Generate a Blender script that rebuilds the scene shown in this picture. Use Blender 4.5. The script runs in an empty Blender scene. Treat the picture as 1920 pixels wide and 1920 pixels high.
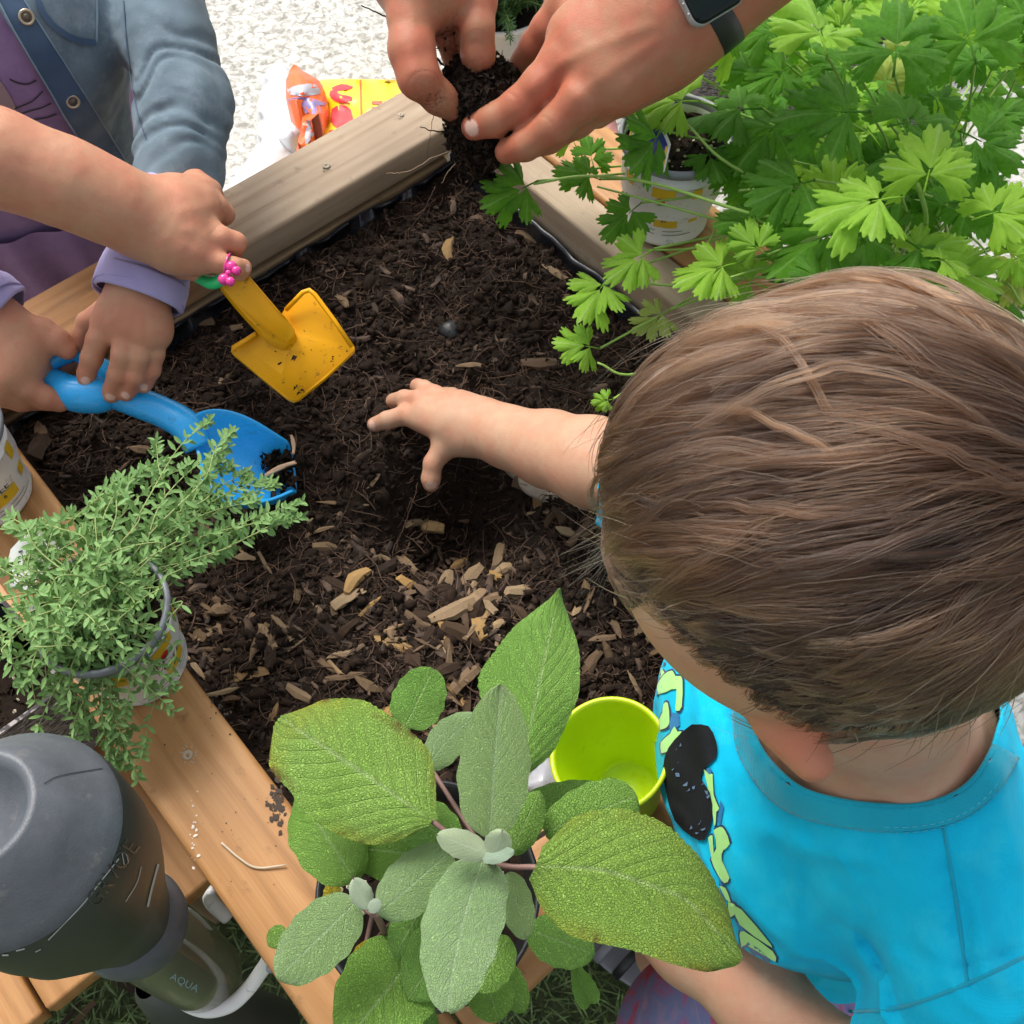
import bpy, bmesh, math, random, sys
import numpy as np
from mathutils import Vector, Matrix
from mathutils.bvhtree import BVHTree
from mathutils.geometry import delaunay_2d_cdt
random.seed(7); RNG = np.random.default_rng(7)
S = bpy.context.scene; C = S.collection
# ---------------- camera, world, sun, exposure ----------------
FPX, CZ, PITCH = 2000.0, 1.46, math.radians(30)
cam = bpy.data.objects.new('camera', bpy.data.cameras.new('camera')); C.objects.link(cam)
cam.location = (0, 0, CZ); cam.rotation_euler = (PITCH, 0, 0)
cam.data.sensor_width = 36; cam.data.lens = FPX / 1920 * 36; cam.data.clip_start = .02; cam.data.clip_end = 200
cam.data.dof.use_dof = True; cam.data.dof.focus_distance = .72; cam.data.dof.aperture_fstop = 48
S.camera = cam
W = bpy.data.worlds.new('World'); S.world = W; W.use_nodes = True
wn = W.node_tree.nodes; wl = W.node_tree.links
SUN_EL, SUN_AZ = math.radians(56), math.radians(-32)
sky = wn.new('ShaderNodeTexSky'); sky.sky_type = 'NISHITA'; sky.sun_disc = False
sky.sun_elevation = SUN_EL; sky.sun_rotation = SUN_AZ; sky.dust_density = 4; sky.air_density = 1.0; sky.ozone_density = .5
hs = wn.new('ShaderNodeHueSaturation'); hs.inputs['Saturation'].default_value = .30
wl.new(sky.outputs[0], hs.inputs['Color']); wl.new(hs.outputs[0], wn['Background'].inputs['Color'])
wn['Background'].inputs['Strength'].default_value = .15
sun = bpy.data.objects.new('sun', bpy.data.lights.new('sun', 'SUN')); C.objects.link(sun)
sun.data.energy = 1.7; sun.data.angle = math.radians(24); sun.data.color = (1, .96, .9)
sd = Vector((math.cos(SUN_EL) * math.sin(SUN_AZ), math.cos(SUN_EL) * math.cos(SUN_AZ), math.sin(SUN_EL)))
sun.rotation_euler = sd.to_track_quat('Z', 'Y').to_euler(); sun.location = (0, 0, 5)
S.view_settings.view_transform = 'Standard'; S.view_settings.look = 'None'; S.view_settings.gamma = 1
S.view_settings.exposure = .74
# ---------------- picture <-> place helpers ----------------
ct, st = math.cos(PITCH), math.sin(PITCH)
CAM = np.array([0, 0, CZ])
def ray(px, py):
    x, y = (px - 960) / FPX, (960 - py) / FPX
    return np.array([x, y * ct + st, y * st - ct])
def P(px, py, z):
    d = ray(px, py); return CAM + d * ((z - CZ) / d[2])
def dep(p): return (p[1] * st * 1.0 - (p[2] - CZ) * ct)
def proj(p):
    y = p[1] * ct + (p[2] - CZ) * st; d = dep(p); return 960 + FPX * p[0] / d, 960 - FPX * y / d
def rad(r, p): return r * dep(p) / FPX
PHI = math.radians(-49)
BU = np.array([math.cos(PHI), math.sin(PHI), 0]); BV = np.array([-math.sin(PHI), math.cos(PHI), 0])
def UVZ(u, v, z): return BU * u + BV * v + np.array([0, 0, z])
def nrm(v): v = np.asarray(v, float); return v / (np.linalg.norm(v) + 1e-12)
# lattice value noise, numpy
_perm = RNG.random(65536)
def vnoise(p, s=1.0, seed=0):
    p = np.asarray(p, float) * s + seed * 17.31; i = np.floor(p).astype(np.int64); f = p - i; f = f * f * (3 - 2 * f)
    def h(a, b, c): return _perm[(a * 73856093 ^ b * 19349663 ^ c * 83492791) & 65535]
    x, y, z = i[..., 0], i[..., 1], i[..., 2]; fx, fy, fz = f[..., 0], f[..., 1], f[..., 2]
    def l(a, b, t): return a + (b - a) * t
    return l(l(l(h(x, y, z), h(x+1, y, z), fx), l(h(x, y+1, z), h(x+1, y+1, z), fx), fy),
             l(l(h(x, y, z+1), h(x+1, y, z+1), fx), l(h(x, y+1, z+1), h(x+1, y+1, z+1), fx), fy), fz) * 2 - 1
# ---------------- object helpers ----------------
ORG = {}
def org(o): return ORG.get(o.name, np.zeros(3)) if o else np.zeros(3)
def thing(name, label, cat, loc=(0, 0, 0), group=None):
    o = bpy.data.objects.new(name, None); C.objects.link(o); o.empty_display_size = .05
    o.location = tuple(map(float, loc)); ORG[o.name] = np.array(loc, float)
    o['label'] = label; o['category'] = cat
    if group: o['group'] = group
    return o
def mesh(name, V, F, mats=None, smooth=True, uv=None, attrs=None, midx=None):
    me = bpy.data.meshes.new(name)
    V = np.asarray(V, float); me.from_pydata([tuple(v) for v in V] if len(V) < 50 else V.tolist(), [], F if isinstance(F, list) else F.tolist())
    if mats:
        for m in (mats if isinstance(mats, (list, tuple)) else [mats]): me.materials.append(m)
    if smooth: me.polygons.foreach_set('use_smooth', [True] * len(me.polygons))
    if midx is not None: me.polygons.foreach_set('material_index', np.asarray(midx, dtype=np.int32))
    if uv is not None:
        l = me.uv_layers.new(name='UVMap'); vi = np.empty(len(me.loops), dtype=np.int32); me.loops.foreach_get('vertex_index', vi)
        l.data.foreach_set('uv', np.asarray(uv, dtype=np.float32)[vi].ravel())
    if attrs:
        for k, a in attrs.items():
            a = np.asarray(a, dtype=np.float32)
            at = me.attributes.new(k, 'FLOAT', 'POINT'); at.data.foreach_set('value', a)
    me.update(); return me
def put(name, me, parent=None, M=None):
    o = bpy.data.objects.new(name, me); C.objects.link(o)
    if parent: o.parent = parent
    pl = Matrix.Translation(tuple(-org(parent))) if parent else Matrix.Identity(4)
    if M is not None: o.matrix_local = pl @ M
    ORG[o.name] = org(parent) if M is None else np.array(M.translation)
    return o
def obj(name, V, F, mat, parent=None, **k):
    """verts in world space"""
    V = np.asarray(V, float) - org(parent)
    return put(name, mesh(name, V, F, mat, **k), parent)
def tag(o, label=None, cat=None, group=None, kind=None):
    if label: o['label'] = label
    if cat: o['category'] = cat
    if group: o['group'] = group
    if kind: o['kind'] = kind
    return o
class MB:
    def __init__(s): s.V = []; s.F = []; s.n = 0; s.U = []
    def add(s, V, F, U=None):
        V = np.asarray(V, float); s.V.append(V); s.F += [tuple(i + s.n for i in f) for f in F]; s.n += len(V)
        s.U.append(np.zeros((len(V), 2)) if U is None else np.asarray(U, float)); return s
    def arr(s): return np.concatenate(s.V), s.F, np.concatenate(s.U)
    def obj(s, name, mat, parent=None, **k): V, F, U = s.arr(); return obj(name, V, F, mat, parent, uv=U, **k)
def frame(d, up=(0, 0, 1)):
    d = nrm(d); a = np.cross(up, d)
    if np.linalg.norm(a) < 1e-4: a = np.cross((1, 0, 0), d)
    a = nrm(a); return a, np.cross(d, a), d
def catmull(pts, n=6):
    pts = np.asarray(pts, float); Q = np.vstack([2 * pts[0] - pts[1], pts, 2 * pts[-1] - pts[-2]]); out = []
    for i in range(1, len(Q) - 2):
        p0, p1, p2, p3 = Q[i-1], Q[i], Q[i+1], Q[i+2]
        for t in np.arange(n) / n:
            out.append(.5 * (2*p1 + (p2-p0)*t + (2*p0-5*p1+4*p2-p3)*t*t + (3*p1-p0-3*p2+p3)*t**3))
    out.append(pts[-1]); return np.array(out)
def tube_vf(pts, r, n=8, cap=True, flat=1.0):
    pts = np.asarray(pts, float); m = len(pts); r = np.broadcast_to(np.asarray(r, float), (m,)); V = []; F = []; U = []
    a, b, _ = frame(pts[1] - pts[0])
    for i in range(m):
        d = nrm(pts[min(i+1, m-1)] - pts[max(i-1, 0)]); a = nrm(a - d * (a @ d)); b = np.cross(d, a)
        for k in range(n):
            t = 2 * math.pi * k / n; V.append(pts[i] + r[i] * (a * math.cos(t) + b * math.sin(t) * flat)); U.append((i / (m-1), k / n))
    for i in range(m - 1):
        for k in range(n): F.append((i*n+k, i*n+(k+1) % n, (i+1)*n+(k+1) % n, (i+1)*n+k))
    if cap: F += [tuple(range(n-1, -1, -1)), tuple(range((m-1)*n, m*n))]
    return V, F, U
def lathe_vf(prof, base, axis=(0, 0, 1), n=48, wob=None):
    """prof: (r, h) list along axis"""
    a, b, d = frame(axis); base = np.asarray(base, float); V = []; F = []; U = []
    for i, (r, h) in enumerate(prof):
        for k in range(n):
            t = 2 * math.pi * k / n; rr = r * (wob(t, h) if wob else 1)
            V.append(base + d * h + rr * (a * math.cos(t) + b * math.sin(t))); U.append((k / n, h))
    for i in range(len(prof) - 1):
        for k in range(n): F.append((i*n+k, i*n+(k+1) % n, (i+1)*n+(k+1) % n, (i+1)*n+k))
    return V, F, U
def box_me(name, sx, sy, sz, mat, bev=.004, seg=2, sub=0):
    bm = bmesh.new(); bmesh.ops.create_cube(bm, size=1); bmesh.ops.scale(bm, vec=(sx, sy, sz), verts=bm.verts)
    if bev: bmesh.ops.bevel(bm, geom=bm.edges[:], offset=bev, segments=seg, affect='EDGES', profile=.6)
    me = bpy.data.meshes.new(name); bm.to_mesh(me); bm.free(); me.materials.append(mat)
    me.polygons.foreach_set('use_smooth', [bev > 0] * len(me.polygons)); return me
def board(name, p0, p1, w, t, mat, parent, up=(0, 0, 1), bev=.004):
    """board from p0 to p1 (centre line of its TOP face), width w, thickness t"""
    p0, p1 = np.array(p0, float), np.array(p1, float); x = nrm(p1 - p0); z = nrm(np.array(up) - x * np.dot(up, x)); y = np.cross(z, x)
    me = box_me(name, np.linalg.norm(p1 - p0), w, t, mat, bev); c = (p0 + p1) / 2 - z * t / 2
    M = Matrix(((x[0], y[0], z[0], c[0]), (x[1], y[1], z[1], c[1]), (x[2], y[2], z[2], c[2]), (0, 0, 0, 1)))
    return put(name, me, parent, M)
def Mat4(x, y, z, c, s=1.0): return Matrix(((x[0]*s, y[0]*s, z[0]*s, c[0]), (x[1]*s, y[1]*s, z[1]*s, c[1]), (x[2]*s, y[2]*s, z[2]*s, c[2]), (0, 0, 0, 1)))
# ---------------- signed distance bodies -> one continuous mesh ----------------
def smin(a, b, k):
    h = np.maximum(k - np.abs(a - b), 0) / k; return np.minimum(a, b) - h * h * k * .25
class Pr:
    def __init__(s, a, b, ra, rb, flat=None): s.a, s.b, s.ra, s.rb, s.flat = np.array(a, float), np.array(b, float), ra, rb, flat
    def box(s): r = max(s.ra, s.rb); return np.minimum(s.a, s.b) - r, np.maximum(s.a, s.b) + r
    def sd(s, X):
        q = X - s.a; ba = s.b - s.a; L = ba @ ba
        t = np.clip((q @ ba) / L, 0, 1) if L > 1e-10 else np.zeros(X.shape[:-1])
        w = q - t[..., None] * ba
        if s.flat is not None:
            n, f = s.flat; dn = w @ n; w = w + n * (dn * (1 / f - 1))[..., None]
            r = s.ra + (s.rb - s.ra) * t; d = np.linalg.norm(w, axis=-1); return (d - r) * (.5 + .5 * f)
        return np.linalg.norm(w, axis=-1) - (s.ra + (s.rb - s.ra) * t)
def chain(pts, flat=None):
    """pts: (px,py,z,r_px) in the photograph's scale"""
    Q = [P(a, b, z) for a, b, z, r in pts]; R = [rad(p[3], q) for p, q in zip(pts, Q)]
    if len(Q) == 1: return [Pr(Q[0], Q[0], R[0], R[0], flat)]
    return [Pr(Q[i], Q[i+1], R[i], R[i+1], flat) for i in range(len(Q) - 1)]
def wchain(pts, flat=None): return [Pr(p[0], q[0], p[1], q[1], flat) for p, q in zip(pts, pts[1:])]
def field(groups, h, kb=.006, disp=None, carve=None):
    """groups: list of (prims, k_inner, k_join). returns verts, quads"""
    allp = [p for g in groups for p in g[0]]
    lo = np.min([p.box()[0] for p in allp], 0) - 4 * h; hi = np.max([p.box()[1] for p in allp], 0) + 4 * h
    n = np.ceil((hi - lo) / h).astype(int) + 1; A = np.full(n, .05, dtype=np.float32)
    def coords(i0, i1): return np.stack(np.meshgrid(*[lo[k] + h * np.arange(i0[k], i1[k]) for k in range(3)], indexing='ij'), -1)
    def sl(p0, p1, m):
        i0 = np.maximum(np.floor((p0 - m - lo) / h).astype(int), 0); i1 = np.minimum(np.ceil((p1 + m - lo) / h).astype(int) + 1, n); return i0, i1
    for prims, k, kj in groups:
        m = max(.008, k, kj) + 3 * h
        g0 = np.min([p.box()[0] for p in prims], 0); g1 = np.max([p.box()[1] for p in prims], 0); i0, i1 = sl(g0, g1, m)
        B = np.full(i1 - i0, .05, dtype=np.float32)
        for p in prims:
            a, b = sl(*p.box(), m); a = np.maximum(a, i0); b = np.minimum(b, i1); X = coords(a, b); s_ = tuple(slice(a[j]-i0[j], b[j]-i0[j]) for j in range(3))
            B[s_] = smin(B[s_], p.sd(X), k)
        s_ = tuple(slice(i0[j], i1[j]) for j in range(3)); A[s_] = smin(A[s_], B, kj)
    if carve:
        for p, k in carve:
            a, b = sl(*p.box(), .01); X = coords(a, b); s_ = tuple(slice(a[j], b[j]) for j in range(3)); A[s_] = -smin(-A[s_], p.sd(X), k)
    if disp is not None:
        near = np.argwhere(np.abs(A) < .012); X = lo + h * near; A[tuple(near.T)] += disp(X)
    # surface nets
    S_ = A < 0; c = S_[:-1, :-1, :-1]; mix = np.zeros(c.shape, bool); al = c.copy()
    offs = [(i, j, k) for i in (0, 1) for j in (0, 1) for k in (0, 1)]
    cnt = np.zeros(c.shape, np.int8)
    for i, j, k in offs: cnt += S_[i:n[0]-1+i, j:n[1]-1+j, k:n[2]-1+k]
    mix = (cnt > 0) & (cnt < 8); cells = np.argwhere(mix); idx = np.full(c.shape, -1, np.int64); idx[tuple(cells.T)] = np.arange(len(cells))
    vals = np.stack([A[tuple((cells + o).T)] for o in offs], 1); acc = np.zeros((len(cells), 3)); num = np.zeros(len(cells))
    for a in range(8):
        for b in range(a + 1, 8):
            oa, ob = np.array(offs[a]), np.array(offs[b])
            if np.abs(oa - ob).sum() != 1: continue
            va, vb = vals[:, a], vals[:, b]; m = (va < 0) != (vb < 0); t = np.where(m, va / np.where(va == vb, 1, va - vb), 0)
            acc[m] += (oa + (ob - oa) * t[m, None]); num[m] += 1
    V = lo + h * (cells + acc / num[:, None]); F = []
    for ax in range(3):
        d = np.zeros(3, int); d[ax] = 1; o1 = np.roll(d, 1); o2 = np.roll(d, 2)
        s0 = S_[tuple(slice(1, n[j] - 1) for j in range(3))]; s1 = S_[tuple(slice(1 + d[j], n[j] - 1 + d[j]) for j in range(3))]
        e = np.argwhere(s0 != s1) + 1; e = e[np.all(e < n - 1, 1)]; ins = S_[tuple(e.T)]
        q = [idx[tuple((e - a).T)] for a in (0 * d, o1, o1 + o2, o2)]; q = np.stack(q, 1)
        ok = (q >= 0).all(1); q = q[ok]; ins = ins[ok]; q[~ins] = q[~ins][:, ::-1]; F.append(q)
    return V, np.concatenate(F)
def relax(V, F, it=2, lam=.5):
    for _ in range(it):
        s = np.zeros_like(V); c = np.zeros(len(V))
        for a, b in ((0, 1), (1, 2), (2, 3), (3, 0)):
            np.add.at(s, F[:, a], V[F[:, b]]); np.add.at(s, F[:, b], V[F[:, a]]); np.add.at(c, F[:, a], 1); np.add.at(c, F[:, b], 1)
        V = V + lam * (s / np.maximum(c, 1)[:, None] - V)
    return V
def clip(V, F, s):
    """keep the part of a mesh where s > 0, cutting the faces cleanly"""
    V = np.asarray(V); F = np.asarray(F); T = np.concatenate([F[:, [0, 1, 2]], F[:, [0, 2, 3]]]) if F.shape[1] == 4 else F
    pos = s > 0; c = pos[T].sum(1); out = [tuple(t) for t in T[c == 3]]; NV = list(V); E = {}
    def cut(a, b):
        k = (min(a, b), max(a, b))
        if k not in E: t = s[a] / (s[a] - s[b]); E[k] = len(NV); NV.append(V[a] + (V[b] - V[a]) * t)
        return E[k]
    for t in T[(c == 1) | (c == 2)]:
        t = list(t)
        if pos[t].sum() == 1:
            i = [j for j in range(3) if pos[t[j]]][0]; a, b, d = t[i], t[(i+1) % 3], t[(i+2) % 3]; out.append((a, cut(a, b), cut(a, d)))
        else:
            i = [j for j in range(3) if not pos[t[j]]][0]; a, b, d = t[i], t[(i+1) % 3], t[(i+2) % 3]; x, y = cut(a, b), cut(a, d); out += [(x, b, d), (x, d, y)]
    NV = np.array(NV); out = np.array(out); us = np.unique(out); mp = -np.ones(len(NV), int); mp[us] = np.arange(len(us)); return NV[us], mp[out]
def poly_sd(px, py, poly):
    """signed distance in photo pixels, positive outside"""
    p = np.stack([px, py], -1); d = np.full(len(p), 1e9); ins = np.zeros(len(p), bool); n = len(poly)
    for i in range(n):
        a, b = np.array(poly[i - 1], float), np.array(poly[i], float); ba = b - a; t = np.clip(((p - a) @ ba) / (ba @ ba), 0, 1); d = np.minimum(d, np.linalg.norm(p - a - t[:, None] * ba, axis=1))
        m_ = (a[1] > py) != (b[1] > py); x = ba[0] * (py - a[1]) / (ba[1] if ba[1] else 1e-9) + a[0]; ins ^= m_ & (px < x)
    return np.where(ins, -d, d)
def gauss(V, p, r): return np.exp(-((V - p) ** 2).sum(1) / (r * r))
# ---------------- materials ----------------
class N:
    def __init__(s, name):
        s.m = bpy.data.materials.new(name); s.m.use_nodes = True; s.t = s.m.node_tree; s.b = s.t.nodes['Principled BSDF']
    def n(s, typ, **k):
        x = s.t.nodes.new('ShaderNode' + typ)
        for a, v in k.items():
            if a.startswith('_'): setattr(x, a[1:], v)
            else: s.set(x.inputs[a.replace('__', ' ')], v)
        return x
    def set(s, inp, v):
        if isinstance(v, bpy.types.NodeSocket): s.t.links.new(v, inp)
        else: inp.default_value = (*v, 1) if isinstance(v, tuple) and len(v) == 3 and inp.type == 'RGBA' else v
    def co(s, kind='Object', scale=None, rot=None):
        o = s.n('TexCoord').outputs[kind]
        if scale or rot:
            mp = s.n('Mapping'); s.set(mp.inputs[0], o)
            if scale: mp.inputs['Scale'].default_value = scale
            if rot: mp.inputs['Rotation'].default_value = rot
            o = mp.outputs[0]
        return o
    def noise(s, vec, scale, detail=4, rough=.55, dist=0): return s.n('TexNoise', Vector=vec, Scale=scale, Detail=detail, Roughness=rough, Distortion=dist).outputs[0]
    def vor(s, vec, scale, feat='DISTANCE_TO_EDGE'): return s.n('TexVoronoi', _feature=feat, Vector=vec, Scale=scale).outputs[0]
    def ramp(s, fac, stops, interp='LINEAR'):
        r = s.n('ValToRGB', Fac=fac); cr = r.color_ramp; cr.interpolation = interp
        while len(cr.elements) < len(stops): cr.elements.new(.5)
        for e, (p, c) in zip(cr.elements, stops): e.position = p; e.color = (*c, 1) if len(c) == 3 else c
        return r.outputs[0]
    def mix(s, f, a, b, mode='MIX'):
        m = s.n('Mix', _data_type='RGBA', _blend_type=mode); s.set(m.inputs[0], f); s.set(m.inputs[6], a); s.set(m.inputs[7], b); return m.outputs[2]
    def math(s, op, a, b=0.0, c=0.0):
        m = s.n('Math', _operation=op); s.set(m.inputs[0], a); s.set(m.inputs[1], b)
        if op in ('MULTIPLY_ADD', 'SMOOTH_MIN', 'COMPARE'): s.set(m.inputs[2], c)
        return m.outputs[0]
    def rng(s, v, a, b, c=0., d=1.): m = s.n('MapRange', Value=v); m.inputs[1].default_value = a; m.inputs[2].default_value = b; m.inputs[3].default_value = c; m.inputs[4].default_value = d; return m.outputs[0]
    def attr(s, nm): return s.n('Attribute', _attribute_name=nm).outputs['Fac']
    def bump(s, h, strength=.5, dist=.001, prev=None):
        b = s.n('Bump', Height=h, Strength=strength, Distance=dist)
        if prev: s.set(b.inputs['Normal'], prev)
        return b.outputs[0]
    def out(s, col, rough=.5, nor=None, **k):
        s.set(s.b.inputs['Base Color'], col); s.set(s.b.inputs['Roughness'], rough)
        if nor is not None: s.set(s.b.inputs['Normal'], nor)
        for a, v in k.items(): s.set(s.b.inputs[a.replace('__', ' ')], v)
        return s.m
def plain(name, col, rough=.5, bumpscale=None, var=.12, bstr=.3, bdist=.0005, nscale=25, **k):
    m = N(name); co = m.co(); n = m.noise(co, nscale, 5)
    c = m.mix(m.rng(n, .3, .7), tuple(x * (1 - var) for x in col), tuple(min(1, x * (1 + var)) for x in col))
    nor = m.bump(m.noise(co, bumpscale, 3), bstr, bdist) if bumpscale else None
    return m.out(c, rough, nor, **k)
def wood(name, dark, mid, light, rough=.6, dirt=0.0, knots=True, alt=None):
    m = N(name); co = m.co(scale=(1.0, 9, 9)); n0 = m.noise(co, 5, 6, .6, .6)
    ri = m.n('TexWave', _wave_type='RINGS', _rings_direction='X', Vector=m.co(scale=(.22, 3.2, 1.4)), Scale=6.5, Distortion=5.0, Detail=3, Detail__Scale=1.3).outputs[1]
    fine = m.noise(m.co(scale=(3, 160, 160)), 4, 3)
    f = m.math('ADD', m.math('MULTIPLY', n0, .70), m.math('MULTIPLY', ri, .13)); f = m.math('ADD', f, m.math('MULTIPLY', fine, .22))
    c = m.ramp(f, [(.30, dark), (.52, mid), (.78, light)])
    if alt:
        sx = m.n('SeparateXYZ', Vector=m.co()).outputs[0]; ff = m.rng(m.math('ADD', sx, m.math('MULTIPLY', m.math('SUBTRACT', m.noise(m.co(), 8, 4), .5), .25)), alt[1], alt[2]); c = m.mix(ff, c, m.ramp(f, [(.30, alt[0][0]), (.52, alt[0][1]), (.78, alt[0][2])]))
    blot = m.rng(m.noise(m.co(), 9, 4), .48, .72); c = m.mix(m.math('MULTIPLY', blot, .35), c, tuple(x * .72 for x in mid))
    if knots:
        k = m.vor(m.co(scale=(2.2, 6, 4)), 2.1, 'F1'); c = m.mix(m.rng(k, .05, .16, .75, 0.), c, tuple(x * .45 for x in dark))
    if dirt: c = m.mix(m.math('MULTIPLY', m.rng(m.noise(m.co(), 42, 6, .7), .60, .70), dirt), c, (.045, .03, .02))
    return m.out(c, m.rng(n0, .2, .8, rough - .1, rough + .12), m.bump(fine, .35, .0005), **{'Specular IOR Level': .35})
M = {}
M['wood_orange'] = wood('stained_cedar', (.25, .115, .036), (.40, .195, .068), (.52, .29, .12), .5, .35)
M['wood_grey'] = wood('weathered_wood', (.24, .165, .105), (.38, .285, .195), (.48, .385, .28), .75, .25)
M['wood_back'] = wood('grey_to_orange_wood', (.24, .165, .105), (.38, .285, .195), (.48, .385, .28), .75, .3, alt=(((.17, .075, .025), (.30, .14, .05), (.40, .21, .085)), .02, -.16))  # grey, turning to a darker orange towards the left end of the board
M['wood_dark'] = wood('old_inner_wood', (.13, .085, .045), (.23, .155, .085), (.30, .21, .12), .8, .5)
def skin(name, base, pink, sss=.10, rough=.50, crs=1.0):
    m = N(name); co = m.co(); mot = m.noise(co, 38, 5, .6); mot2 = m.noise(co, 170, 4)
    c = m.mix(m.rng(mot, .38, .62, 0, .75), base, pink); c = m.mix(m.math('MULTIPLY', m.attr('pink'), .75), c, tuple(x * y for x, y in zip(pink, (1.0, .82, .78))))
    c = m.mix(m.rng(m.noise(co, 75, 5, .7), .5, .72, 0, .35), c, tuple(x * y for x, y in zip(base, (.80, .70, .72)))); c = m.mix(m.rng(mot2, .55, .8, 0, .16), c, tuple(x * .7 for x in pink))
    c = m.mix(m.attr('red'), c, (.66, .17, .075)); c = m.mix(m.attr('nail'), c, (.66, .42, .33))
    dn = m.math('MULTIPLY', m.attr('dirt'), m.rng(m.noise(co, 330, 5, .7), .42, .6)); c = m.mix(dn, c, (.045, .026, .016))
    cell = m.vor(co, 900); hh = m.math('MULTIPLY', m.rng(cell, 0, .35), .35); hh = m.math('ADD', hh, m.math('MULTIPLY', mot2, .8))
    nor = m.bump(hh, .6, .0006); nor = m.bump(m.math('MULTIPLY', m.attr('crease'), -1.0), .30 * crs, .0007, nor)
    r = m.mix(m.attr('nail'), (rough,) * 3, (.28,) * 3)
    return m.out(c, r, nor, Subsurface__Weight=sss, Subsurface__Radius=(.006, .0022, .0012), Subsurface__Scale=1.0, **{'Specular IOR Level': .32})
M['skin_boy'] = skin('boy_skin', (.50, .305, .195), (.51, .235, .145))
M['skin_kid'] = skin('girl_skin', (.47, .245, .145), (.49, .19, .115))
M['skin_kid2'] = skin('child_skin', (.48, .250, .148), (.50, .195, .118))
M['skin_adult'] = skin('adult_skin', (.385, .180, .098), (.44, .125, .072), rough=.44, crs=1.6)
def cloth(name, col, col2=None, weave=1500, fold=.0, rough=.85, var=.12, wash=None, sheen=.2):
    m = N(name); co = m.co(); n = m.noise(co, 14, 5)
    c = m.mix(m.rng(n, .3, .7), tuple(x * (1 - var) for x in col), col2 or tuple(min(1, x * (1 + var)) for x in col))
    if wash: c = m.mix(m.rng(m.noise(co, 30, 6, .7), .5, .72, 0, .55), c, wash)
    w1 = m.n('TexWave', _bands_direction='X', Vector=co, Scale=weave / 6.28, Distortion=.6).outputs[1]; w2 = m.n('TexWave', _bands_direction='Z', Vector=co, Scale=weave / 6.28, Distortion=.6).outputs[1]
    h = m.math('ADD', m.math('MULTIPLY', m.math('ADD', w1, w2), .5), m.math('MULTIPLY', m.noise(co, 700, 3), .8))
    c = m.mix(m.rng(h, .2, 1.3, .10, 0), c, tuple(x * .4 for x in col))
    nor = m.bump(h, .35, .0004)
    return m.out(c, rough, nor, Sheen__Weight=sheen, Sheen__Roughness=.5, **{'Specular IOR Level': .15})
M['tee'] = cloth('turquoise_jersey', (.001, .46, .72), (.004, .54, .80), 2400, wash=(.03, .56, .72), sheen=.04)
M['denim'] = cloth('washed_denim', (.105, .155, .19), (.175, .235, .28), 2600, wash=(.28, .345, .39), sheen=.05)
M['denim_dark'] = cloth('dark_denim', (.045, .085, .15), (.075, .125, .20), 2600)
M['denim_pale'] = cloth('pale_denim', (.19, .27, .34), (.24, .33, .40), 2600)
M['lav'] = cloth('lavender_jersey', (.36, .31, .55), (.43, .38, .62), 2400)
M['purple'] = cloth('purple_jersey', (.26, .175, .34), (.32, .22, .41), 2400, wash=(.19, .12, .27), sheen=.05)
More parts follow.
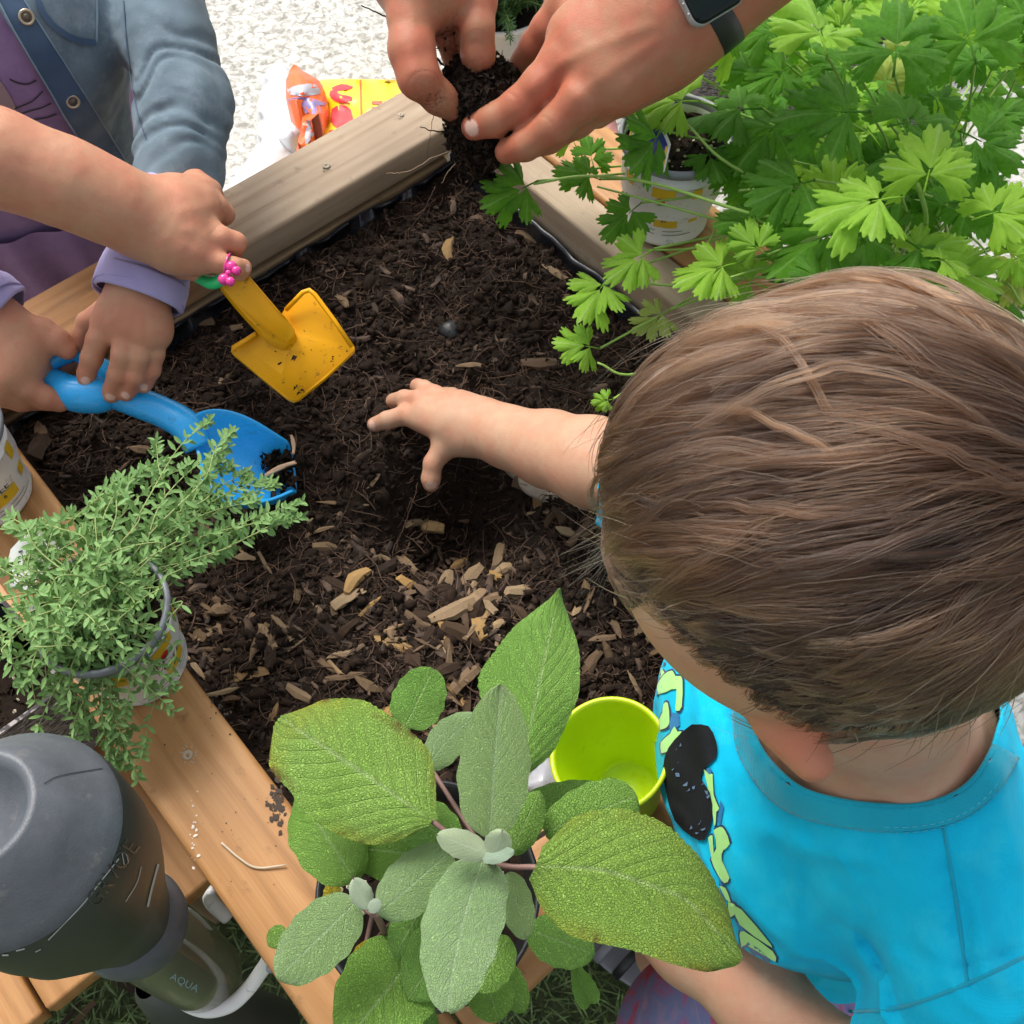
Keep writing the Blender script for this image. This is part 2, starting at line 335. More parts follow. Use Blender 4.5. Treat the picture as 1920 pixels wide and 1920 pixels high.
def leafmat(name, c1, c2, vein, cell=480, cellstr=.9, celldist=.0012, rough=.6, trans=.25, sheen=0., tipcol=None, nlat=9, bl=(1, 1)):
    m = N(name); uv = m.co('UV'); sp = m.n('SeparateXYZ', Vector=uv); u, v = sp.outputs[0], sp.outputs[1]
    av = m.math('ABSOLUTE', m.math('SUBTRACT', v, .5)); co = m.co()
    lat = m.math('ABSOLUTE', m.math('SINE', m.math('MULTIPLY', m.math('SUBTRACT', u, m.math('MULTIPLY', av, .75)), math.pi * nlat)))
    latm = m.math('MULTIPLY', m.rng(lat, 0, .22, 1., 0), m.rng(av, .0, .5, 1., .25)); mid = m.rng(av, .0, .028, 1., 0)
    cells = m.rng(m.vor(m.n('VectorMath', _operation='ADD', ).outputs[0], cell), 0, .3) if 0 else None
    nz = m.n('TexNoise', Vector=co, Scale=160, Detail=2); dv = m.n('VectorMath', _operation='MULTIPLY_ADD'); m.set(dv.inputs[0], nz.outputs[1]); dv.inputs[1].default_value = (.0035,) * 3; m.set(dv.inputs[2], co)
    cells = m.rng(m.vor(dv.outputs[0], cell), 0, .17); cells2 = m.rng(m.vor(dv.outputs[0], cell * 2.1), 0, .3)
    n = m.noise(co, 22, 4); c = m.mix(m.rng(n, .3, .7), c1, c2)
    oi = m.n('ObjectInfo').outputs['Random']; c = m.mix(m.math('MULTIPLY', oi, .35), c, tuple(x * y for x, y in zip(c1, (1.5, 1.15, .6))))
    if tipcol:
        e = m.math('ADD', m.rng(u, .55, 1.0), m.rng(av, .34, .5)); e = m.math('MULTIPLY', e, m.rng(m.noise(co, 30, 4), .45, .6)); c = m.mix(m.math('MULTIPLY', e, .4), c, tipcol)
        br = m.math('MULTIPLY', m.rng(av, .40, .5), m.rng(m.noise(co, 45, 5), .58, .66)); c = m.mix(br, c, (.16, .055, .02))
    c = m.mix(m.math('MULTIPLY', m.math('SUBTRACT', 1.0, cells), .22), c, tuple(x * .55 for x in c1))
    c = m.mix(m.math('MULTIPLY', m.math('MAXIMUM', m.math('MULTIPLY', latm, .35), mid), .6), c, vein)
    h = m.math('ADD', m.math('MULTIPLY', cells, 1.0), m.math('MULTIPLY', cells2, .35)); h = m.math('SUBTRACT', h, m.math('MULTIPLY', latm, 1.3)); h = m.math('SUBTRACT', h, m.math('MULTIPLY', mid, .9))
    nor = m.bump(h, cellstr, celldist)
    p = m.b; m.out(c, rough, nor, Sheen__Weight=sheen, Sheen__Roughness=.4, **{'Specular IOR Level': .25})
    tr = m.n('BsdfTranslucent', Color=m.mix(.5, c, tuple(min(1, x * y) for x, y in zip(c2, (1.6, 1.7, .6)))), Normal=nor); mx = m.n('MixShader', Fac=trans)
    m.t.links.new(p.outputs[0], mx.inputs[1]); m.t.links.new(tr.outputs[0], mx.inputs[2]); m.t.links.new(mx.outputs[0], m.t.nodes['Material Output'].inputs[0]); return m.m
M['sage_big'] = leafmat('sage_leaf_yellow_green', (.27, .49, .085), (.345, .56, .125), (.48, .64, .28), 620, .9, .0019, trans=.14, tipcol=(.48, .42, .03), sheen=.0)
M['sage_green'] = leafmat('sage_leaf_green', (.21, .44, .08), (.28, .52, .12), (.48, .66, .28), 660, .9, .0016, trans=.16, sheen=.0)
M['sage_grey'] = leafmat('sage_leaf_grey_green', (.22, .38, .135), (.28, .44, .18), (.40, .54, .31), 800, .8, .0012, .75, .15, .3)
M['sage_pale'] = leafmat('sage_bud_pale', (.26, .35, .25), (.34, .43, .33), (.4, .48, .4), 1000, .4, .0005, .8, .15, .4)
M['sage_yellow'] = leafmat('sage_leaf_yellow', (.50, .45, .04), (.58, .52, .06), (.55, .5, .15), 560, trans=.25)
M['parsley'] = leafmat('parsley_leaf', (.068, .22, .016), (.13, .35, .032), (.24, .46, .11), 330, .5, .0006, .34, .46, 0, nlat=4)
M['parsley_light'] = leafmat('parsley_leaf_light', (.21, .44, .035), (.30, .54, .06), (.42, .62, .20), 330, .35, .0006, .42, .4, 0, nlat=4)
M['parsley_pale'] = leafmat('parsley_leaf_pale', (.36, .47, .09), (.45, .54, .16), (.5, .6, .25), 330, .35, .0006, .45, .4, 0, nlat=4)
M['thyme'] = leafmat('thyme_leaf', (.13, .27, .085), (.22, .38, .13), (.30, .46, .18), 900, .2, .0003, .55, .2, 0, nlat=0.01)
M['rosemary'] = leafmat('rosemary_leaf', (.05, .13, .045), (.09, .20, .065), (.2, .3, .15), 900, .2, .0003, .5, .1, 0, nlat=0.01)
M['stem_green'] = plain('green_stem', (.24, .40, .07), .5, 300)
M['stem_pale'] = plain('pale_thyme_stem', (.27, .34, .11), .6, 300)
M['stem_purple'] = plain('purple_sage_stem', (.20, .11, .09), .6, 400, var=.4)
def soilmat(name, a, b):
    m = N(name); co = m.co(); n = m.noise(co, 90, 8, .7); c = m.ramp(n, [(.3, a), (.55, b), (.78, tuple(x * 2.0 for x in b))])
    return m.out(c, .85, m.bump(m.noise(co, 500, 6, .75), .9, .002), **{'Specular IOR Level': .22})
M['soil'] = soilmat('damp_potting_soil', (.009, .0052, .0034), (.022, .0125, .0075))
M['crumb'] = soilmat('soil_crumb', (.010, .0058, .0036), (.030, .0170, .0100))
M['fibre'] = plain('root_fibre', (.095, .052, .03), .8, 400, var=.5)
m = N('wood_chip'); co = m.co(); r = m.n('ObjectInfo').outputs['Random']; c = m.ramp(r, [(0, (.022, .012, .007)), (.4, (.055, .030, .016)), (.7, (.13, .078, .040)), (.92, (.27, .18, .098)), (1, (.34, .21, .09))])
fine = m.noise(m.co(scale=(30, 420, 420)), 1.5, 3); c = m.mix(m.rng(fine, .35, .65, 0, .6), c, m.mix(1.0, c, (.45, .4, .35), 'MULTIPLY')); c = m.mix(m.rng(m.noise(co, 140, 4), .5, .62, 0, .6), c, (.03, .018, .012))
M['chip'] = m.out(c, .75, m.bump(fine, .7, .0008), **{'Specular IOR Level': .3})
m = N('wood_chip_mixed'); co = m.co(); r = m.noise(co, 45, 1); c = m.ramp(r, [(.3, (.02, .012, .008)), (.5, (.052, .03, .018)), (.7, (.14, .088, .055))]); M['chipmix'] = m.out(c, .8, m.bump(m.noise(co, 500, 3), .5, .0008))
m = N('concrete_paving'); co = m.co(); g = m.noise(co, 62, 7, .66, .8); g2 = m.noise(co, 2.2, 4); sp = m.rng(m.vor(co, 95, 'F1'), .0, .7)
c = m.ramp(g, [(.36, (.20, .185, .155)), (.46, (.37, .36, .32)), (.54, (.56, .55, .51))]); c = m.mix(m.math('MULTIPLY', m.rng(g2, .4, .7), .25), c, (.55, .53, .47)); c = m.mix(m.math('MULTIPLY', sp, .18), c, (.3, .29, .27))
M['concrete'] = m.out(c, .9, m.bump(g, .5, .003))
m = N('turf_base'); co = m.co(); M['turf'] = m.out(m.ramp(m.noise(co, 60, 5), [(.3, (.035, .06, .02)), (.7, (.11, .14, .05))]), .9, m.bump(m.noise(co, 300, 3), 1, .004))
M['blade'] = plain('grass_blade', (.12, .19, .055), .6, var=.6, nscale=60)
def plastic(name, col, rough=.32, var=.06, dirt=0., sss=0., bs=.08, bsc=180, **k):
    m = N(name); co = m.co(); n = m.noise(co, 18, 4); c = m.mix(m.rng(n, .3, .7), tuple(x * (1 - var) for x in col), tuple(min(1, x * (1 + var)) for x in col))
    if dirt: c = m.mix(m.math('MULTIPLY', m.rng(m.noise(co, 75, 7, .75), .58, .66), dirt), c, (.05, .03, .015))
    sc = m.noise(m.co(scale=(3, 30, 30)), 40, 3); return m.out(c, m.rng(sc, .3, .7, rough - .08, rough + .12), m.bump(m.noise(co, bsc, 3), bs, .0006), Subsurface__Weight=sss, Subsurface__Radius=(.01, .01, .01), **k)
M['yellow'] = plastic('yellow_plastic', (.74, .34, .0), .42, .05, .6, .05, **{'Specular IOR Level': .3})
M['blue'] = plastic('blue_plastic', (.026, .40, .86), .27, .05, .35, .05)
M['green'] = plastic('green_plastic', (.02, .52, .15), .35)
M['pink'] = plastic('pink_plastic', (.66, .03, .25), .18, Coat__Weight=.5)
M['lime'] = plastic('lime_plastic', (.46, .62, .003), .33, .05, .15, .15)
M['white_pot'] = plastic('white_pot_plastic', (.78, .77, .74), .42, .05, .35, .05)
M['pot_rim'] = plastic('grey_pot_rim', (.22, .23, .25), .4, .1)
M['black_pot'] = plastic('black_pot_plastic', (.018, .019, .02), .4, .3, bs=.3)
M['liner'] = plastic('black_liner', (.022, .024, .03), .25, .3, bs=1.0, bsc=45)
M['tag'] = plastic('white_tag', (.76, .77, .74), .4)
M['ink'] = plain('black_ink', (.02, .02, .025), .6); M['print_yellow'] = plain('yellow_print', (.70, .46, .02), .5); M['print_red'] = plain('red_print', (.62, .02, .03), .5)
M['print_green'] = plain('green_print', (.02, .28, .05), .5); M['print_blue'] = plain('navy_print', (.02, .03, .25), .45); M['perlite'] = plain('perlite', (.62, .55, .40), .8, 300)
# ---------------- the setting ----------------
YB = .42
tag(obj('pavement', [(-14, YB, 0), (14, YB, 0), (14, 24, 0), (-14, 24, 0)], [(0, 1, 2, 3)], M['concrete']), kind='structure')
tag(obj('lawn', [(-14, -10, 0), (14, -10, 0), (14, YB, 0), (-14, YB, 0)], [(0, 1, 2, 3)], M['turf']), kind='structure')
def grass():
    mb = MB(); n = 15000
    X = RNG.uniform(-.75, .75, n); Y = RNG.uniform(-.35, .42, n)
    for x, y in zip(X, Y):
        a = RNG.uniform(0, 6.28); l = RNG.uniform(.012, .032); w = .0011; dx, dy = math.cos(a), math.sin(a); b = RNG.uniform(.2, 1.0)
        c = np.array([x, y, 0]); s = np.array([-dy, dx, 0]) * w; t = np.array([dx * b * l, dy * b * l, l * .7]); t2 = np.array([dx * b * l * 1.9, dy * b * l * 1.9, l * .75])
        mb.add([c - s, c + s, c + t + s, c + t - s, c + t2], [(0, 1, 2, 3), (3, 2, 4)])
    tag(mb.obj('grass', M['blade']), 'short curly green artificial grass under the planter', 'grass', kind='stuff')
grass()
# ---------------- planter box ----------------
U0, U1, V0, V1 = -.80, -.14, .013, .605          # inner faces
UO0, UO1, VO0 = -.885, -.058, -.068
RZ, SZ = .62, .555
box = thing('planter_box', 'raised wooden planter box full of dark soil with wide flat rails', 'planter box', UVZ(-.47, .3, 0))
board('rail', UVZ(UO0 - .01, (V0 + VO0) / 2, RZ), UVZ(UO1, (V0 + VO0) / 2, RZ), V0 - VO0, .038, M['wood_orange'], box, bev=.005)['label'] = 'orange stained rail under the herb pots'
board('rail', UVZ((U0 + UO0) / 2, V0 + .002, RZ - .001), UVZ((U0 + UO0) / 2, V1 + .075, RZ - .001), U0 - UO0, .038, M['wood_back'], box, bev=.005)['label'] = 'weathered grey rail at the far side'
board('rail', UVZ((U1 + UO1) / 2, V0 + .002, RZ - .001), UVZ((U1 + UO1) / 2, V1 + .07, RZ - .001), UO1 - U1, .038, M['wood_orange'], box, bev=.005)['label'] = 'orange rail in front of the boy'
board('rail', UVZ(U0 + .002, V1 + .092, RZ - .002), UVZ(U1 - .002, V1 + .092, RZ - .002), .086, .038, M['wood_orange'], box, bev=.005)['label'] = 'orange rail under the parsley'
board('inner_board', UVZ(U0 + .002, V1 + .024, RZ - .004), UVZ(U1 - .002, V1 + .024, RZ - .004), .044, .09, M['wood_grey'], box)
for k in range(3):   # side boards of each face, seen from the side under the rails
    z = RZ - .045 - k * .095
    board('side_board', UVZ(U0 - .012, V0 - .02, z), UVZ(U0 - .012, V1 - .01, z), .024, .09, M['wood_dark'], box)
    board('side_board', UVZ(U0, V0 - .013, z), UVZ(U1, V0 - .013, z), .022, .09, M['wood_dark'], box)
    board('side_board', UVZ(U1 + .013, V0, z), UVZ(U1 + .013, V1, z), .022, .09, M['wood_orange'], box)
    if k: board('side_board', UVZ(U0, V1 + .02, z - .003), UVZ(U1, V1 + .02, z - .003), .022, .09, M['wood_orange'], box)
for uu in (U0 - .035, U1 + .05):
    for vv in (V0 - .045, V1 + .09): board('leg', UVZ(uu - .002, vv, RZ - .045), UVZ(uu - .002, vv, 0), .045, .045, M['wood_orange'], box, up=BU)
# crinkled black liner inside the walls
def liner(name, a, b, inn, top, ex=.0):
    n = 120; V = []; F = []
    for i in range(n + 1):
        p = a + (b - a) * i / n
        for j, (z, o) in enumerate(((SZ - .05, .010), (SZ - .005, .008), (SZ + .02, .006), (top - .004, .007), (top, .003), (top - .003, .0005))):
            w = vnoise(p + np.array([0, 0, z]), 55, 3) * .0035 + vnoise(p, 18, 5) * .002
            V.append(np.array([p[0], p[1], z]) + inn * (o + max(-.002, w)) + np.array([0, 0, vnoise(p, 30, 9) * (.004 + ex) * (j > 1)]))
    for i in range(n):
        for j in range(5): F.append((i*6+j, i*6+j+1, (i+1)*6+j+1, (i+1)*6+j))
    o = obj(name, V, F, M['liner'], box); return o
liner('liner', UVZ(U0, V1 - .001, 0), UVZ(U1, V1 - .001, 0), -BV, RZ - .038)
liner('liner', UVZ(U0 + .001, V0, 0), UVZ(U0 + .001, V1, 0), BU, RZ - .046)
# screws in the rails
def screw(px, py, r=.0042):
    p = P(px, py, RZ); V, F, U = lathe_vf([(r, .0002), (r, .0006), (r * .45, .0004), (r * .35, -.0005), (.0001, -.0006)], p + np.array([0, 0, .0002]), n=14)
    mb = MB(); mb.add(V, F)
    for k in range(9):   # torn wood round the head
        a = RNG.uniform(0, 6.28); q = p + np.array([math.cos(a), math.sin(a), 0]) * r * RNG.uniform(1.0, 1.6); l = RNG.uniform(.002, .005)
        d = np.array([math.cos(a + .5), math.sin(a + .5), .25]); s = np.array([-d[1], d[0], 0]) * .0006; mb.add([q - s, q + s, q + d * l], [(0, 1, 2)])
    mb.obj('screw', M['screw'], box)
M['screw'] = plain('screw_in_torn_wood', (.34, .28, .2), .6, 800, var=.4)
screw(352, 1416); screw(612, 311, .0045); screw(752, 215, .003)
m = N('smudge_dark'); M['smudge'] = m.out((.05, .035, .025), .9); M['sap'] = plain('pale_splash', (.62, .55, .45), .5)
def specks(px, py, sx, sy, n, mat, r0, r1, name, sq=1.0, ang=0):
    mb = MB()
    for _ in range(n):
        x, y = RNG.normal(0, sx), RNG.normal(0, sy); c, s = math.cos(ang), math.sin(ang); p = P(px + x * c - y * s, py + x * s + y * c, RZ + .0006); r = RNG.uniform(r0, r1) * RNG.uniform(.5, 1)
        k = 7; a0 = RNG.uniform(0, 6.28); V = [p + np.array([math.cos(a0 + t), math.sin(a0 + t), 0]) * r * RNG.uniform(.5, 1.3) for t in np.arange(k) * 6.283 / k]; V.append(p + np.array([0, 0, r * .25]))
        mb.add(V, [(i, (i + 1) % k, k) for i in range(k)])
    return tag(mb.obj(name, mat, box), kind='stuff')
specks(520, 1500, 9, 26, 60, M['smudge'], .0008, .0034, 'dirt_specks'); specks(420, 1330, 12, 30, 26, M['smudge'], .0005, .0016, 'dirt_specks', ang=-.6)
specks(365, 1562, 4, 34, 30, M['sap'], .0004, .0015, 'sap_splash'); specks(430, 1480, 90, 130, 45, M['smudge'], .0003, .0009, 'dirt_specks', ang=-.6)
twig = P(415, 1580, RZ + .002), P(450, 1610, RZ + .0025), P(482, 1627, RZ + .002), P(536, 1622, RZ + .003)
V, F, U = tube_vf(catmull(twig, 5), [.0009] * 15 + [.0006], 6, flat=.6); tag(obj('straw', V, F, plain('dry_straw', (.50, .40, .28), .7, 300)), 'thin bent piece of pale straw lying on the orange rail', 'straw')
# lower shelf beside the box
shelf = thing('side_shelf', 'low orange wooden shelf under the dark plastic bottle', 'shelf', UVZ(-.7, -.25, .3))
for k in range(4): board('shelf_board', UVZ(-1.15, -.135 - k * .099, .30 - k * .0), UVZ(-.378, -.135 - k * .099, .30), .095, .03, M['wood_orange'], shelf)
for uu in (-1.1, -.42):
    board('leg', UVZ(uu, -.12, .268), UVZ(uu, -.12, 0), .04, .04, M['wood_dark'], shelf, up=BU); board('leg', UVZ(uu, -.45, .268), UVZ(uu, -.45, 0), .04, .04, M['wood_dark'], shelf, up=BU)
# ---------------- soil, crumbs, chips ----------------
def px_of(X): # arrays
    y = X[..., 1] * ct + (X[..., 2] - CZ) * st; d = X[..., 1] * st - (X[..., 2] - CZ) * ct; return 960 + FPX * X[..., 0] / d, 960 - FPX * y / d
def bumpat(X, px, py, rpx, h):
    c = P(px, py, SZ); r = rpx / FPX * dep(c); d2 = (X[..., 0] - c[0]) ** 2 + (X[..., 1] - c[1]) ** 2; return h * np.exp(-d2 / (r * r))
def soil_z(X):
    """X (...,3) with z ignored"""
    X = X.copy(); X[..., 2] = 0
    z = SZ + vnoise(X, 9, 1) * .011 + vnoise(X, 32, 2) * .0090 + vnoise(X, 85, 3) * .004 + np.abs(vnoise(X, 190, 4)) * .0035 + vnoise(X, 420, 5) * .0011
    z += bumpat(X, 850, 960, 125, -.095) + bumpat(X, 800, 1000, 60, -.02) + bumpat(X, 765, 680, 45, -.022) + bumpat(X, 775, 590, 30, -.012)
    z += bumpat(X, 620, 850, 110, .012) + bumpat(X, 640, 1270, 90, .006) + bumpat(X, 1050, 1000, 120, .006) + bumpat(X, 900, 420, 150, .004)
    return z
SU, SV = U1 - U0 - .012, V1 - V0 - .012
def soil():
    nu, nv = 330, 296; a = np.linspace(U0 - .003, U1 + .004, nu); b = np.linspace(V0 - .004, V1 + .002, nv); A, B = np.meshgrid(a, b, indexing='ij')
    X = A[..., None] * BU + B[..., None] * BV; X[..., 2] = soil_z(X); V = X.reshape(-1, 3)
    i = np.arange(nu - 1)[:, None] * nv + np.arange(nv - 1)[None]; F = np.stack([i, i + nv, i + nv + 1, i + 1], -1).reshape(-1, 4)
    return tag(obj('soil', V, F, M['soil']), kind='structure')
SOIL = soil()
def rand_soil(n):
    w = RNG.random((n, 2)); X = (U0 + .008 + w[:, :1] * (SU - .006)) * BU + (V0 + .008 + w[:, 1:] * (SV - .006)) * BV; X[:, 2] = soil_z(X); return X
def vis(X, m=20): px, py = px_of(X); return (px > -m) & (px < 1920 + m) & (py > -m) & (py < 1920 + m)
def crumbs():
    X = rand_soil(26000); X = X[vis(X)]; mb = []; n = len(X); base = np.array([(1, 0, 0), (-1, 0, 0), (0, 1, 0), (0, -1, 0), (0, 0, 1), (0, 0, -1)], float)
    s = RNG.gamma(1.6, .0012, n).clip(.0004, .0075); J = base[None] * (s[:, None, None] * RNG.uniform(.5, 1.3, (n, 6, 1))) * np.array([1, 1, .7]); J += RNG.normal(0, .3, (n, 6, 3)) * s[:, None, None]
    V = (X[:, None] + J + np.array([0, 0, .3]) * s[:, None, None]).reshape(-1, 3); f = np.array([(0, 2, 4), (2, 1, 4), (1, 3, 4), (3, 0, 4), (2, 0, 5), (1, 2, 5), (3, 1, 5), (0, 3, 5)])
    F = (f[None] + 6 * np.arange(n)[:, None, None]).reshape(-1, 3); tag(obj('soil_crumbs', V, F, M['crumb'], SOIL), kind='stuff')
crumbs()
def clods():
    X = rand_soil(230); X = X[vis(X)]; base_v, base_f = None, None; mb = MB(); bm = bmesh.new(); bmesh.ops.create_icosphere(bm, subdivisions=2, radius=1); bv_ = np.array([tuple(v.co) for v in bm.verts]); bf_ = [tuple(v.index for v in f.verts) for f in bm.faces]; bm.free()
    for p in X:
        s = RNG.gamma(3, .0017); s = min(.011, max(.003, s)); o = RNG.uniform(0, 50, 3); v = bv_ * (1 + .35 * vnoise(bv_ + o, 1.6, 2) + .22 * vnoise(bv_ + o, 4, 3))[:, None] * s * RNG.uniform(.6, 1.1, 3); mb.add(v + p + np.array([0, 0, s * .1]), bf_)
    tag(mb.obj('soil_clods', M['crumb'], SOIL), kind='stuff')
clods()
def fibres():
    mb = MB(); X = rand_soil(7000); X = X[vis(X)]
    for p in X:
        a = RNG.uniform(0, 6.28); l = RNG.gamma(2, .008); k = RNG.normal(0, 1.2); q = [p + np.array([0, 0, .0015])]
        for i in range(3): a += k * .35; q.append(q[-1] + np.array([math.cos(a) * l / 3, math.sin(a) * l / 3, RNG.normal(0, .0016)]))
        for z in q: z[2] = max(z[2], p[2])
        w = RNG.uniform(.00018, .0006); V, F, U = tube_vf(q, [w, w * 1.2, w, w * .4], 3, cap=False); mb.add(V, F)
    tag(mb.obj('root_fibres', M['fibre'], SOIL), kind='stuff')
fibres()
def chip_vf(rs):
    L = 1.0; w = rs.uniform(.13, .46); t = w * rs.uniform(.3, .6); V = []; F = []; n = 6; m = 5; bend = rs.normal(0, .05); tw = rs.normal(0, .2)
    for i in range(m):
        x = -.5 + i / (m - 1) + (rs.normal(0, .02)); s = (1, .8 + .2 * rs.random(), 1, .85, 1)[i] * (rs.uniform(.08, .85) if i in (0, m - 1) else rs.uniform(.85, 1.05))
        for k in range(n):
            a = 2 * math.pi * (k + .5) / n + tw * x; V.append((x + rs.normal(0, .03) * (i in (0, m - 1)), math.cos(a) * w * .5 * s * rs.uniform(.7, 1.2) + bend * (1 - 4 * x * x), math.sin(a) * t * .6 * s + rs.normal(0, .008)))
    for i in range(m - 1):
        for k in range(n): F.append((i*n+k, i*n+(k+1) % n, (i+1)*n+(k+1) % n, (i+1)*n+k))
    F += [tuple(range(n-1, -1, -1)), tuple(range((m-1)*n, m*n))]; return np.array(V), F
CH = [chip_vf(np.random.default_rng(100 + i)) for i in range(14)]
m = N('pale_wood_chip'); co = m.co(); r = m.n('ObjectInfo').outputs['Random']; c = m.ramp(r, [(0, (.12, .07, .038)), (.4, (.25, .16, .085)), (.8, (.40, .285, .16)), (1, (.46, .27, .08))]); fine = m.noise(m.co(scale=(30, 420, 420)), 1.5, 3); c = m.mix(m.rng(fine, .35, .65, 0, .6), c, m.mix(1.0, c, (.5, .45, .4), 'MULTIPLY')); c = m.mix(m.rng(m.noise(co, 120, 4), .52, .64, 0, .6), c, (.04, .024, .015)); M['chippale'] = m.out(c, .75, m.bump(fine, .7, .0008))
CHP = [mesh('wood_chip', v, f, M['chippale'], smooth=False) for v, f in [chip_vf(np.random.default_rng(100 + i)) for i in range(14)]]
CHM = [mesh('wood_chip', v, f, M['chip'], smooth=False) for v, f in CH]
def chip_matrix(p, L, ang, tilt=.15, lift=.002):
    d = np.array([math.cos(ang), math.sin(ang), 0]); z = nrm(np.array([RNG.normal(0, tilt), RNG.normal(0, tilt), 1])); x = nrm(d - z * (d @ z)); y = np.cross(z, x); return Mat4(x, y, z, p + np.array([0, 0, lift]), L)
def sp(px, py, lift=0):
    z = SZ
    for _ in range(5): q = P(px, py, z); z = float(soil_z(q[None])[0])
    return P(px, py, z + lift)
def chips():
    big = [(530, 1180, 62, -50, 3, None), (880, 1090, 62, 50, 1, None), (695, 1140, 50, 45, 2, 0), (780, 1165, 46, -35, 4, 0), (828, 1180, 44, -65, 5, 0), (880, 1135, 70, 40, 6, 0), (640, 1228, 44, 12, 7, 0),
           (845, 470, 48, 88, 8, 0), (870, 1055, 52, 25, 9, 0), (405, 1127, 40, -5, 10, 0), (365, 1250, 66, -48, 11, 0), (415, 1300, 60, 15, 12, 0), (925, 1060, 45, 85, 13, 0), (980, 1110, 56, 8, 0, 0), (1010, 915, 85, -20, 1, 1), (1010, 965, 40, -5, 2, 1),
           (880, 690, 46, -5, 3, 0), (1010, 685, 60, 3, 4, 0), (425, 712, 36, 60, 5, 1), (370, 605, 56, -4, 6, 0), (435, 620, 46, -6, 7, 0), (640, 568, 36, -50, 8, 0), (275, 845, 56, -3, 9, 0), (75, 815, 50, -75, 10, 0), (905, 1160, 90, 50, 11, 0), (640, 1270, 80, 5, 12, 0),
           (800, 1210, 44, -20, 13, 0), (770, 1100, 50, -30, 0, 0), (600, 1000, 50, 20, 2, 0), (560, 1300, 50, -30, 4, 0), (850, 1300, 54, -40, 5, 0), (1060, 1270, 50, 40, 6, 0), (1130, 1200, 45, 10, 7, 0), (1165, 1090, 50, 0, 8, 0), (1070, 1000, 56, -15, 9, 0), (960, 860, 50, -30, 10, 0),
           (885, 980, 45, 5, 3, 0), (800, 985, 60, -10, 4, 0), (700, 905, 34, 60, 6, 0), (1040, 510, 50, -35, 7, 0), (990, 450, 50, -30, 8, 0), (1085, 1140, 46, 60, 9, 0), (1000, 1200, 40, -60, 11, 0), (500, 1060, 48, -60, 12, 0), (450, 1030, 50, -55, 13, 0), (760, 1060, 42, -30, 1, 0)]
    for _ in range(56): big.append((RNG.normal(790, 230), RNG.normal(1180, 120), RNG.uniform(18, 62), RNG.uniform(-90, 90), int(RNG.integers(0, 14)), 0))
    cnt = 0
    for px, py, L, a, k, _ in big:
        p = sp(px, py); o = put('wood_chip', CHP[k % 14], SOIL, chip_matrix(p, L * 1.12 / FPX * dep(p), math.radians(a), .2, RNG.uniform(0, .004))); cnt += 1
    X = rand_soil(9000); X = X[vis(X, 0)]; px, py = px_of(X)
    w = np.where(py > 960, 1.0, .22) * (.35 + .65 * (vnoise(X * np.array([1, 1, 0]), 14, 8) > -.1)); w = np.where((px > 640) & (px < 960) & (py > 820) & (py < 1010), .06, w); w = np.where(px > 1000, w * .8 + .1, w)
    X = X[RNG.random(len(X)) < w * .60]; py_ = px_of(X)[1]; L = RNG.gamma(1.9, .0064, len(X)).clip(.0028, .046); order = np.argsort(-L / (X[:, 1] * st - (X[:, 2] - CZ) * ct)); mb = MB()
    for r, i in enumerate(order):
        Mx = chip_matrix(X[i], L[i], RNG.uniform(0, 6.28), .42, RNG.uniform(-.0035, .002))
        if cnt < 300: put('wood_chip', (CHP if (r % 4 == 0 and py_[i] > 980) else CHM)[r % 14], SOIL, Mx); cnt += 1
        else:
            v, f = CH[r % 14]; A = np.array(Mx); mb.add(v @ A[:3, :3].T + A[:3, 3], f)
    tag(mb.obj('small_wood_chips', M['chipmix'], SOIL, smooth=False), kind='stuff')
chips()
# a dark stone and wood scraps on the lawn
for px, py, L, a, lab in ((240, 1845, 60, -20, 'widest of the pale mulch chips on the grass below the bottle'), (275, 1868, 48, 40, 'tilted mulch chip on the grass just below the clear tube'), (320, 1895, 44, 60, 'small mulch chip on the grass beside the white bracket'), (155, 1905, 62, 50, 'longer mulch chip on the grass at the shelf corner'), (125, 1912, 58, 55, 'mulch chip tucked against the shelf end on the grass')):
    p = P(px, py, .018); tag(put('mulch_chip', CHM[(px * 3) % 14], None, chip_matrix(p, L * 1.15 / FPX * dep(p), math.radians(a), .1, 0)), lab, 'wood chip', 'mulch chips on the grass')
V, F = CH[3]; p = sp(845, 618); sv, sf, _ = lathe_vf([(.0004, -.006), (.009, -.004), (.0125, .001), (.011, .005), (.006, .0085), (.0003, .0098)], p, n=18, wob=lambda t, h: 1 + .18 * math.cos(t) + .07 * math.sin(3 * t))
tag(obj('stone', sv, sf, M['black_pot']), 'smooth dark grey pebble half sunk in the soil above the reaching hand', 'pebble')
bm = bmesh.new(); bmesh.ops.create_icosphere(bm, subdivisions=3, radius=1); iv_ = np.array([tuple(v.co) for v in bm.verts]); if_ = [tuple(v.index for v in f.verts) for f in bm.faces]; bm.free()
M['pale_stone'] = plain('pale_stone', (.40, .33, .26), .85, 260, .3)
for px, py, sx_, sy_, an, lab in ((1015, 915, .024, .014, -.5, 'flat pale stone in the soil just below the reaching forearm'), (962, 876, .014, .009, -.9, 'smaller pale stone half under the reaching forearm')):
    p = sp(px, py, .002); c_, s_ = math.cos(an), math.sin(an); v = iv_ * (1 + .18 * vnoise(iv_, 1.7, px % 7) + .06 * vnoise(iv_, 5, 3))[:, None]; v = np.sign(v) * np.abs(v) ** .8 * np.array([sx_, sy_, .006]); v = np.stack([v[:, 0] * c_ - v[:, 1] * s_, v[:, 0] * s_ + v[:, 1] * c_, v[:, 2]], 1) + p; tag(obj('stone', v, if_, M['pale_stone']), lab, 'stone')
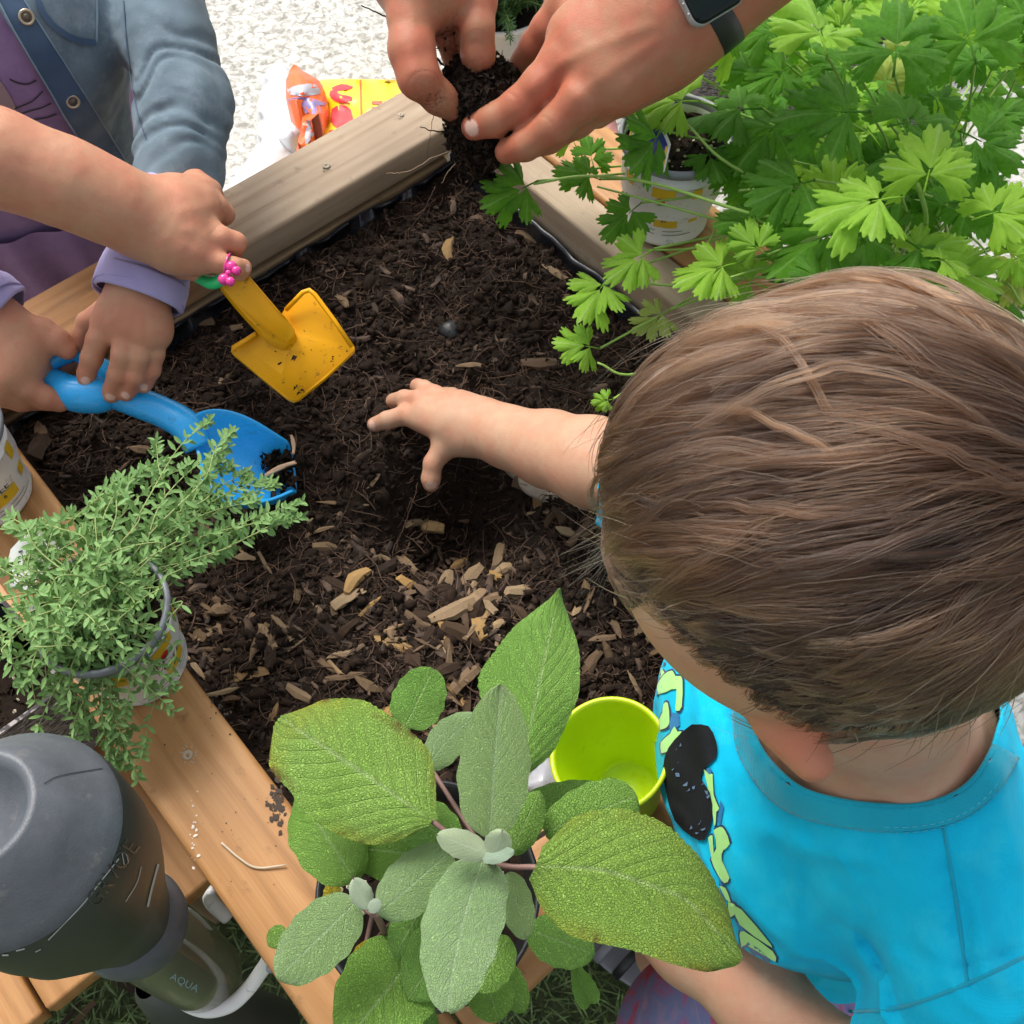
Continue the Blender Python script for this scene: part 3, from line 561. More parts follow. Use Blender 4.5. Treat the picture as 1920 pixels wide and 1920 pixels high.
# ---------------- flat printed pieces, polygons, decals ----------------
def inpoly(p, poly):
    x, y = p; c = False; j = len(poly) - 1
    for i in range(len(poly)):
        a, b = poly[i], poly[j]
        if (a[1] > y) != (b[1] > y) and x < (b[0] - a[0]) * (y - a[1]) / (b[1] - a[1]) + a[0]: c = not c
        j = i
    return c
def smooth_poly(poly, n=3): return [tuple(q) for q in catmull(list(poly) + [poly[0]], n)[:-1]]
def tri_poly(poly, step):
    out = []
    for i in range(len(poly)):
        a, b = np.array(poly[i]), np.array(poly[(i + 1) % len(poly)]); k = max(1, int(np.linalg.norm(b - a) / step)); out += [tuple(a + (b - a) * t / k) for t in range(k)]
    n = len(out); xs = [p[0] for p in out]; ys = [p[1] for p in out]; pts = list(out)
    for x in np.arange(min(xs) + step * .5, max(xs), step):
        for y in np.arange(min(ys) + step * .5, max(ys), step * .87):
            q = (x + RNG.uniform(-.15, .15) * step, y)
            if inpoly(q, out) and min((q[0] - a[0]) ** 2 + (q[1] - a[1]) ** 2 for a in out) > (step * .35) ** 2: pts.append(q)
    v, _, f, *_ = delaunay_2d_cdt([Vector(p) for p in pts], [(i, (i + 1) % n) for i in range(n)], [], 1, 1e-5)
    return [tuple(p) for p in v], [tuple(t) for t in f]
def bvh_of(V, F): return BVHTree.FromPolygons([tuple(v) for v in V], [tuple(int(i) for i in f) for f in F])
def decal(name, poly, bvh, off, mat, parent, step=9, sm=0, fb=None):
    """a thin patch of print or cloth lying on a surface, outline given in the photograph's scale"""
    if sm: poly = smooth_poly(poly, sm)
    pv, pf = tri_poly(poly, step); V = []; ok = []
    for x, y in pv:
        d = Vector(nrm(ray(x, y))); loc, nor, _, _ = bvh.ray_cast(Vector(CAM), d)
        if loc is None: V.append((0, 0, 0)); ok.append(False); continue
        if nor.dot(d) > 0: nor = -nor
        V.append(np.array(loc) + np.array(nor) * off * .6 - np.array(d) * off * .6); ok.append(True)
    V = np.array(V, float); F = []
    for f in pf:
        if all(ok[i] for i in f) and max(np.linalg.norm(V[f[0]] - V[f[1]]), np.linalg.norm(V[f[1]] - V[f[2]]), np.linalg.norm(V[f[0]] - V[f[2]])) < .028:
            a, b, c = V[list(f)]; nn = np.cross(b - a, c - a); F.append(f if nn @ (CAM - a) > 0 else f[::-1])
    pa = list(range(len(V)))
    def fd_(i):
        while pa[i] != i: pa[i] = pa[pa[i]]; i = pa[i]
        return i
    for f in F: pa[fd_(f[1])] = fd_(f[0]); pa[fd_(f[2])] = fd_(f[0])
    if F:
        cn = {}
        for f in F: k = fd_(f[0]); cn[k] = cn.get(k, 0) + 1
        kb_ = max(cn, key=cn.get); F = [f for f in F if fd_(f[0]) == kb_]; us = sorted({i for f in F for i in f}); mp = {j: i for i, j in enumerate(us)}; V = V[us]; F = [tuple(mp[i] for i in f) for f in F]
    return obj(name, V, F, mat, parent)
def stroke(pts, w):
    pts = catmull(pts, 4); L = []; R_ = []
    for i in range(len(pts)):
        d = nrm(pts[min(i+1, len(pts)-1)] - pts[max(i-1, 0)]); n = np.array([-d[1], d[0]]) * w / 2; L.append(tuple(pts[i] + n)); R_.append(tuple(pts[i] - n))
    return L + R_[::-1]
FONT = None
def text_vf(s, size):
    cu = bpy.data.curves.new('t', 'FONT'); cu.body = s; cu.size = 1.0; cu.align_x = 'CENTER'; cu.align_y = 'CENTER'; cu.resolution_u = 3
    o = bpy.data.objects.new('t', cu); C.objects.link(o); bpy.context.view_layer.update(); me = o.to_mesh(); V = np.array([tuple(v.co) for v in me.vertices]) * size; F = [tuple(p.vertices) for p in me.polygons]; o.to_mesh_clear()
    bpy.data.objects.remove(o); bpy.data.curves.remove(cu); return V, F
def on_cone(V, prof_r, base, ang0, h0, slope=0.0):
    """wrap (x=arc, y=height) points on an upright pot wall"""
    out = []
    for x, y, *_ in V:
        h = h0 + y; r = prof_r(h) + .0012; a = ang0 + x / r; out.append(np.array(base) + np.array([math.cos(a) * r, math.sin(a) * r, h]))
    return out
def quad_grid(x0, x1, y0, y1, n=8):
    V = [(x0 + (x1 - x0) * i / n, y) for i in range(n + 1) for y in (y0, y1)]; return V, [(2*i, 2*i+2, 2*i+3, 2*i+1) for i in range(n)]
def herb_pot(name, lab, cat, bc, ang, H=.103, r0=.039, r1=.052, group=None, lines=('BE', 'PERFEC', 'er', 'EE')):
    """white printed nursery pot with a grey rim; ang: direction (radians) its print faces"""
    t = thing(name, lab, cat, bc, group); pr = lambda h: r0 + (r1 - .003 - r0) * h / (H - .006)
    V, F, U = lathe_vf([(.0005, .001), (r0 - .006, .001), (r0 - .004, 0), (r0, .0), (r0 + .0015, .004), (r0 + .001, .009), (pr(.012), .012), (pr(.05), .05), (r1 - .003, H - .008), (r1 - .0045, H - .009), (r1 - .006, .05), (r0 - .003, .01)], bc, n=56, wob=lambda a, h: 1 + (.012 * abs(math.sin(a * 5)) if h < .01 else 0))
    obj('pot', V, F, M['white_pot'], t)
    V, F, U = lathe_vf([(r1 - .003, H - .010), (r1, H - .009), (r1 + .001, H - .004), (r1 + .0003, H), (r1 - .0022, H + .0006), (r1 - .0035, H - .001), (r1 - .0045, H - .012)], bc, n=56); obj('rim', V, F, M['pot_rim'], t)
    # printed wrap
    def pr_(poly, mat, nm, dx=0, dy=0): v, f = poly; obj(nm, on_cone([(x + dx, y + dy) for x, y, *_ in v], pr, bc, ang, H * .5), f, mat, t)
    pr_(quad_grid(-.012, .012, .016, .030), M['print_yellow'], 'label_panel'); pr_(quad_grid(-.010, .014, -.026, -.010), M['print_yellow'], 'label_panel', .004); pr_(quad_grid(.030, .040, -.02, .028), M['print_yellow'], 'label_panel'); pr_(quad_grid(-.048, -.036, -.004, .03), M['print_yellow'], 'label_panel')
    c = [(.0045 * math.cos(a), .0045 * math.sin(a)) for a in np.arange(14) * .4488]; prb = pr
    obj('red_dot', [q + nrm(q - np.array(bc) - np.array([0, 0, (q - np.array(bc))[2]])) * .0004 for q in on_cone([(x - .002, y + .0125) for x, y in c], pr, bc, ang, H * .5)], [tuple(range(14))], M['print_red'], t)
    for s, size, dx, dy, mt in ((lines[0], .0125, -.008, .0065, 'ink'), (lines[1], .0115, .004, -.0045, 'ink'), (lines[2], .0075, .004, -.0155, 'ink'), (lines[3], .009, .046, .0, 'ink')):
        if not s: continue
        v, f = text_vf(s, size); q = on_cone([(x + dx, y + dy) for x, y, *_ in v], pr, bc, ang, H * .5); q = [a + np.array([math.cos(ang), math.sin(ang), 0]) * .0005 for a in q]; obj('lettering', q, f, M[mt], t, smooth=False)
    for k, (dy, L) in enumerate(((-.032, .05), (-.038, .07))):
        for sgn in (-1, 1): pr_(quad_grid(sgn * .004, sgn * L * .5, dy, dy + .0008), M['ink'], 'printed_line')
    leafp = [(-.006, .0105), (-.002, .0085), (.004, .0105), (.009, .0085), (.003, .0075), (-.003, .0065)]
    obj('green_flourish', [a + np.array([math.cos(ang), math.sin(ang), 0]) * .0007 for a in on_cone([(x - .001, y) for x, y in leafp], pr, bc, ang, H * .5)], [tuple(range(6))], M['print_green'], t)
    potting(t, bc, H - .016, r1 - .006); return t
def potting(t, bc, h, r, n=60):
    V = [np.array(bc) + np.array([0, 0, h])]; F = []; nr = 14; na = 44
    for i in range(1, nr + 1):
        for k in range(na):
            a = 6.2832 * k / na; q = np.array(bc) + np.array([math.cos(a) * r * i / nr, math.sin(a) * r * i / nr, h]); q[2] += float(vnoise(q, 160, 4)) * .0022 + float(vnoise(q, 400, 6)) * .001; V.append(q)
    F = [(0, 1 + k, 1 + (k + 1) % na) for k in range(na)] + [(1 + i*na + k, 1 + (i+1)*na + k, 1 + (i+1)*na + (k+1) % na, 1 + i*na + (k+1) % na) for i in range(nr - 1) for k in range(na)]
    obj('potting_soil', V, F, M['soil'], t); mb = MB()
    for _ in range(n):
        a = RNG.uniform(0, 6.28); rr = r * math.sqrt(RNG.random()) * .93; p = np.array(bc) + np.array([math.cos(a) * rr, math.sin(a) * rr, h + .0015]); s = RNG.uniform(.0006, .0023)
        v, f, _ = lathe_vf([(s * .1, -s * .8), (s * .9, -s * .3), (s, s * .3), (s * .1, s)], p, n=6); mb.add(np.array(v) + RNG.normal(0, s * .15, (len(v), 3)), f)
    tag(mb.obj('perlite', M['perlite'], t, smooth=False), kind='stuff'); mb = MB()
    for _ in range(150):
        a = RNG.uniform(0, 6.28); rr = r * math.sqrt(RNG.random()) * .95; p = np.array(bc) + np.array([math.cos(a) * rr, math.sin(a) * rr, h + .001]); s = RNG.uniform(.0008, .0026)
        mb.add(p + RNG.normal(0, s, (6, 3)), [(0, 2, 4), (2, 1, 4), (1, 3, 4), (3, 0, 4), (2, 0, 5), (1, 2, 5)])
    tag(mb.obj('soil_crumbs', M['crumb'], t, smooth=False), kind='stuff')
# ---------------- pots and herbs ----------------
def face_cam(p, off=0.): return math.atan2(-p[1], -p[0]) + off
POT_T, POT_L, POT_R = P(262, 1240, RZ + .001), P(-22, 925, RZ + .001), P(1246, 405, RZ + .001)
def leaf_vf(base, tip, hw, normal, pl=None, pr=None, mid=None, nu=22, nv=12, wa=.5, wb=.55, cup=.0, droop=0., wave=.0, wfreq=3, fold=.0, skew=0., asym=0., seed=0, edge=.0):
    base, tip = np.array(base), np.array(tip); d = tip - base; L = np.linalg.norm(d); x = d / L; n = nrm(normal - x * (x @ normal)); y = np.cross(n, x); V = []; U = []
    mx = max((t ** wa) * (1 - t) ** wb for t in np.linspace(.01, .99, 60))
    for i in range(nu + 1):
        t = i / nu; tt = min(max(t, .004), .9965); w = hw * (tt ** wa) * ((1 - tt) ** wb) / mx
        for j in range(nv + 1):
            v = -1 + 2 * j / nv; ww = w * (1 + asym * v) * (1 + edge * math.sin(j * 40 + i * 7.1) * (abs(v) > .95)); q = base + x * (t * L) + y * (v * ww + skew * hw * math.sin(math.pi * t))
            if pl:
                m_, a_, b_ = np.interp(t, *mid) if mid else 0., np.interp(t, *pl), np.interp(t, *pr); off = (m_ + v * (a_ - m_) if v > 0 else m_ + v * (m_ + b_)) * (1 + edge * .4 * math.sin(i * 2.9) * (abs(v) > .95)); q = base + x * (t * L) + y * off
            z = -cup * hw * v * v - droop * L * (t * t) + fold * hw * (abs(v) ** .8) + wave * hw * math.sin(wfreq * math.pi * t + seed + v * 1.2) * abs(v) ** 1.5 * (1 if v > 0 else -1) + wave * .35 * hw * math.sin(wfreq * 4.3 * t + seed * 3) * abs(v) ** 1.5
            z += .05 * hw * abs(math.sin(math.pi * 9 * (t - .375 * abs(v)))) * (1 - abs(v) * .3) * (1 if wave else 0)
            V.append(q + n * z); U.append((t, (v + 1) / 2))
    F = [(i*(nv+1)+j, (i+1)*(nv+1)+j, (i+1)*(nv+1)+j+1, i*(nv+1)+j+1) for i in range(nu) for j in range(nv)]
    return V, F, U
# --- thyme and rosemary: sprigs with opposite leaf pairs ---
def sprig(mbS, mbL, pts, sr=.0006, gap=.0090, ll=.0112, lw=.0016, tipn=3, per=2, spread=1.5):
    c = catmull(pts, 8); seg = np.linalg.norm(np.diff(c, axis=0), axis=1); s = np.concatenate([[0], np.cumsum(seg)]); L = s[-1]
    V, F, U = tube_vf(c, np.linspace(sr * 1.3, sr * .6, len(c)), 5, cap=False); mbS.add(V, F, U)
    k = 0; d = L * .10; rot = RNG.uniform(0, 3)
    while d < L:
        i = min(int(np.searchsorted(s, d)) , len(c) - 1); i = max(i, 1); p = c[i - 1] + (c[i] - c[i - 1]) * ((d - s[i - 1]) / max(seg[i - 1], 1e-6)); t = nrm(c[i] - c[i - 1]); a, b, _ = frame(t); rot += 1.57; f = d / L
        top = f > .88; nl = per + (2 if top else 0) + (1 if RNG.random() < .3 else 0)
        for q in range(nl):
            an = rot + q * 2 * math.pi / nl + RNG.normal(0, .25); o = a * math.cos(an) + b * math.sin(an); dd = nrm(o * spread + t * RNG.uniform(.35, .9)); l = ll * RNG.uniform(.65, 1.15) * (.62 if f < .12 else 1) * (.7 if top else 1); w = lw * RNG.uniform(.8, 1.2)
            n = nrm(np.array([RNG.normal(0, .35), RNG.normal(0, .35) - .25, 1])); n = nrm(n - dd * (dd @ n)); y = np.cross(n, dd); b0 = p
            VV = [b0, b0 + dd * l * .35 + y * w + n * .0003, b0 + dd * l * .35 - n * w * .28, b0 + dd * l * .35 - y * w + n * .0003, b0 + dd * l * .72 + y * w * .8, b0 + dd * l * .72 - n * w * .3, b0 + dd * l * .72 - y * w * .8, b0 + dd * l - n * l * .08]
            mbL.add(VV, [(0, 1, 2), (0, 2, 3), (1, 4, 5, 2), (2, 5, 6, 3), (4, 7, 5), (5, 7, 6)], [(0, .5), (.3, 1), (.3, .5), (.3, 0), (.7, 1), (.7, .5), (.7, 0), (1, .5)])
        d += gap * RNG.uniform(.7, 1.2) * (1 if not top else .6)
def thyme():
    t = herb_pot('thyme_pot', 'white printed pot on the near rail, overflowing with green thyme', 'potted herb', POT_T, face_cam(POT_T, .42), lines=('BE', 'PERFEC', 'er', ''))
    S_, L_ = MB(), MB(); top = POT_T + np.array([-.006, 0, .092])
    def go(px, py, z, arch=.03, side=0., **k):
        e = P(px, py, z); m = (top + e) / 2 + np.array([0, 0, arch]) + np.array([side, side * .5, 0]); st_ = top + np.array([RNG.normal(0, .016), RNG.normal(0, .016), 0]); sprig(S_, L_, [st_, (st_ + m) / 2 + np.array([0, 0, arch * .4]), m, (m + e) / 2 + np.array([0, 0, arch * .35]), e], **k)
    main = [(572, 940, .655), (548, 960, .66), (520, 905, .66), (470, 880, .67), (440, 868, .67), (398, 785, .70), (405, 860, .68), (360, 868, .70), (320, 860, .70), (285, 872, .71), (255, 895, .72), (230, 930, .72), (480, 930, .67), (500, 965, .66), (440, 985, .67), (415, 1045, .67), (385, 1050, .68), (350, 1010, .70), (300, 985, .71), (330, 940, .70), (380, 915, .69), (420, 930, .68),
            (195, 950, .73), (140, 960, .74), (150, 1000, .73), (20, 990, .74), (60, 1030, .73), (10, 1060, .73), (-20, 1120, .73), (15, 1180, .73), (-10, 1240, .72), (40, 1270, .72), (90, 1300, .71), (130, 1330, .70), (60, 1200, .74), (110, 1240, .74), (165, 1310, .70), (200, 1395, .655), (235, 1425, .65), (215, 1440, .65), (160, 1380, .67), (265, 1290, .69), (300, 1250, .70), (250, 1370, .655),
            (80, 1120, .76), (120, 1080, .765), (170, 1050, .77), (210, 1020, .76), (240, 1060, .76), (180, 1130, .775), (130, 1170, .77), (200, 1200, .76), (240, 1230, .745), (290, 1190, .73), (265, 1120, .745), (100, 1000, .75), (330, 1290, .69)]
    for px, py, z in main:
        go(px, py, z, arch=.018 if z < .7 else .03, side=RNG.normal(0, .016))
        for _ in range(1 + (RNG.random() < .7)):
            (RNG.random() < (.75 if px > 300 else 1.2)) and go(px + RNG.normal(0, 32) - 14, py + RNG.normal(0, 26) + 8, z + RNG.normal(0, .008), arch=RNG.uniform(.005, .035), side=RNG.normal(0, .024))
    S_.obj('stems', M['stem_pale'], t); tag(L_.obj('foliage', M['thyme'], t), kind='stuff')
    return t
thyme()
g2 = herb_pot('herb_pot', 'white printed herb pot on the rail at the left edge of the picture', 'plant pot', POT_L, face_cam(POT_L, .12), lines=('BE', '  EE', '6', ''))
S_, L_ = MB(), MB()
for k in range(16):
    b = POT_L + np.array([RNG.normal(-.01, .012), RNG.normal(0, .012), .088]); e = b + np.array([RNG.uniform(-.07, .0), RNG.uniform(-.05, .04), RNG.uniform(.02, .07)]); sprig(S_, L_, [b, (b + e) / 2 + np.array([0, 0, .02]), e])
S_.obj('stems', M['stem_pale'], g2); tag(L_.obj('foliage', M['thyme'], g2), kind='stuff')
# white plant tag with printed edge
def tagplate(name, lab, poly, z, mat, thick=.0008, tilt=None, parent=None):
    V = []; F = []; n = len(poly); T = [P(x, y, z if tilt is None else z + tilt(x, y)) for x, y in poly]
    nn = nrm(np.cross(T[1] - T[0], T[2] - T[0])); nn = nn if nn[2] > 0 else -nn
    V = T + [q - nn * thick for q in T]; top = tuple(range(n)) if True else None
    F = [top, tuple(range(2 * n - 1, n - 1, -1))] + [(i, i + n, (i + 1) % n + n, (i + 1) % n) for i in range(n)]
    return obj(name, V, F, mat, parent, smooth=False)
tl = lambda x, y: (1060 - y) * .00022
pt_ = thing('plant_tag', 'white scalloped plastic plant tag with small black print among the thyme stems', 'plant tag', P(60, 1060, .70))
tagplate('tag_plate', None, smooth_poly([(16, 1060), (20, 1030), (52, 1000), (62, 1004), (70, 996), (88, 993), (98, 1010), (110, 1018), (118, 1035), (100, 1060), (70, 1085), (60, 1105), (18, 1102), (22, 1080)], 2), .715, M['tag'], parent=pt_, tilt=tl)
for k, (x, y, l) in enumerate(((30, 1045, 8), (42, 1050, 6), (34, 1034, 7), (72, 1024, 12), (62, 1052, 8), (88, 1040, 10), (26, 1062, 6))): tagplate('tag_print', None, [(x, y), (x + l, y - 3), (x + l + 1, y), (x + 1, y + 3)], .7156, M['ink'], .0002, parent=pt_, tilt=tl)
# --- planter boxes with a grey wood-grain print ---
m = N('grey_woodgrain_print'); co = m.co(scale=(1, 1, 3)); w = m.n('TexWave', _bands_direction='Z', Vector=co, Scale=26, Distortion=14, Detail=4, Detail__Scale=2.2).outputs[1]
M['grain'] = m.out(m.ramp(w, [(.3, (.05, .045, .045)), (.5, (.20, .18, .175)), (.7, (.36, .33, .32))]), .7, m.bump(w, .5, .001))
def grain_planter(lab, c, s, h, rot, plant=None):
    t = thing('patterned_planter', lab, 'planter', c); a, b = np.array([math.cos(rot), math.sin(rot), 0]), np.array([-math.sin(rot), math.cos(rot), 0]); V = []; F = []
    rings = [(s * .86, 0), (s, h), (s * .94, h), (s * .92, h - .03), (s * .8, .02)]
    for r, z in rings:
        for k in range(32):
            an = 2 * math.pi * (k + .5) / 32; cx, cy = math.cos(an), math.sin(an); f = 1 / max(abs(cx), abs(cy)) * .93 if max(abs(cx), abs(cy)) > .8 else 1.17; V.append(np.array(c) + a * cx * r * f + b * cy * r * f + np.array([0, 0, z]))
    for i in range(4):
        for k in range(32): F.append((i*32+k, i*32+(k+1) % 32, (i+1)*32+(k+1) % 32, (i+1)*32+k))
    mi = [0] * 64 + [1] * 64; F.append(tuple(range(4*32, 5*32))); mi.append(1)
    obj('planter_wall', V, F, [M['grain'], M['black_pot']], t, midx=mi, smooth=False); potting(t, c, h - .06, s * .8, 20); return t
grain_planter('grey wood-grain planter half hidden under the thyme beside the dark bottle', P(60, 1375, .33), .075, .16, PHI)
grain_planter('grey wood-grain planter on the paving left of the parsley, behind the watch', P(1330, 170, 0), .15, .26, .3)
grain_planter('grey wood-grain planter with a black inside, standing behind the parsley stems', P(1560, 250, 0), .15, .30, .15)
grain_planter('grey wood-grain planter at the top edge of the picture behind the parsley', P(1600, -10, 0), .17, .34, .2)
# --- parsley ---
def leaflet_tm(seed, L=1.0):
    rs = np.random.default_rng(seed); na, nr = 84, 6; sp_ = rs.uniform(.92, 1.12); V = [(0, 0, 0)]; U = [(0, .5)]; amp = rs.uniform(.22, .34); asym = rs.normal(0, .10)
    for i in range(1, nr + 1):
        for k in range(na + 1):
            s = -1 + 2 * k / na; th = s * sp_; f = i / nr; sk = min((-.68, 0, .68), key=lambda q: abs(s - q)); ds = (s - sk - asym * .3) / .36; lk = (1.0 if sk == 0 else .90) * (1 - .15 * ds * ds)
            slit = max(math.exp(-((s - q) / .055) ** 2) for q in (-.35, .35)); r = lk * (1 - amp * slit * f ** .6); tth = sum(math.exp(-((ds - q) / .11) ** 2) * d_ for q, d_ in ((-.62, .12), (-.22, .14), (.26, .13), (.66, .11)))
            r *= (1 - tth * f ** 7); r *= (1 - .25 * max(0, abs(s) - .8) / .2); rr = r * (f ** .9) * L; th2 = th * (.62 + .38 * f ** .7); vn = math.cos(1.5 * math.pi * s)
            z = .035 * abs(vn) * f - .13 * f * f + .035 * math.sin(s * 7 + seed) * f - .10 * abs(s) ** 2 * f + .02 * math.sin(f * 9 + s * 5 + seed)
            V.append((math.sin(th2) * rr, math.cos(th2) * rr, z * L)); U.append((f * .9, .5 + .5 * s))
    F = [(0, 2 + k, 1 + k) for k in range(na)] + [(1 + i*(na+1) + k, 2 + i*(na+1) + k, 2 + (i+1)*(na+1) + k, 1 + (i+1)*(na+1) + k) for i in range(nr - 1) for k in range(na)]
    return np.array(V), F, np.array(U)
def parsley_me(seed, mat):
    rs = np.random.default_rng(seed); mb = MB()
    for j, (a, s, o) in enumerate(((0, 1.0, .16), (1.25 + rs.normal(0, .15), .80, .03), (-1.25 + rs.normal(0, .15), .80, .03))):
        V, F, U = leaflet_tm(seed * 3 + j); V = V * s * .66; tl = rs.normal(0, .22); V[:, 2] += V[:, 0] * tl - np.abs(V[:, 0]) * .1; c, n = math.cos(a), math.sin(a); R_ = np.array([[c, n, 0], [-n, c, 0], [0, 0, 1]]); V[:, 1] += o * .6; V = V @ R_.T; V[:, 2] += j * .012; V[:, 2] -= .10 * np.hypot(V[:, 0], V[:, 1]) ** 2; mb.add(V, F, U)
    v, f, u = tube_vf([(0, -.25, -.02), (0, -.1, .0), (0, .08, .0)], [.014, .013, .008], 5); mb.add(v, f, u)
    V, F, U = mb.arr(); return mesh('leaf', V, F, mat, uv=U)
PM = [parsley_me(i + 1, M['parsley']) for i in range(7)]; PML = [parsley_me(i + 20, M['parsley_light']) for i in range(3)]; PMP = [parsley_me(i + 30, M['parsley_pale']) for i in range(2)]
def parsley():
    bc = P(1690, 500, .30); t = thing('parsley_plant', 'large bushy flat-leaf parsley in a black pot right of the planter box', 'parsley plant', bc * np.array([1, 1, 0]))
    H = .30; R1 = .082; b0 = bc * np.array([1, 1, 0])
    V, F, U = lathe_vf([(.001, .002), (.058, 0), (.060, .004), (R1 - .006, H - .02), (R1, H - .018), (R1 + .002, H), (R1 - .001, H + .001), (R1 - .004, H - .004), (.062, .02)], b0, n=48); obj('pot', V, F, M['black_pot'], t); potting(t, b0, H - .03, R1 - .006, 50)
    stems = MB()
    def leaf(px, py, z, spx, ang, me=None, tilt=.35, nrmv=None, stem=True, sag=.03, sr=.0016):
        c = P(px, py, z); L = spx / FPX * dep(c) ; toc = nrm(CAM - c); n = nrm(np.array([RNG.normal(0, tilt), RNG.normal(0, tilt), 1]) + toc * .35) if nrmv is None else nrm(nrmv)
        d = np.array([math.cos(ang), math.sin(ang), 0]); y = nrm(d - n * (d @ n)); x = np.cross(y, n); me = me or random.choice(PM)
        o = put('leaf', me, t, Mat4(x, y, n, c, L)); 
        if stem:
            s0 = b0 + np.array([RNG.normal(0, .025), RNG.normal(0, .025), H - .025]); e = c - y * L * .22; mid = s0 * .45 + e * .55 + np.array([0, 0, .05 + sag]); q = s0 * .8 + e * .2 + np.array([0, 0, .09])
            V, F, U = tube_vf(catmull([s0, q, mid, e], 6), np.linspace(sr * 1.3, sr * .75, 19), 6, cap=False); stems.add(V, F, U)
    A = math.radians
    # leaves one can point at: pixel, height, size px, direction of the tip (world degrees), mesh
    big = [(985, 350, .73, 130, 215, PM[0], (.5, -.5, 1)), (1105, 330, .72, 95, 170, PM[1], None), (1110, 300, .70, 80, 100, PM[2], None), (1075, 265, .70, 85, 120, PML[0], None), (1185, 395, .72, 105, 220, PM[3], None), (1205, 480, .72, 115, 215, PML[1], None), (1130, 535, .70, 125, 240, PML[0], None),
           (1105, 650, .66, 95, 175, PML[2], None), (1140, 750, .66, 45, 190, PML[0], None), (1355, 500, .74, 135, 200, PML[1], None), (1230, 260, .76, 150, 235, PM[4], (.7, -.2, .6)), (1280, 190, .77, 140, 175, PML[1], None), (1215, 120, .76, 150, 250, PML[2], None), (1390, 205, .77, 160, 170, PM[5], None), (1450, 240, .77, 150, 220, PM[6], None),
           (1650, 375, .80, 190, 190, PML[0], None), (1740, 330, .79, 170, 70, PML[2], None), (1540, 70, .80, 200, 100, PML[1], None), (1680, 100, .80, 190, 80, PM[2], None), (1590, 210, .80, 190, 185, PM[0], None), (1820, 80, .80, 190, 90, PM[1], None), (1500, 345, .77, 170, 210, PM[3], None), (1550, 440, .76, 180, 215, PM[5], None), (1860, 400, .77, 150, 10, PML[2], None),
           (1830, 260, .77, 150, 330, PM[6], None), (1450, 60, .76, 140, 120, PM[0], None), (1370, 45, .76, 130, 160, PM[4], None), (1900, 480, .70, 90, 300, PML[0], None), (1240, 590, .64, 90, 215, PMP[0], None), (1395, 300, .74, 110, 200, PM[1], None), (1330, 290, .74, 100, 280, PM[2], None), (1700, 230, .79, 170, 20, PM[4], None), (1420, 420, .75, 120, 190, PM[6], None),
           (1690, 480, .55, 90, 260, PML[1], None), (1620, 470, .5, 80, 230, PML[0], None), (1760, 470, .5, 70, 300, PML[2], None), (1900, 520, .5, 120, 350, PMP[1], None), (1580, 510, .5, 70, 200, PMP[0], None)]
    for px, py, z, s, a, me, nv in big: leaf(px, py, z, s, A(a), me, .25, nv, sag=.02 if px > 1200 else .045)
    n = 0
    while n < 170:
        px, py = RNG.uniform(1190, 1990), RNG.uniform(-60, 540)
        if px < 1400 and (py > 330 or RNG.random() < .70): continue
        if 1150 < px < 1385 and py > 190: continue
        if px > 1780 and py > 130 and RNG.random() < .62: continue
        if 1480 < px < 1560 and 130 < py < 260 and RNG.random() < .7: continue
        z = RNG.uniform(.45, .76); ang = math.atan2(-(py - 470), px - 1680) + RNG.normal(0, .7); r = RNG.random(); leaf(px, py, z, RNG.uniform(80, 150), ang, random.choice(PM) if r < .66 else random.choice(PML) if r < .96 else random.choice(PMP), .42, stem=RNG.random() < .45); n += 1
    # long side stems that carry several leaves
    for pts, r in (([(1900, 560, .42), (1820, 545, .5), (1745, 470, .62), (1735, 395, .74), (1720, 345, .78)], .0026), ([(1760, 500, .45), (1560, 400, .72), (1430, 405, .76), (1230, 345, .76), (1100, 330, .74), (1000, 345, .735)], .0016), ([(1700, 480, .4), (1540, 390, .7), (1370, 310, .75), (1290, 235, .78)], .0016), ([(1700, 500, .4), (1480, 450, .68), (1250, 385, .73), (1120, 350, .72)], .0013),
                   ([(1600, 520, .45), (1420, 520, .66), (1290, 535, .68), (1190, 530, .70)], .0014), ([(1420, 620, .6), (1200, 700, .645), (1120, 680, .66)], .0014), ([(1640, 500, .45), (1540, 490, .68), (1440, 500, .72), (1370, 520, .735)], .0013), ([(1560, 500, .45), (1380, 395, .72), (1320, 460, .70), (1190, 470, .71)], .0012), ([(1870, 540, .45), (1930, 500, .55), (1990, 470, .6)], .002), ([(1800, 560, .4), (1880, 530, .5), (1915, 570, .5)], .0018)):
        V, F, U = tube_vf(catmull([P(*q) for q in pts], 6), np.linspace(r * 1.2, r * .8, 6 * (len(pts) - 1) + 1), 7); stems.add(V, F, U)
    for k in range(70):   # crowded pale stalks at the crown
        a = RNG.uniform(0, 6.28); s0 = b0 + np.array([math.cos(a), math.sin(a), 0]) * RNG.uniform(0, .05) + np.array([0, 0, H - .025]); e = s0 + np.array([math.cos(a), math.sin(a), 0]) * RNG.uniform(.03, .10) + np.array([RNG.normal(0, .02), RNG.normal(0, .02), RNG.uniform(.04, .16)])
        V, F, U = tube_vf([s0, (s0 + e) / 2 + np.array([0, 0, .012]), e], [.0022, .002, .0014], 6); stems.add(V, F, U)
    tag(stems.obj('stems', M['stem_green'], t), kind='stuff')
parsley()
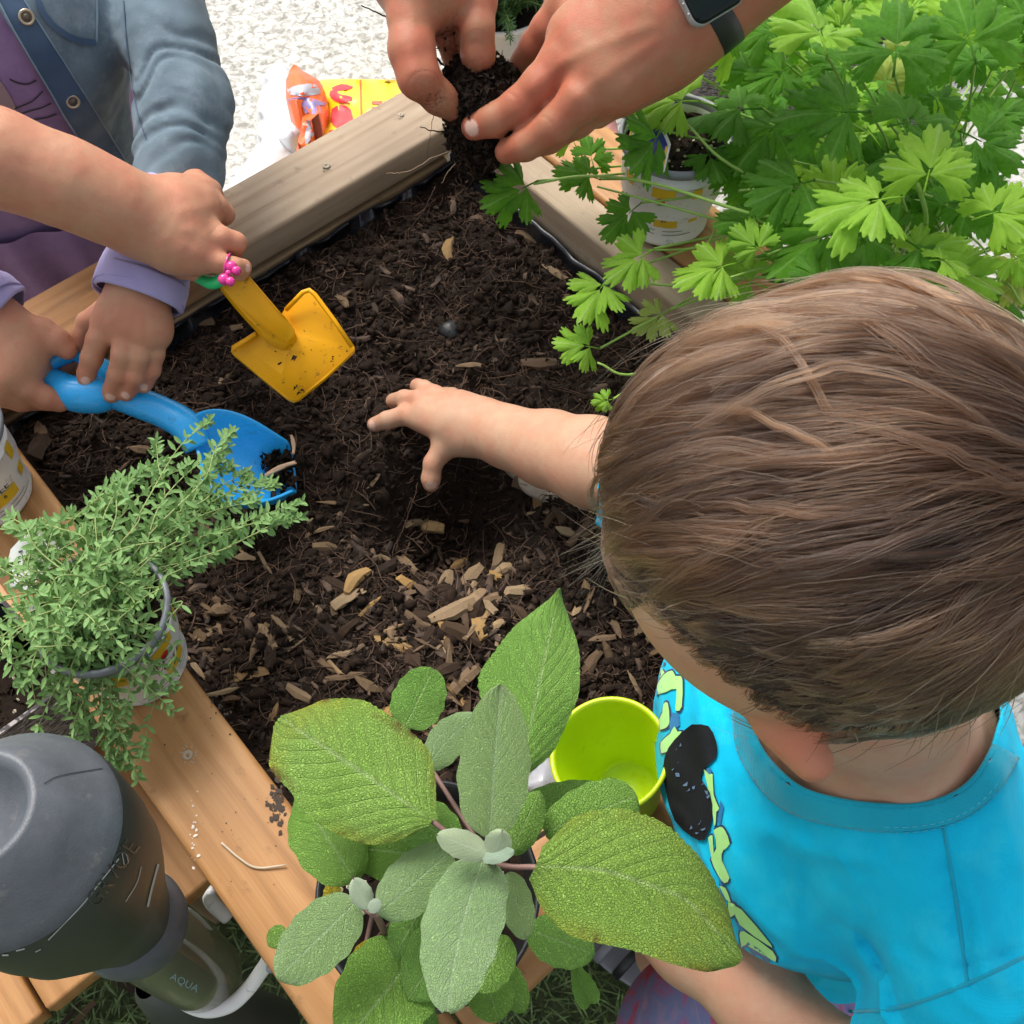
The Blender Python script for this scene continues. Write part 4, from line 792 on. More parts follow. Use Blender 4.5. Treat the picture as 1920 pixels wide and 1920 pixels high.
# --- right printed pot with its blue tag ---
pr_pot = herb_pot('herb_pot', 'white printed herb pot with a blue tag standing on the far rail beneath the parsley', 'plant pot', POT_R, face_cam(POT_R, -.08), H=.112, r0=.044, r1=.058)
bt = thing('plant_tag', 'blue and yellow plant tag stuck in the soil of the pot beneath the parsley', 'plant tag', POT_R + np.array([-.02, 0, .1]))
tb = lambda x, y: (y - 250) * -.00006
tagplate('tag_plate', None, [(1176, 268), (1188, 222), (1192, 217), (1206, 220), (1245, 238), (1258, 270), (1246, 322), (1238, 320), (1228, 318)], .748, M['tag'], .0008, tb, bt); tagplate('blue_panel', None, [(1187, 262), (1195, 225), (1240, 243), (1252, 272), (1240, 306)], .7486, M['print_blue'], .0003, tb, bt)
tagplate('yellow_edge', None, [(1178, 266), (1186, 225), (1191, 222), (1183, 264)], .7488, M['print_yellow'], .0003, tb, bt); tagplate('yellow_edge', None, [(1181, 268), (1186, 264), (1238, 308), (1236, 314)], .7488, M['print_yellow'], .0003, tb, bt); tagplate('yellow_edge', None, [(1241, 306), (1248, 275), (1253, 272), (1244, 318)], .7488, M['print_yellow'], .0003, tb, bt)
tagplate('tag_end', None, smooth_poly([(1203, 222), (1205, 214), (1216, 213), (1232, 222), (1242, 238), (1234, 240)], 2), .7492, M['tag'], .0006, tb, bt)
for k in range(3): tagplate('tag_print', None, [(1211 + k * 7, 224 + k * 4), (1217 + k * 7, 222 + k * 5), (1220 + k * 7, 227 + k * 5), (1213 + k * 7, 229 + k * 4)], .7498, M['ink'], .0002, tb, bt)
# --- rosemary in its pot behind the hands ---
RC = P(935, 175, .0)
rp = thing('rosemary_plant', 'bushy green rosemary in a white and yellow pot behind the adult hands', 'rosemary plant', RC)
V, F, U = lathe_vf([(.001, .001), (.075, 0), (.078, .005), (.098, .20), (.101, .20), (.102, .21), (.099, .212), (.096, .205), (.08, .02)], RC, n=40); obj('pot', V, F, M['white_pot'], rp); potting(rp, RC, .19, .09, 20)
for a in np.arange(0, 6.28, .5):
    V = []; 
    for i in range(5):
        for h in (.09, .15): an = a + .22 * i / 4; r = .078 + (.098 - .078) * h / .2 + .0008; V.append(RC + np.array([math.cos(an) * r, math.sin(an) * r, h]))
    obj('label_panel', V, [(2*i, 2*i+2, 2*i+3, 2*i+1) for i in range(4)], M['print_yellow'], rp)
S_, L_ = MB(), MB()
for k in range(170):
    a = RNG.uniform(0, 6.28); r = math.sqrt(RNG.random()); b = RC + np.array([math.cos(a) * .04 * r, math.sin(a) * .04 * r, .19]); e = b + np.array([math.cos(a) * .15 * r, math.sin(a) * .15 * r, RNG.uniform(.05, .26) if r > .6 else RNG.uniform(.18, .28)]); sprig(S_, L_, [b, (b + e) / 2 + np.array([0, 0, .02]), e], sr=.001, gap=.0075, ll=.018, lw=.0012, per=3, spread=1.2)
S_.obj('stems', M['stem_green'], rp); tag(L_.obj('foliage', M['rosemary'], rp), kind='stuff')
# --- bags behind the box ---
def bag(name, lab, poly, z0, hgt, mat, prints=(), crink=.02, seed=0, step=14, zb=.003):
    t = thing(name, lab, 'bag', P(*np.mean(poly, 0), 0)); zt = z0
    pv, pf = tri_poly(smooth_poly(poly, 2), step); out = smooth_poly(poly, 2); V = []
    for x, y in pv:
        dm = min(math.hypot(x - a[0], y - a[1]) for a in out); q = P(x, y, zt); e = min(1, dm / 45); q = P(x, y, zt + hgt * (e ** .5 - 1) * .6 + crink * (float(vnoise(q, 22, seed)) + .5 * abs(float(vnoise(q, 55, seed + 2)))) * (.35 + .65 * e)); V.append(q)
    F = [tuple(reversed(f)) if np.cross(V[f[1]] - V[f[0]], V[f[2]] - V[f[0]])[2] < 0 else f for f in pf]; n = len(V)
    # closed underneath
    VB = [np.array([q[0], q[1], zb]) for q in V]; E = {}
    for f in F:
        for a, b in ((f[0], f[1]), (f[1], f[2]), (f[2], f[0])): E[(a, b)] = 1
    side = [(b, a, a + n, b + n) for (a, b) in E if (b, a) not in E]; FF = list(F) + [tuple(i + n for i in reversed(f)) for f in F] + side
    o = obj('bag_skin', V + VB, FF, mat, t); bv = bvh_of(np.array(V), F)
    for nm, pl, mt in prints: decal(nm, pl, bv, .0012, mt, t, 7, 2)
    return t
film = lambda n, c, r=.3: plastic(n, c, r, .05, bs=.6, bsc=60)
M['film_white'] = film('white_film', (.58, .585, .60), .35); M['film_yellow'] = film('yellow_film', (.86, .58, .01)); M['film_orange'] = film('orange_film', (.85, .12, .01)); M['film_pink'] = film('pink_film', (.72, .32, .32)); M['film_mix'] = film('violet_print', (.26, .20, .42)); M['film_grey'] = film('silver_film', (.45, .44, .5)); M['film_brown'] = film('brown_print', (.38, .10, .04))
bag('white_bag', 'crumpled white plastic bag lying on the paving left of the yellow bag', [(500, 130), (530, 118), (560, 150), (600, 200), (600, 290), (560, 340), (430, 370), (400, 380), (440, 330), (480, 270), (485, 190)], .10, .08, M['film_white'], crink=.03, seed=3)
yb = bag('potting_mix_bag', 'bright yellow potting mix bag with red lettering lying behind the far rail', [(600, 150), (640, 148), (760, 150), (830, 156), (845, 185), (760, 235), (660, 290), (570, 325), (560, 290), (590, 250), (604, 200)], .16, .12, M['film_yellow'],
   [('red_letter', [(622, 165), (640, 158), (662, 162), (655, 168), (632, 172), (640, 178), (660, 182), (655, 194), (628, 190), (618, 178)], M['print_red']), ('red_letter', [(622, 205), (640, 196), (658, 206), (662, 230), (655, 242), (632, 240), (620, 228)], M['print_red']), ('red_letter', [(618, 245), (650, 244), (662, 258), (640, 290), (610, 290)], M['print_red']),
    ('brown_letter', [(698, 190), (727, 190), (727, 196), (698, 196)], M['film_brown']), ('brown_letter', [(698, 201), (727, 201), (727, 207), (698, 207)], M['film_brown']), ('brown_letter', [(742, 178), (765, 178), (765, 183), (742, 183)], M['film_brown']), ('brown_letter', [(742, 186), (765, 186), (765, 190), (742, 190)], M['film_brown']), ('fold_line', [(674, 150), (677, 150), (680, 230), (677, 230)], M['film_orange'])], crink=.022, seed=5)
bag('wrapper', 'torn orange and violet plastic wrapper end beside the yellow potting mix bag', [(536, 150), (550, 120), (566, 132), (592, 146), (604, 160), (614, 190), (612, 215), (595, 240), (590, 270), (570, 300), (555, 285), (568, 215), (545, 205), (536, 185)], .20, .08, M['film_orange'],
   [('printed_patch', [(538, 166), (560, 160), (590, 158), (600, 175), (575, 180), (545, 178)], M['film_grey']), ('printed_patch', [(540, 185), (570, 182), (600, 190), (612, 195), (600, 212), (575, 215), (550, 205)], M['film_mix']), ('printed_patch', [(575, 225), (590, 228), (592, 245), (582, 262), (572, 270)], M['film_grey']), ('printed_patch', [(556, 190), (566, 190), (564, 200), (556, 198)], M['print_green']), ('printed_patch', [(568, 275), (580, 268), (578, 285), (566, 290)], M['film_yellow'])], crink=.03, seed=11)
bag('pink_bag', 'pink bag with white print leaning behind the far rail beside the pot', [(1060, 200), (1130, 190), (1150, 215), (1160, 250), (1150, 285), (1110, 285), (1080, 262), (1050, 240)], .42, .1, M['film_pink'], [('white_print', [(1112, 228), (1122, 226), (1124, 250), (1114, 256)], M['tag']), ('yellow_patch', [(1142, 262), (1152, 248), (1157, 262), (1148, 284)], M['print_yellow'])], crink=.012, seed=21)
bag('clear_wrapper', 'scrap of crumpled clear plastic lying between the sage and the lime cup', [(980, 1470), (1000, 1440), (1030, 1420), (1045, 1440), (1050, 1480), (1010, 1500)], .600, .02, film('clear_film', (.30, .30, .32)), crink=.012, seed=31, step=8, zb=.585)
# ---------------- sage ----------------
SC = P(802, 1670, .72); SC[2] = RZ + .001
sg = thing('sage_plant', 'tall broad-leaved sage in a black pot on the near rail, in front of the boy', 'sage plant', SC)
V, F, U = lathe_vf([(.001, .001), (.052, 0), (.054, .004), (.070, .085), (.073, .086), (.075, .097), (.073, .099), (.071, .094), (.066, .08), (.054, .02)], SC, n=48); obj('pot', V, F, M['black_pot'], sg); potting(sg, SC, .080, .068, 110)
def sleaf(b, t, hw, mat, roll=0., **k):
    B, T = P(*b), P(*t); c = (B + T) / 2; n = nrm(nrm(CAM - c) * .75 + np.array([0, 0, .5])); d = nrm(T - B); y = np.cross(n, d); n = nrm(n + y * roll)
    o = dict(cup=.12, droop=.05, wave=.07, wfreq=2.6, seed=b[0], edge=.03, nu=34, nv=18); o.update(k)
    
    for kk in ('pl', 'pr', 'mid'):
        if kk in o and o[kk]: ts = np.linspace(0, 1, 41); ys = np.interp(ts, [q[0] for q in o[kk]], [rad(q[1], c) for q in o[kk]]); ys = np.convolve(np.pad(ys, 2, mode='edge'), np.ones(5) / 5, 'valid'); o[kk] = (ts, ys)
    V, F, U = leaf_vf(B, T, rad(hw, c), n, **o); return obj('leaf', V, F, M[mat], sg, uv=U)
HZ = .905
L = [((1003, 1625, .90), (1392, 1800, .885), 134, 'sage_big', dict(wave=.09, cup=.16, droop=.02, seed=2, nu=56, nv=30, pl=[(0, 12), (.03, 85), (.11, 131), (.27, 172), (.48, 178), (.70, 141), (.88, 87), (.97, 40), (1, 4)], pr=[(0, 10), (.05, 51), (.18, 80), (.28, 88), (.53, 64), (.735, 57), (.93, 41), (1, 6)], mid=[(0, 0), (.28, 46), (.68, 62), (1, 0)])),
     ((812, 1540, .895), (520, 1340, .885), 120, 'sage_big', dict(wave=.20, cup=.18, wfreq=2.2, seed=1.1, nu=56, nv=30, pr=[(0, 3), (.1, 50), (.25, 109), (.41, 119), (.675, 115), (.88, 80), (.96, 46), (1, 12)], pl=[(0, 3), (.04, 36), (.2, 92), (.37, 113), (.6, 122), (.68, 100), (.77, 98), (.9, 88), (.97, 54), (1, 12)])),
     ((975, 1455, .845), (1050, 1098, .86), 98, 'sage_green', dict(cup=.16, wave=.06, nu=50, nv=26, pl=[(0, 10), (.2, 70), (.35, 105), (.45, 120), (.745, 73), (.91, 25), (1, 1)], pr=[(0, 6), (.14, 50), (.46, 78), (.7, 62), (.83, 36), (1, 1)])),
     ((917, 1568, .905), (938, 1285, .945), 68, 'sage_grey', dict(wa=.45, wb=.60, fold=.20, cup=.18, wave=.03)),
     ((905, 1612, .905), (838, 1892, .93), 76, 'sage_grey', dict(wa=.36, wb=.52, fold=.15, cup=.20, wave=.05, skew=-.12)),
     ((760, 1362, .80), (812, 1254, .815), 50, 'sage_green', dict(wa=.35, wb=.45, cup=.1)), ((800, 1440, .83), (893, 1340, .845), 36, 'sage_grey', dict(skew=.2)),
     ((662, 1645, .82), (553, 1478, .80), 66, 'sage_green', dict(cup=.25, wave=.12)), ((708, 1715, .86), (842, 1598, .875), 55, 'sage_grey', dict(wa=.5, wb=.45, cup=.2)),
     ((668, 1690, .86), (518, 1836, .855), 60, 'sage_grey', dict(wa=.42, wb=.5, cup=.1, wave=.04)), ((800, 1762, .80), (650, 1950, .82), 92, 'sage_green', dict(wave=.12)),
     ((958, 1600, .865), (1012, 1480, .865), 34, 'sage_green', dict(cup=.3)), ((1022, 1560, .85), (1196, 1490, .845), 56, 'sage_green', dict(wa=.45, wb=.32, cup=.2)),
     ((990, 1742, .78), (1116, 1790, .775), 46, 'sage_green', {}), ((1072, 1800, .74), (1108, 1884, .72), 24, 'sage_green', dict(wa=.7, wb=.25, fold=.5)),
     ((702, 1764, .77), (662, 1846, .765), 28, 'sage_yellow', dict(cup=.2)), ((918, 1602, .925), (822, 1566, .935), 27, 'sage_pale', dict(cup=.25)), ((925, 1612, .925), (940, 1562, .94), 27, 'sage_pale', dict(cup=.25)), ((905, 1612, .925), (962, 1596, .935), 14, 'sage_pale', {}),
     ((692, 1706, .875), (664, 1650, .885), 21, 'sage_pale', dict(cup=.3)), ((690, 1708, .874), (712, 1690, .885), 12, 'sage_pale', {}), ((955, 1635, .87), (985, 1762, .865), 31, 'sage_grey', {}), ((952, 1755, .83), (895, 1860, .83), 40, 'sage_green', {}),
     ((850, 1610, .83), (640, 1585, .80), 55, 'sage_green', {}), ((860, 1595, .84), (742, 1500, .83), 50, 'sage_green', {}), ((805, 1672, .83), (738, 1795, .82), 40, 'sage_green', {}), ((905, 1820, .76), (935, 1915, .76), 44, 'sage_green', {}),
     ((600, 1560, .78), (552, 1500, .77), 30, 'sage_green', {}), ((535, 1740, .74), (502, 1775, .735), 20, 'sage_green', {}), ((620, 1700, .73), (625, 1650, .73), 17, 'sage_yellow', {}), ((980, 1505, .80), (1140, 1478, .79), 28, 'sage_green', {}),
     ((880, 1700, .84), (760, 1880, .81), 60, 'sage_green', {}), ((780, 1700, .79), (880, 1880, .76), 55, 'sage_green', {}), ((660, 1870, .77), (820, 1935, .77), 60, 'sage_green', {}), ((600, 1640, .76), (660, 1560, .76), 34, 'sage_green', {}),
     ((930, 1800, .75), (985, 1900, .74), 30, 'sage_green', {}), ((575, 1835, .75), (545, 1842, .748), 10, 'sage_green', {}), ((470, 1800, .0), (0, 0, 0), 0, None, {})]
for b, t, hw, mt, k in L:
    if mt: sleaf(b, t, hw, mt, **k)
stems = MB()
def stm(pts, r, mb=stems):
    V, F, U = tube_vf(catmull([P(*q) for q in pts], 5), np.linspace(r * 1.2, r * .8, 5 * (len(pts) - 1) + 1), 8); mb.add(V, F, U)
top = (925, 1610, .915); stm([(820, 1690, .70), (840, 1680, .78), (890, 1640, .86), top], .0028); stm([(775, 1800, .70), (735, 1770, .77), (705, 1715, .84), (690, 1700, .868)], .0022)
for q in L:
    if q[3] and q[2] > 44: 
        b = q[0]; main = b[0] > 740; e = P(*b); d = nrm(P(*q[1]) - e); a = P(922, 1612, min(.905, b[2] + .01)) if main else P(695, 1708, min(.868, b[2] + .01))
        V, F, U = tube_vf(catmull([a - np.array([0, 0, .010]), (a + e) / 2 + np.array([0, 0, -.009]), e - np.array([0, 0, .0012]), e + d * .004 - np.array([0, 0, .0030])], 4), [.0015] * 12 + [.0012], 6); stems.add(V, F, U)
V, F, U = tube_vf([P(700, 1764, .771), P(745, 1715, .79)], [.0008, .0008], 5); stems.add(V, F, U)
stems.obj('stems', M['stem_purple'], sg)
# raised pale midribs on the big leaves
for pts in ([(1000, 1625, .901), (1130, 1633, .903), (1290, 1672, .9)],):
    pass
# ---------------- lime cup ----------------
cb, cr = P(1176, 1486, RZ + .014), P(1142, 1412, .722); ax = nrm(cr - cb); Hc_ = np.linalg.norm(cr - cb)
cup = thing('cup', 'empty bright lime green plastic cup tilted on the soil beside the boy\'s shirt', 'cup', cb); rb_, rr_ = .026, rad(109, cr)
V, F, U = lathe_vf([(.0005, -.001), (rb_ - .002, -.001), (rb_, .001), (rr_ - .001, Hc_ - .004), (rr_ + .0015, Hc_ - .004), (rr_ + .002, Hc_ - .001), (rr_ + .0008, Hc_ + .0004), (rr_ - .0012, Hc_), (rr_ - .0022, Hc_ - .004), (rb_ - .0012, .006), (rb_ - .004, .003), (rb_ * .6, .0035), (rb_ * .58, .0028), (.0005, .0028)], cb, ax, n=64); obj('cup_wall', V, F, M['lime'], cup)
# ---------------- dark plastic bottle hanging in its white bracket ----------------
bt0, bt1 = P(410, 1845, .40), P(0, 1556, .84); bax = nrm(bt1 - bt0); BL = np.linalg.norm(bt1 - bt0)
def axh(px):
    lo, hi = -.2, BL * 1.6
    for _ in range(40):
        mid = (lo + hi) / 2
        if proj(bt0 + bax * mid)[0] > px: lo = mid
        else: hi = mid
    return lo
def bpr(l): return [(rad(r, bt0 + bax * axh(x)), axh(x)) for x, r in l]
m = N('smoky_bottle_plastic'); co = m.co(); n = m.noise(co, 20, 4); M['smoky'] = m.out(m.mix(m.rng(n, .3, .7), (.030, .036, .030), (.042, .048, .042)), .46, m.bump(m.noise(co, 500, 3), .25, .0005), **{'Specular IOR Level': .5})
m = N('grey_cap_plastic'); co = m.co(); n = m.noise(co, 26, 6, .7); c = m.mix(m.rng(n, .35, .7), (.066, .074, .086), (.105, .115, .13)); c = m.mix(m.rng(m.noise(co, 34, 6, .75), .60, .74, 0, .55), c, (.26, .23, .19)); M['cap'] = m.out(c, .45, m.bump(m.noise(co, 900, 3), .5, .0005))
m = N('clear_tube_plastic'); M['tube'] = m.out((.62, .62, .5), .08, None, Transmission__Weight=.9, IOR=1.25)
btl = thing('plastic_bottle', 'large dark grey plastic bottle with a round bowl-shaped cap hanging outside the planter', 'bottle', bt0)
V, F, U = lathe_vf(bpr([(-20, 6), (-28, 60), (-44, 92), (-54, 108), (-52, 122), (-20, 160), (6, 192), (14, 204), (22, 208)]), bt0, bax, n=80)
F = [f[::-1] for f in F]; obj('cap', V, F, M['cap'], btl)
V, F, U = lathe_vf(bpr([(22, 206), (30, 209), (62, 202), (96, 192), (104, 186), (130, 176), (160, 150), (196, 116), (232, 88)]), bt0, bax, n=12 * 6, wob=lambda a, h: 1 + .010 * math.cos(a * 6)); F = [f[::-1] for f in F]; obj('body', V, F, M['smoky'], btl)
V, F, U = lathe_vf(bpr([(228, 84), (234, 98), (246, 102), (256, 98), (262, 88)]), bt0, bax, n=64); F = [f[::-1] for f in F]; obj('collar', V, F, M['cap'], btl)
V, F, U = lathe_vf(bpr([(258, 84), (300, 82), (350, 76), (382, 70), (394, 60), (398, 2), (396, 2), (391, 56), (380, 66), (350, 72), (300, 78), (258, 80)]), bt0, bax, n=64); F = [f[::-1] for f in F]; obj('clear_tube', V, F, M['tube'], btl)
V, F, U = lathe_vf(bpr([(300, 2), (302, 58), (330, 60), (376, 55), (386, 48), (388, 2)]), bt0, bax, n=40); F = [f[::-1] for f in F]
V2 = [bt0 + bax * (np.dot(np.array(v) - bt0, bax)) + (np.array(v) - bt0 - bax * np.dot(np.array(v) - bt0, bax)) * .75 for v in V]; V2 = [v + nrm(P(300, 1900, .4) - P(400, 1840, .4)) * .008 for v in V2]; obj('dark_insert', V2, F, M['smoky'], btl)
BM = []
for ch in bpy.data.objects:
    if ch.parent == btl and ch.name in ('body', 'clear_tube', 'cap'): BM.append(ch)
def obvh(*os_):
    V = []; F = []
    for o in os_:
        n = len(V); V += [tuple(np.array(v.co) + org(o)) for v in o.data.vertices]; F += [tuple(i + n for i in p.vertices) for p in o.data.polygons]
    return BVHTree.FromPolygons(V, F)
bb = obvh(*BM); M['emboss'] = plain('embossed_plastic', (.05, .056, .052), .25); M['scratch'] = plain('pale_scratch', (.42, .42, .40), .6)
def text_px(s, size, cx, cy, ang, bvh, off, mat, parent, name='lettering', sx=1.0):
    v, f = text_vf(s, size); c, sn = math.cos(ang), math.sin(ang); V = []
    for x, y, *_ in v:
        x *= sx; px, py = cx + x * c + y * sn, cy + x * sn - y * c; d = Vector(nrm(ray(px, py))); loc, nor, _, _ = bvh.ray_cast(Vector(CAM), d)
        if loc is None: return None
        V.append(np.array(loc) - np.array(d) * off)
    return obj(name, V, f, mat, parent, smooth=False)
text_px('GRVOE', 44, 212, 1640, math.radians(-56), bb, .0012, M['emboss'], btl); text_px('AQUA', 20, 346, 1843, math.radians(27), bb, .001, plain('pale_blue_print', (.25, .38, .42), .5), btl); 
for pts, w in (([(90, 1762), (150, 1700), (190, 1650), (222, 1610)], 2.0), ([(235, 1690), (256, 1655), (264, 1625)], 1.6), ([(276, 1700), (284, 1665), (296, 1620)], 4), ([(30, 1782), (46, 1778)], 2.5), ([(66, 1784), (76, 1779)], 2), ([(228, 1600), (232, 1622)], 1.5), ([(236, 1602), (240, 1618)], 1.2), ([(4, 1790), (16, 1790)], 3)):
    decal('scratch', stroke(pts, w), bb, .0006, M['scratch'], btl, 6)
decal('seam', stroke([(82, 1470), (112, 1455), (192, 1441)], 1.6), bb, .0005, M['ink'], btl, 8)
br = thing('bracket', 'white curved plastic bracket under the clear tube, screwed to the rail', 'bracket', P(500, 1790, .55)); bp = catmull([P(314, 1846, .46), P(332, 1874, .455), P(378, 1894, .45), (P(428, 1886, .45)), P(464, 1856, .46), P(492, 1818, .49), P(506, 1800, .53), P(520, 1812, .585)], 8)
V, F, U = tube_vf(bp, np.concatenate([np.linspace(.0035, .0065, 20), np.full(len(bp) - 20, .0065)]), 12, flat=.6); obj('arm', V, F, M['white_pot'], br)
bp = catmull([P(428, 1720, .50), P(405, 1700, .52), P(392, 1680, .54), P(400, 1665, .56)], 6); V, F, U = tube_vf(bp, .0065, 10, flat=.5); obj('upper_clip', V, F, M['white_pot'], br)
V, F, U = lathe_vf([(.0001, .004), (.003, .003), (.004, 0), (.004, -.006)], P(508, 1815, .55), nrm(CAM - P(508, 1815, .55)), n=16); obj('bolt', V, F, M['pot_rim'], br)
# second dark bottle partly seen
V, F, U = lathe_vf([(.001, 0), (.03, .001), (.034, .01), (.034, .20), (.02, .24), (.012, .25)], P(520, 1935, .12), (-.35, .1, 1), n=40); o = tag(obj('dark_bottle', V, F, M['smoky'], None), 'dark green bottle below the rail at the bottom edge of the picture', 'bottle')
# ---------------- yellow shovel ----------------
def zsh(x, y): return .735 - .00032 * (y - 520) + .00004 * (x - 500)
sh = thing('toy_shovel', 'yellow plastic toy shovel held over the soil by the bare arm', 'toy shovel', P(540, 640, .68))
def prism(name, poly, zf, th, mat, parent, sm=2, bev=.0015, dz=0):
    poly = smooth_poly(poly, sm) if sm else poly; bm = bmesh.new(); vs = [bm.verts.new(tuple(P(x, y, zf(x, y) + dz) - org(parent))) for x, y in poly]; f = bm.faces.new(vs); bm.normal_update()
    if f.normal.z < 0: f.normal_flip()
    r = bmesh.ops.extrude_face_region(bm, geom=[f]); nv = [v for v in r['geom'] if isinstance(v, bmesh.types.BMVert)]; bmesh.ops.translate(bm, verts=nv, vec=(0, 0, -th)); bmesh.ops.recalc_face_normals(bm, faces=bm.faces[:])
    me = bpy.data.meshes.new(name); bm.to_mesh(me); bm.free(); me.materials.append(mat); o = put(name, me, parent); ORG[o.name] = org(parent)
    if bev: b = o.modifiers.new('bevel', 'BEVEL'); b.width = bev; b.segments = 3; b.limit_method = 'ANGLE'; b.angle_limit = .9
    me.polygons.foreach_set('use_smooth', [True] * len(me.polygons)); return o
blade_out = [(434, 652), (440, 645), (478, 624), (487, 620), (505, 612), (524, 596), (534, 578), (566, 545), (580, 540), (592, 548), (628, 598), (664, 648), (665, 656), (655, 666), (610, 708), (560, 748), (549, 752), (538, 747), (490, 708), (440, 666), (433, 659)]
prism('blade', blade_out, lambda x, y: zsh(x, y) - .00022 * abs((x - 485) * .72 - (y - 610) * .69) * .35, .0035, M['yellow'], sh, 1)
# raised lip round the blade and the socket
lip = catmull([P(x, y, zsh(x, y) + .0004) for x, y in blade_out[2:-3] if not (x, y) in ((487, 620), (505, 612), (524, 596))][2:], 3)
V, F, U = tube_vf([P(x, y, zsh(x, y)) for x, y in ((440, 660), (437, 652), (480, 626))], .0022, 8); obj('lip', V, F, M['yellow'], sh)
V, F, U = tube_vf([P(x, y, zsh(x, y)) for x, y in ((536, 581), (568, 548), (580, 544), (590, 552), (626, 600), (660, 650))], .0022, 8); obj('lip', V, F, M['yellow'], sh)
prism('shaft', [(408, 528), (416, 508), (440, 498), (466, 516), (521, 580), (548, 610), (552, 628), (538, 640), (516, 638), (485, 616), (440, 568)], lambda x, y: zsh(x, y) + .0085 - max(0, (x + y - 1120) * .00013), .012, M['yellow'], sh, 3, bev=.0045)
mb = MB()
for _ in range(75):
    k = RNG.random(); x, y = ((RNG.normal(563, 16), RNG.normal(736, 7)) if k < .45 else (RNG.normal(640, 12), RNG.normal(680, 9)) if k < .7 else (RNG.normal(575, 40), RNG.normal(670, 32)))
    if not inpoly((x, y), [(440, 656), (486, 626), (540, 640), (580, 548), (660, 652), (610, 704), (549, 747)]): continue
    p = P(x, y, zsh(x, y) + .0008); s = RNG.gamma(1.5, .00035) + .0002; mb.add(p + RNG.normal(0, s, (6, 3)), [(0, 2, 4), (2, 1, 4), (1, 3, 4), (3, 0, 4), (2, 0, 5), (1, 2, 5)])
tag(mb.obj('soil_specks', M['crumb'], sh), kind='stuff')
gp = catmull([P(350, 512, .728), P(372, 522, .735), (P(400, 530, .742)), P(416, 522, .748), P(425, 500, .752), P(428, 482, .752), P(415, 476, .752)], 6)
V, F, U = tube_vf(gp, np.concatenate([np.linspace(.002, .0068, 12), np.full(len(gp) - 12, .0068)]), 12, flat=.8); obj('handle', V, F, M['green'], sh)
# ---------------- blue trowel ----------------
tr = thing('toy_trowel', 'blue plastic hand trowel held by the child in denim and dug into the soil', 'trowel', P(300, 780, .62))
def pxtube(name, pts, n, mat, parent, flat=1.0, seg=6):
    Q = catmull([P(x, y, z) for x, y, z, r in pts], seg); R_ = np.interp(np.linspace(0, len(pts) - 1, len(Q)), range(len(pts)), [rad(p[3], P(*p[:3])) for p in pts]); V, F, U = tube_vf(Q, R_, n, flat=flat); return obj(name, V, F, mat, parent)
pxtube('handle', [(150, 658, .672, 16), (112, 668, .672, 19), (88, 686, .668, 20), (88, 708, .664, 24), (108, 722, .662, 28), (140, 738, .66, 34), (180, 740, .657, 36), (215, 738, .652, 30), (260, 755, .645, 29), (310, 775, .638, 29), (350, 800, .632, 30), (372, 840, .62, 26)], 20, M['blue'], tr)
pxtube('handle', [(140, 662, .672, 14), (170, 678, .668, 15), (198, 694, .664, 18), (210, 725, .658, 22)], 16, M['blue'], tr)
# scoop: a U section that widens then narrows to a point
secs = [(352, 792, 380, 880, .640, .612, .3), (368, 772, 372, 905, .642, .604, .7), (410, 764, 420, 945, .640, .592, 1.0), (460, 778, 465, 945, .628, .580, 1.0), (500, 802, 505, 938, .614, .572, .95), (528, 820, 530, 928, .602, .566, .85), (543, 829, 550, 918, .596, .562, .75)]
V = []; nsc = 13
for (x0, y0, x1, y1, zt, zb_, dp) in secs:
    A_, B_ = P(x0, y0, zt), P(x1, y1, zt - .008)
    for j in range(nsc):
        s = j / (nsc - 1); q = A_ + (B_ - A_) * s; sh_ = (1 - abs(2 * s - 1) ** 3.2); q = q.copy(); q[2] -= (zt - zb_) * sh_ * dp; V.append(q)
F = [(i*nsc+j, i*nsc+j+1, (i+1)*nsc+j+1, (i+1)*nsc+j) for i in range(len(secs) - 1) for j in range(nsc - 1)]
o = obj('scoop', V, F, M['blue'], tr); sm_ = o.modifiers.new('s', 'SUBSURF'); sm_.levels = sm_.render_levels = 2; so = o.modifiers.new('t', 'SOLIDIFY'); so.thickness = .003; so.offset = 0
o2 = o.modifiers.new('b', 'BEVEL'); o2.width = .0008; o2.segments = 2; o2.angle_limit = .9
# soil carried at the tip plus two pale splinters
mb = MB()
for _ in range(420):
    x, y = RNG.normal(522, 14), RNG.normal(868, 22); p = P(x, y, .585 + RNG.uniform(-.012, .008)); s = RNG.uniform(.001, .0036); mb.add(p + RNG.normal(0, s, (6, 3)), [(0, 2, 4), (2, 1, 4), (1, 3, 4), (3, 0, 4), (2, 0, 5), (1, 2, 5)])
tag(mb.obj('scooped_soil', M['crumb'], None), 'small heap of dark soil at the tip of the blue trowel', 'soil', kind='stuff')
for (x, y, L_, a, lab) in ((548, 833, 44, -78, 'upright pale wood splinter at the corner of the blue trowel blade'), (525, 880, 62, 24, 'longer pale splinter lying across the tip of the blue trowel')):
    p = P(x, y, .606); v, f = CH[5]; v = v * np.array([1, .55, .6]); m_ = mesh('splinter', v, f, plain('pale_splinter', (.42, .27, .17), .7, 300), smooth=False); tag(put('splinter', m_, None, chip_matrix(p, L_ / FPX * dep(p), math.radians(a), .1, 0)), lab, 'wood splinter')
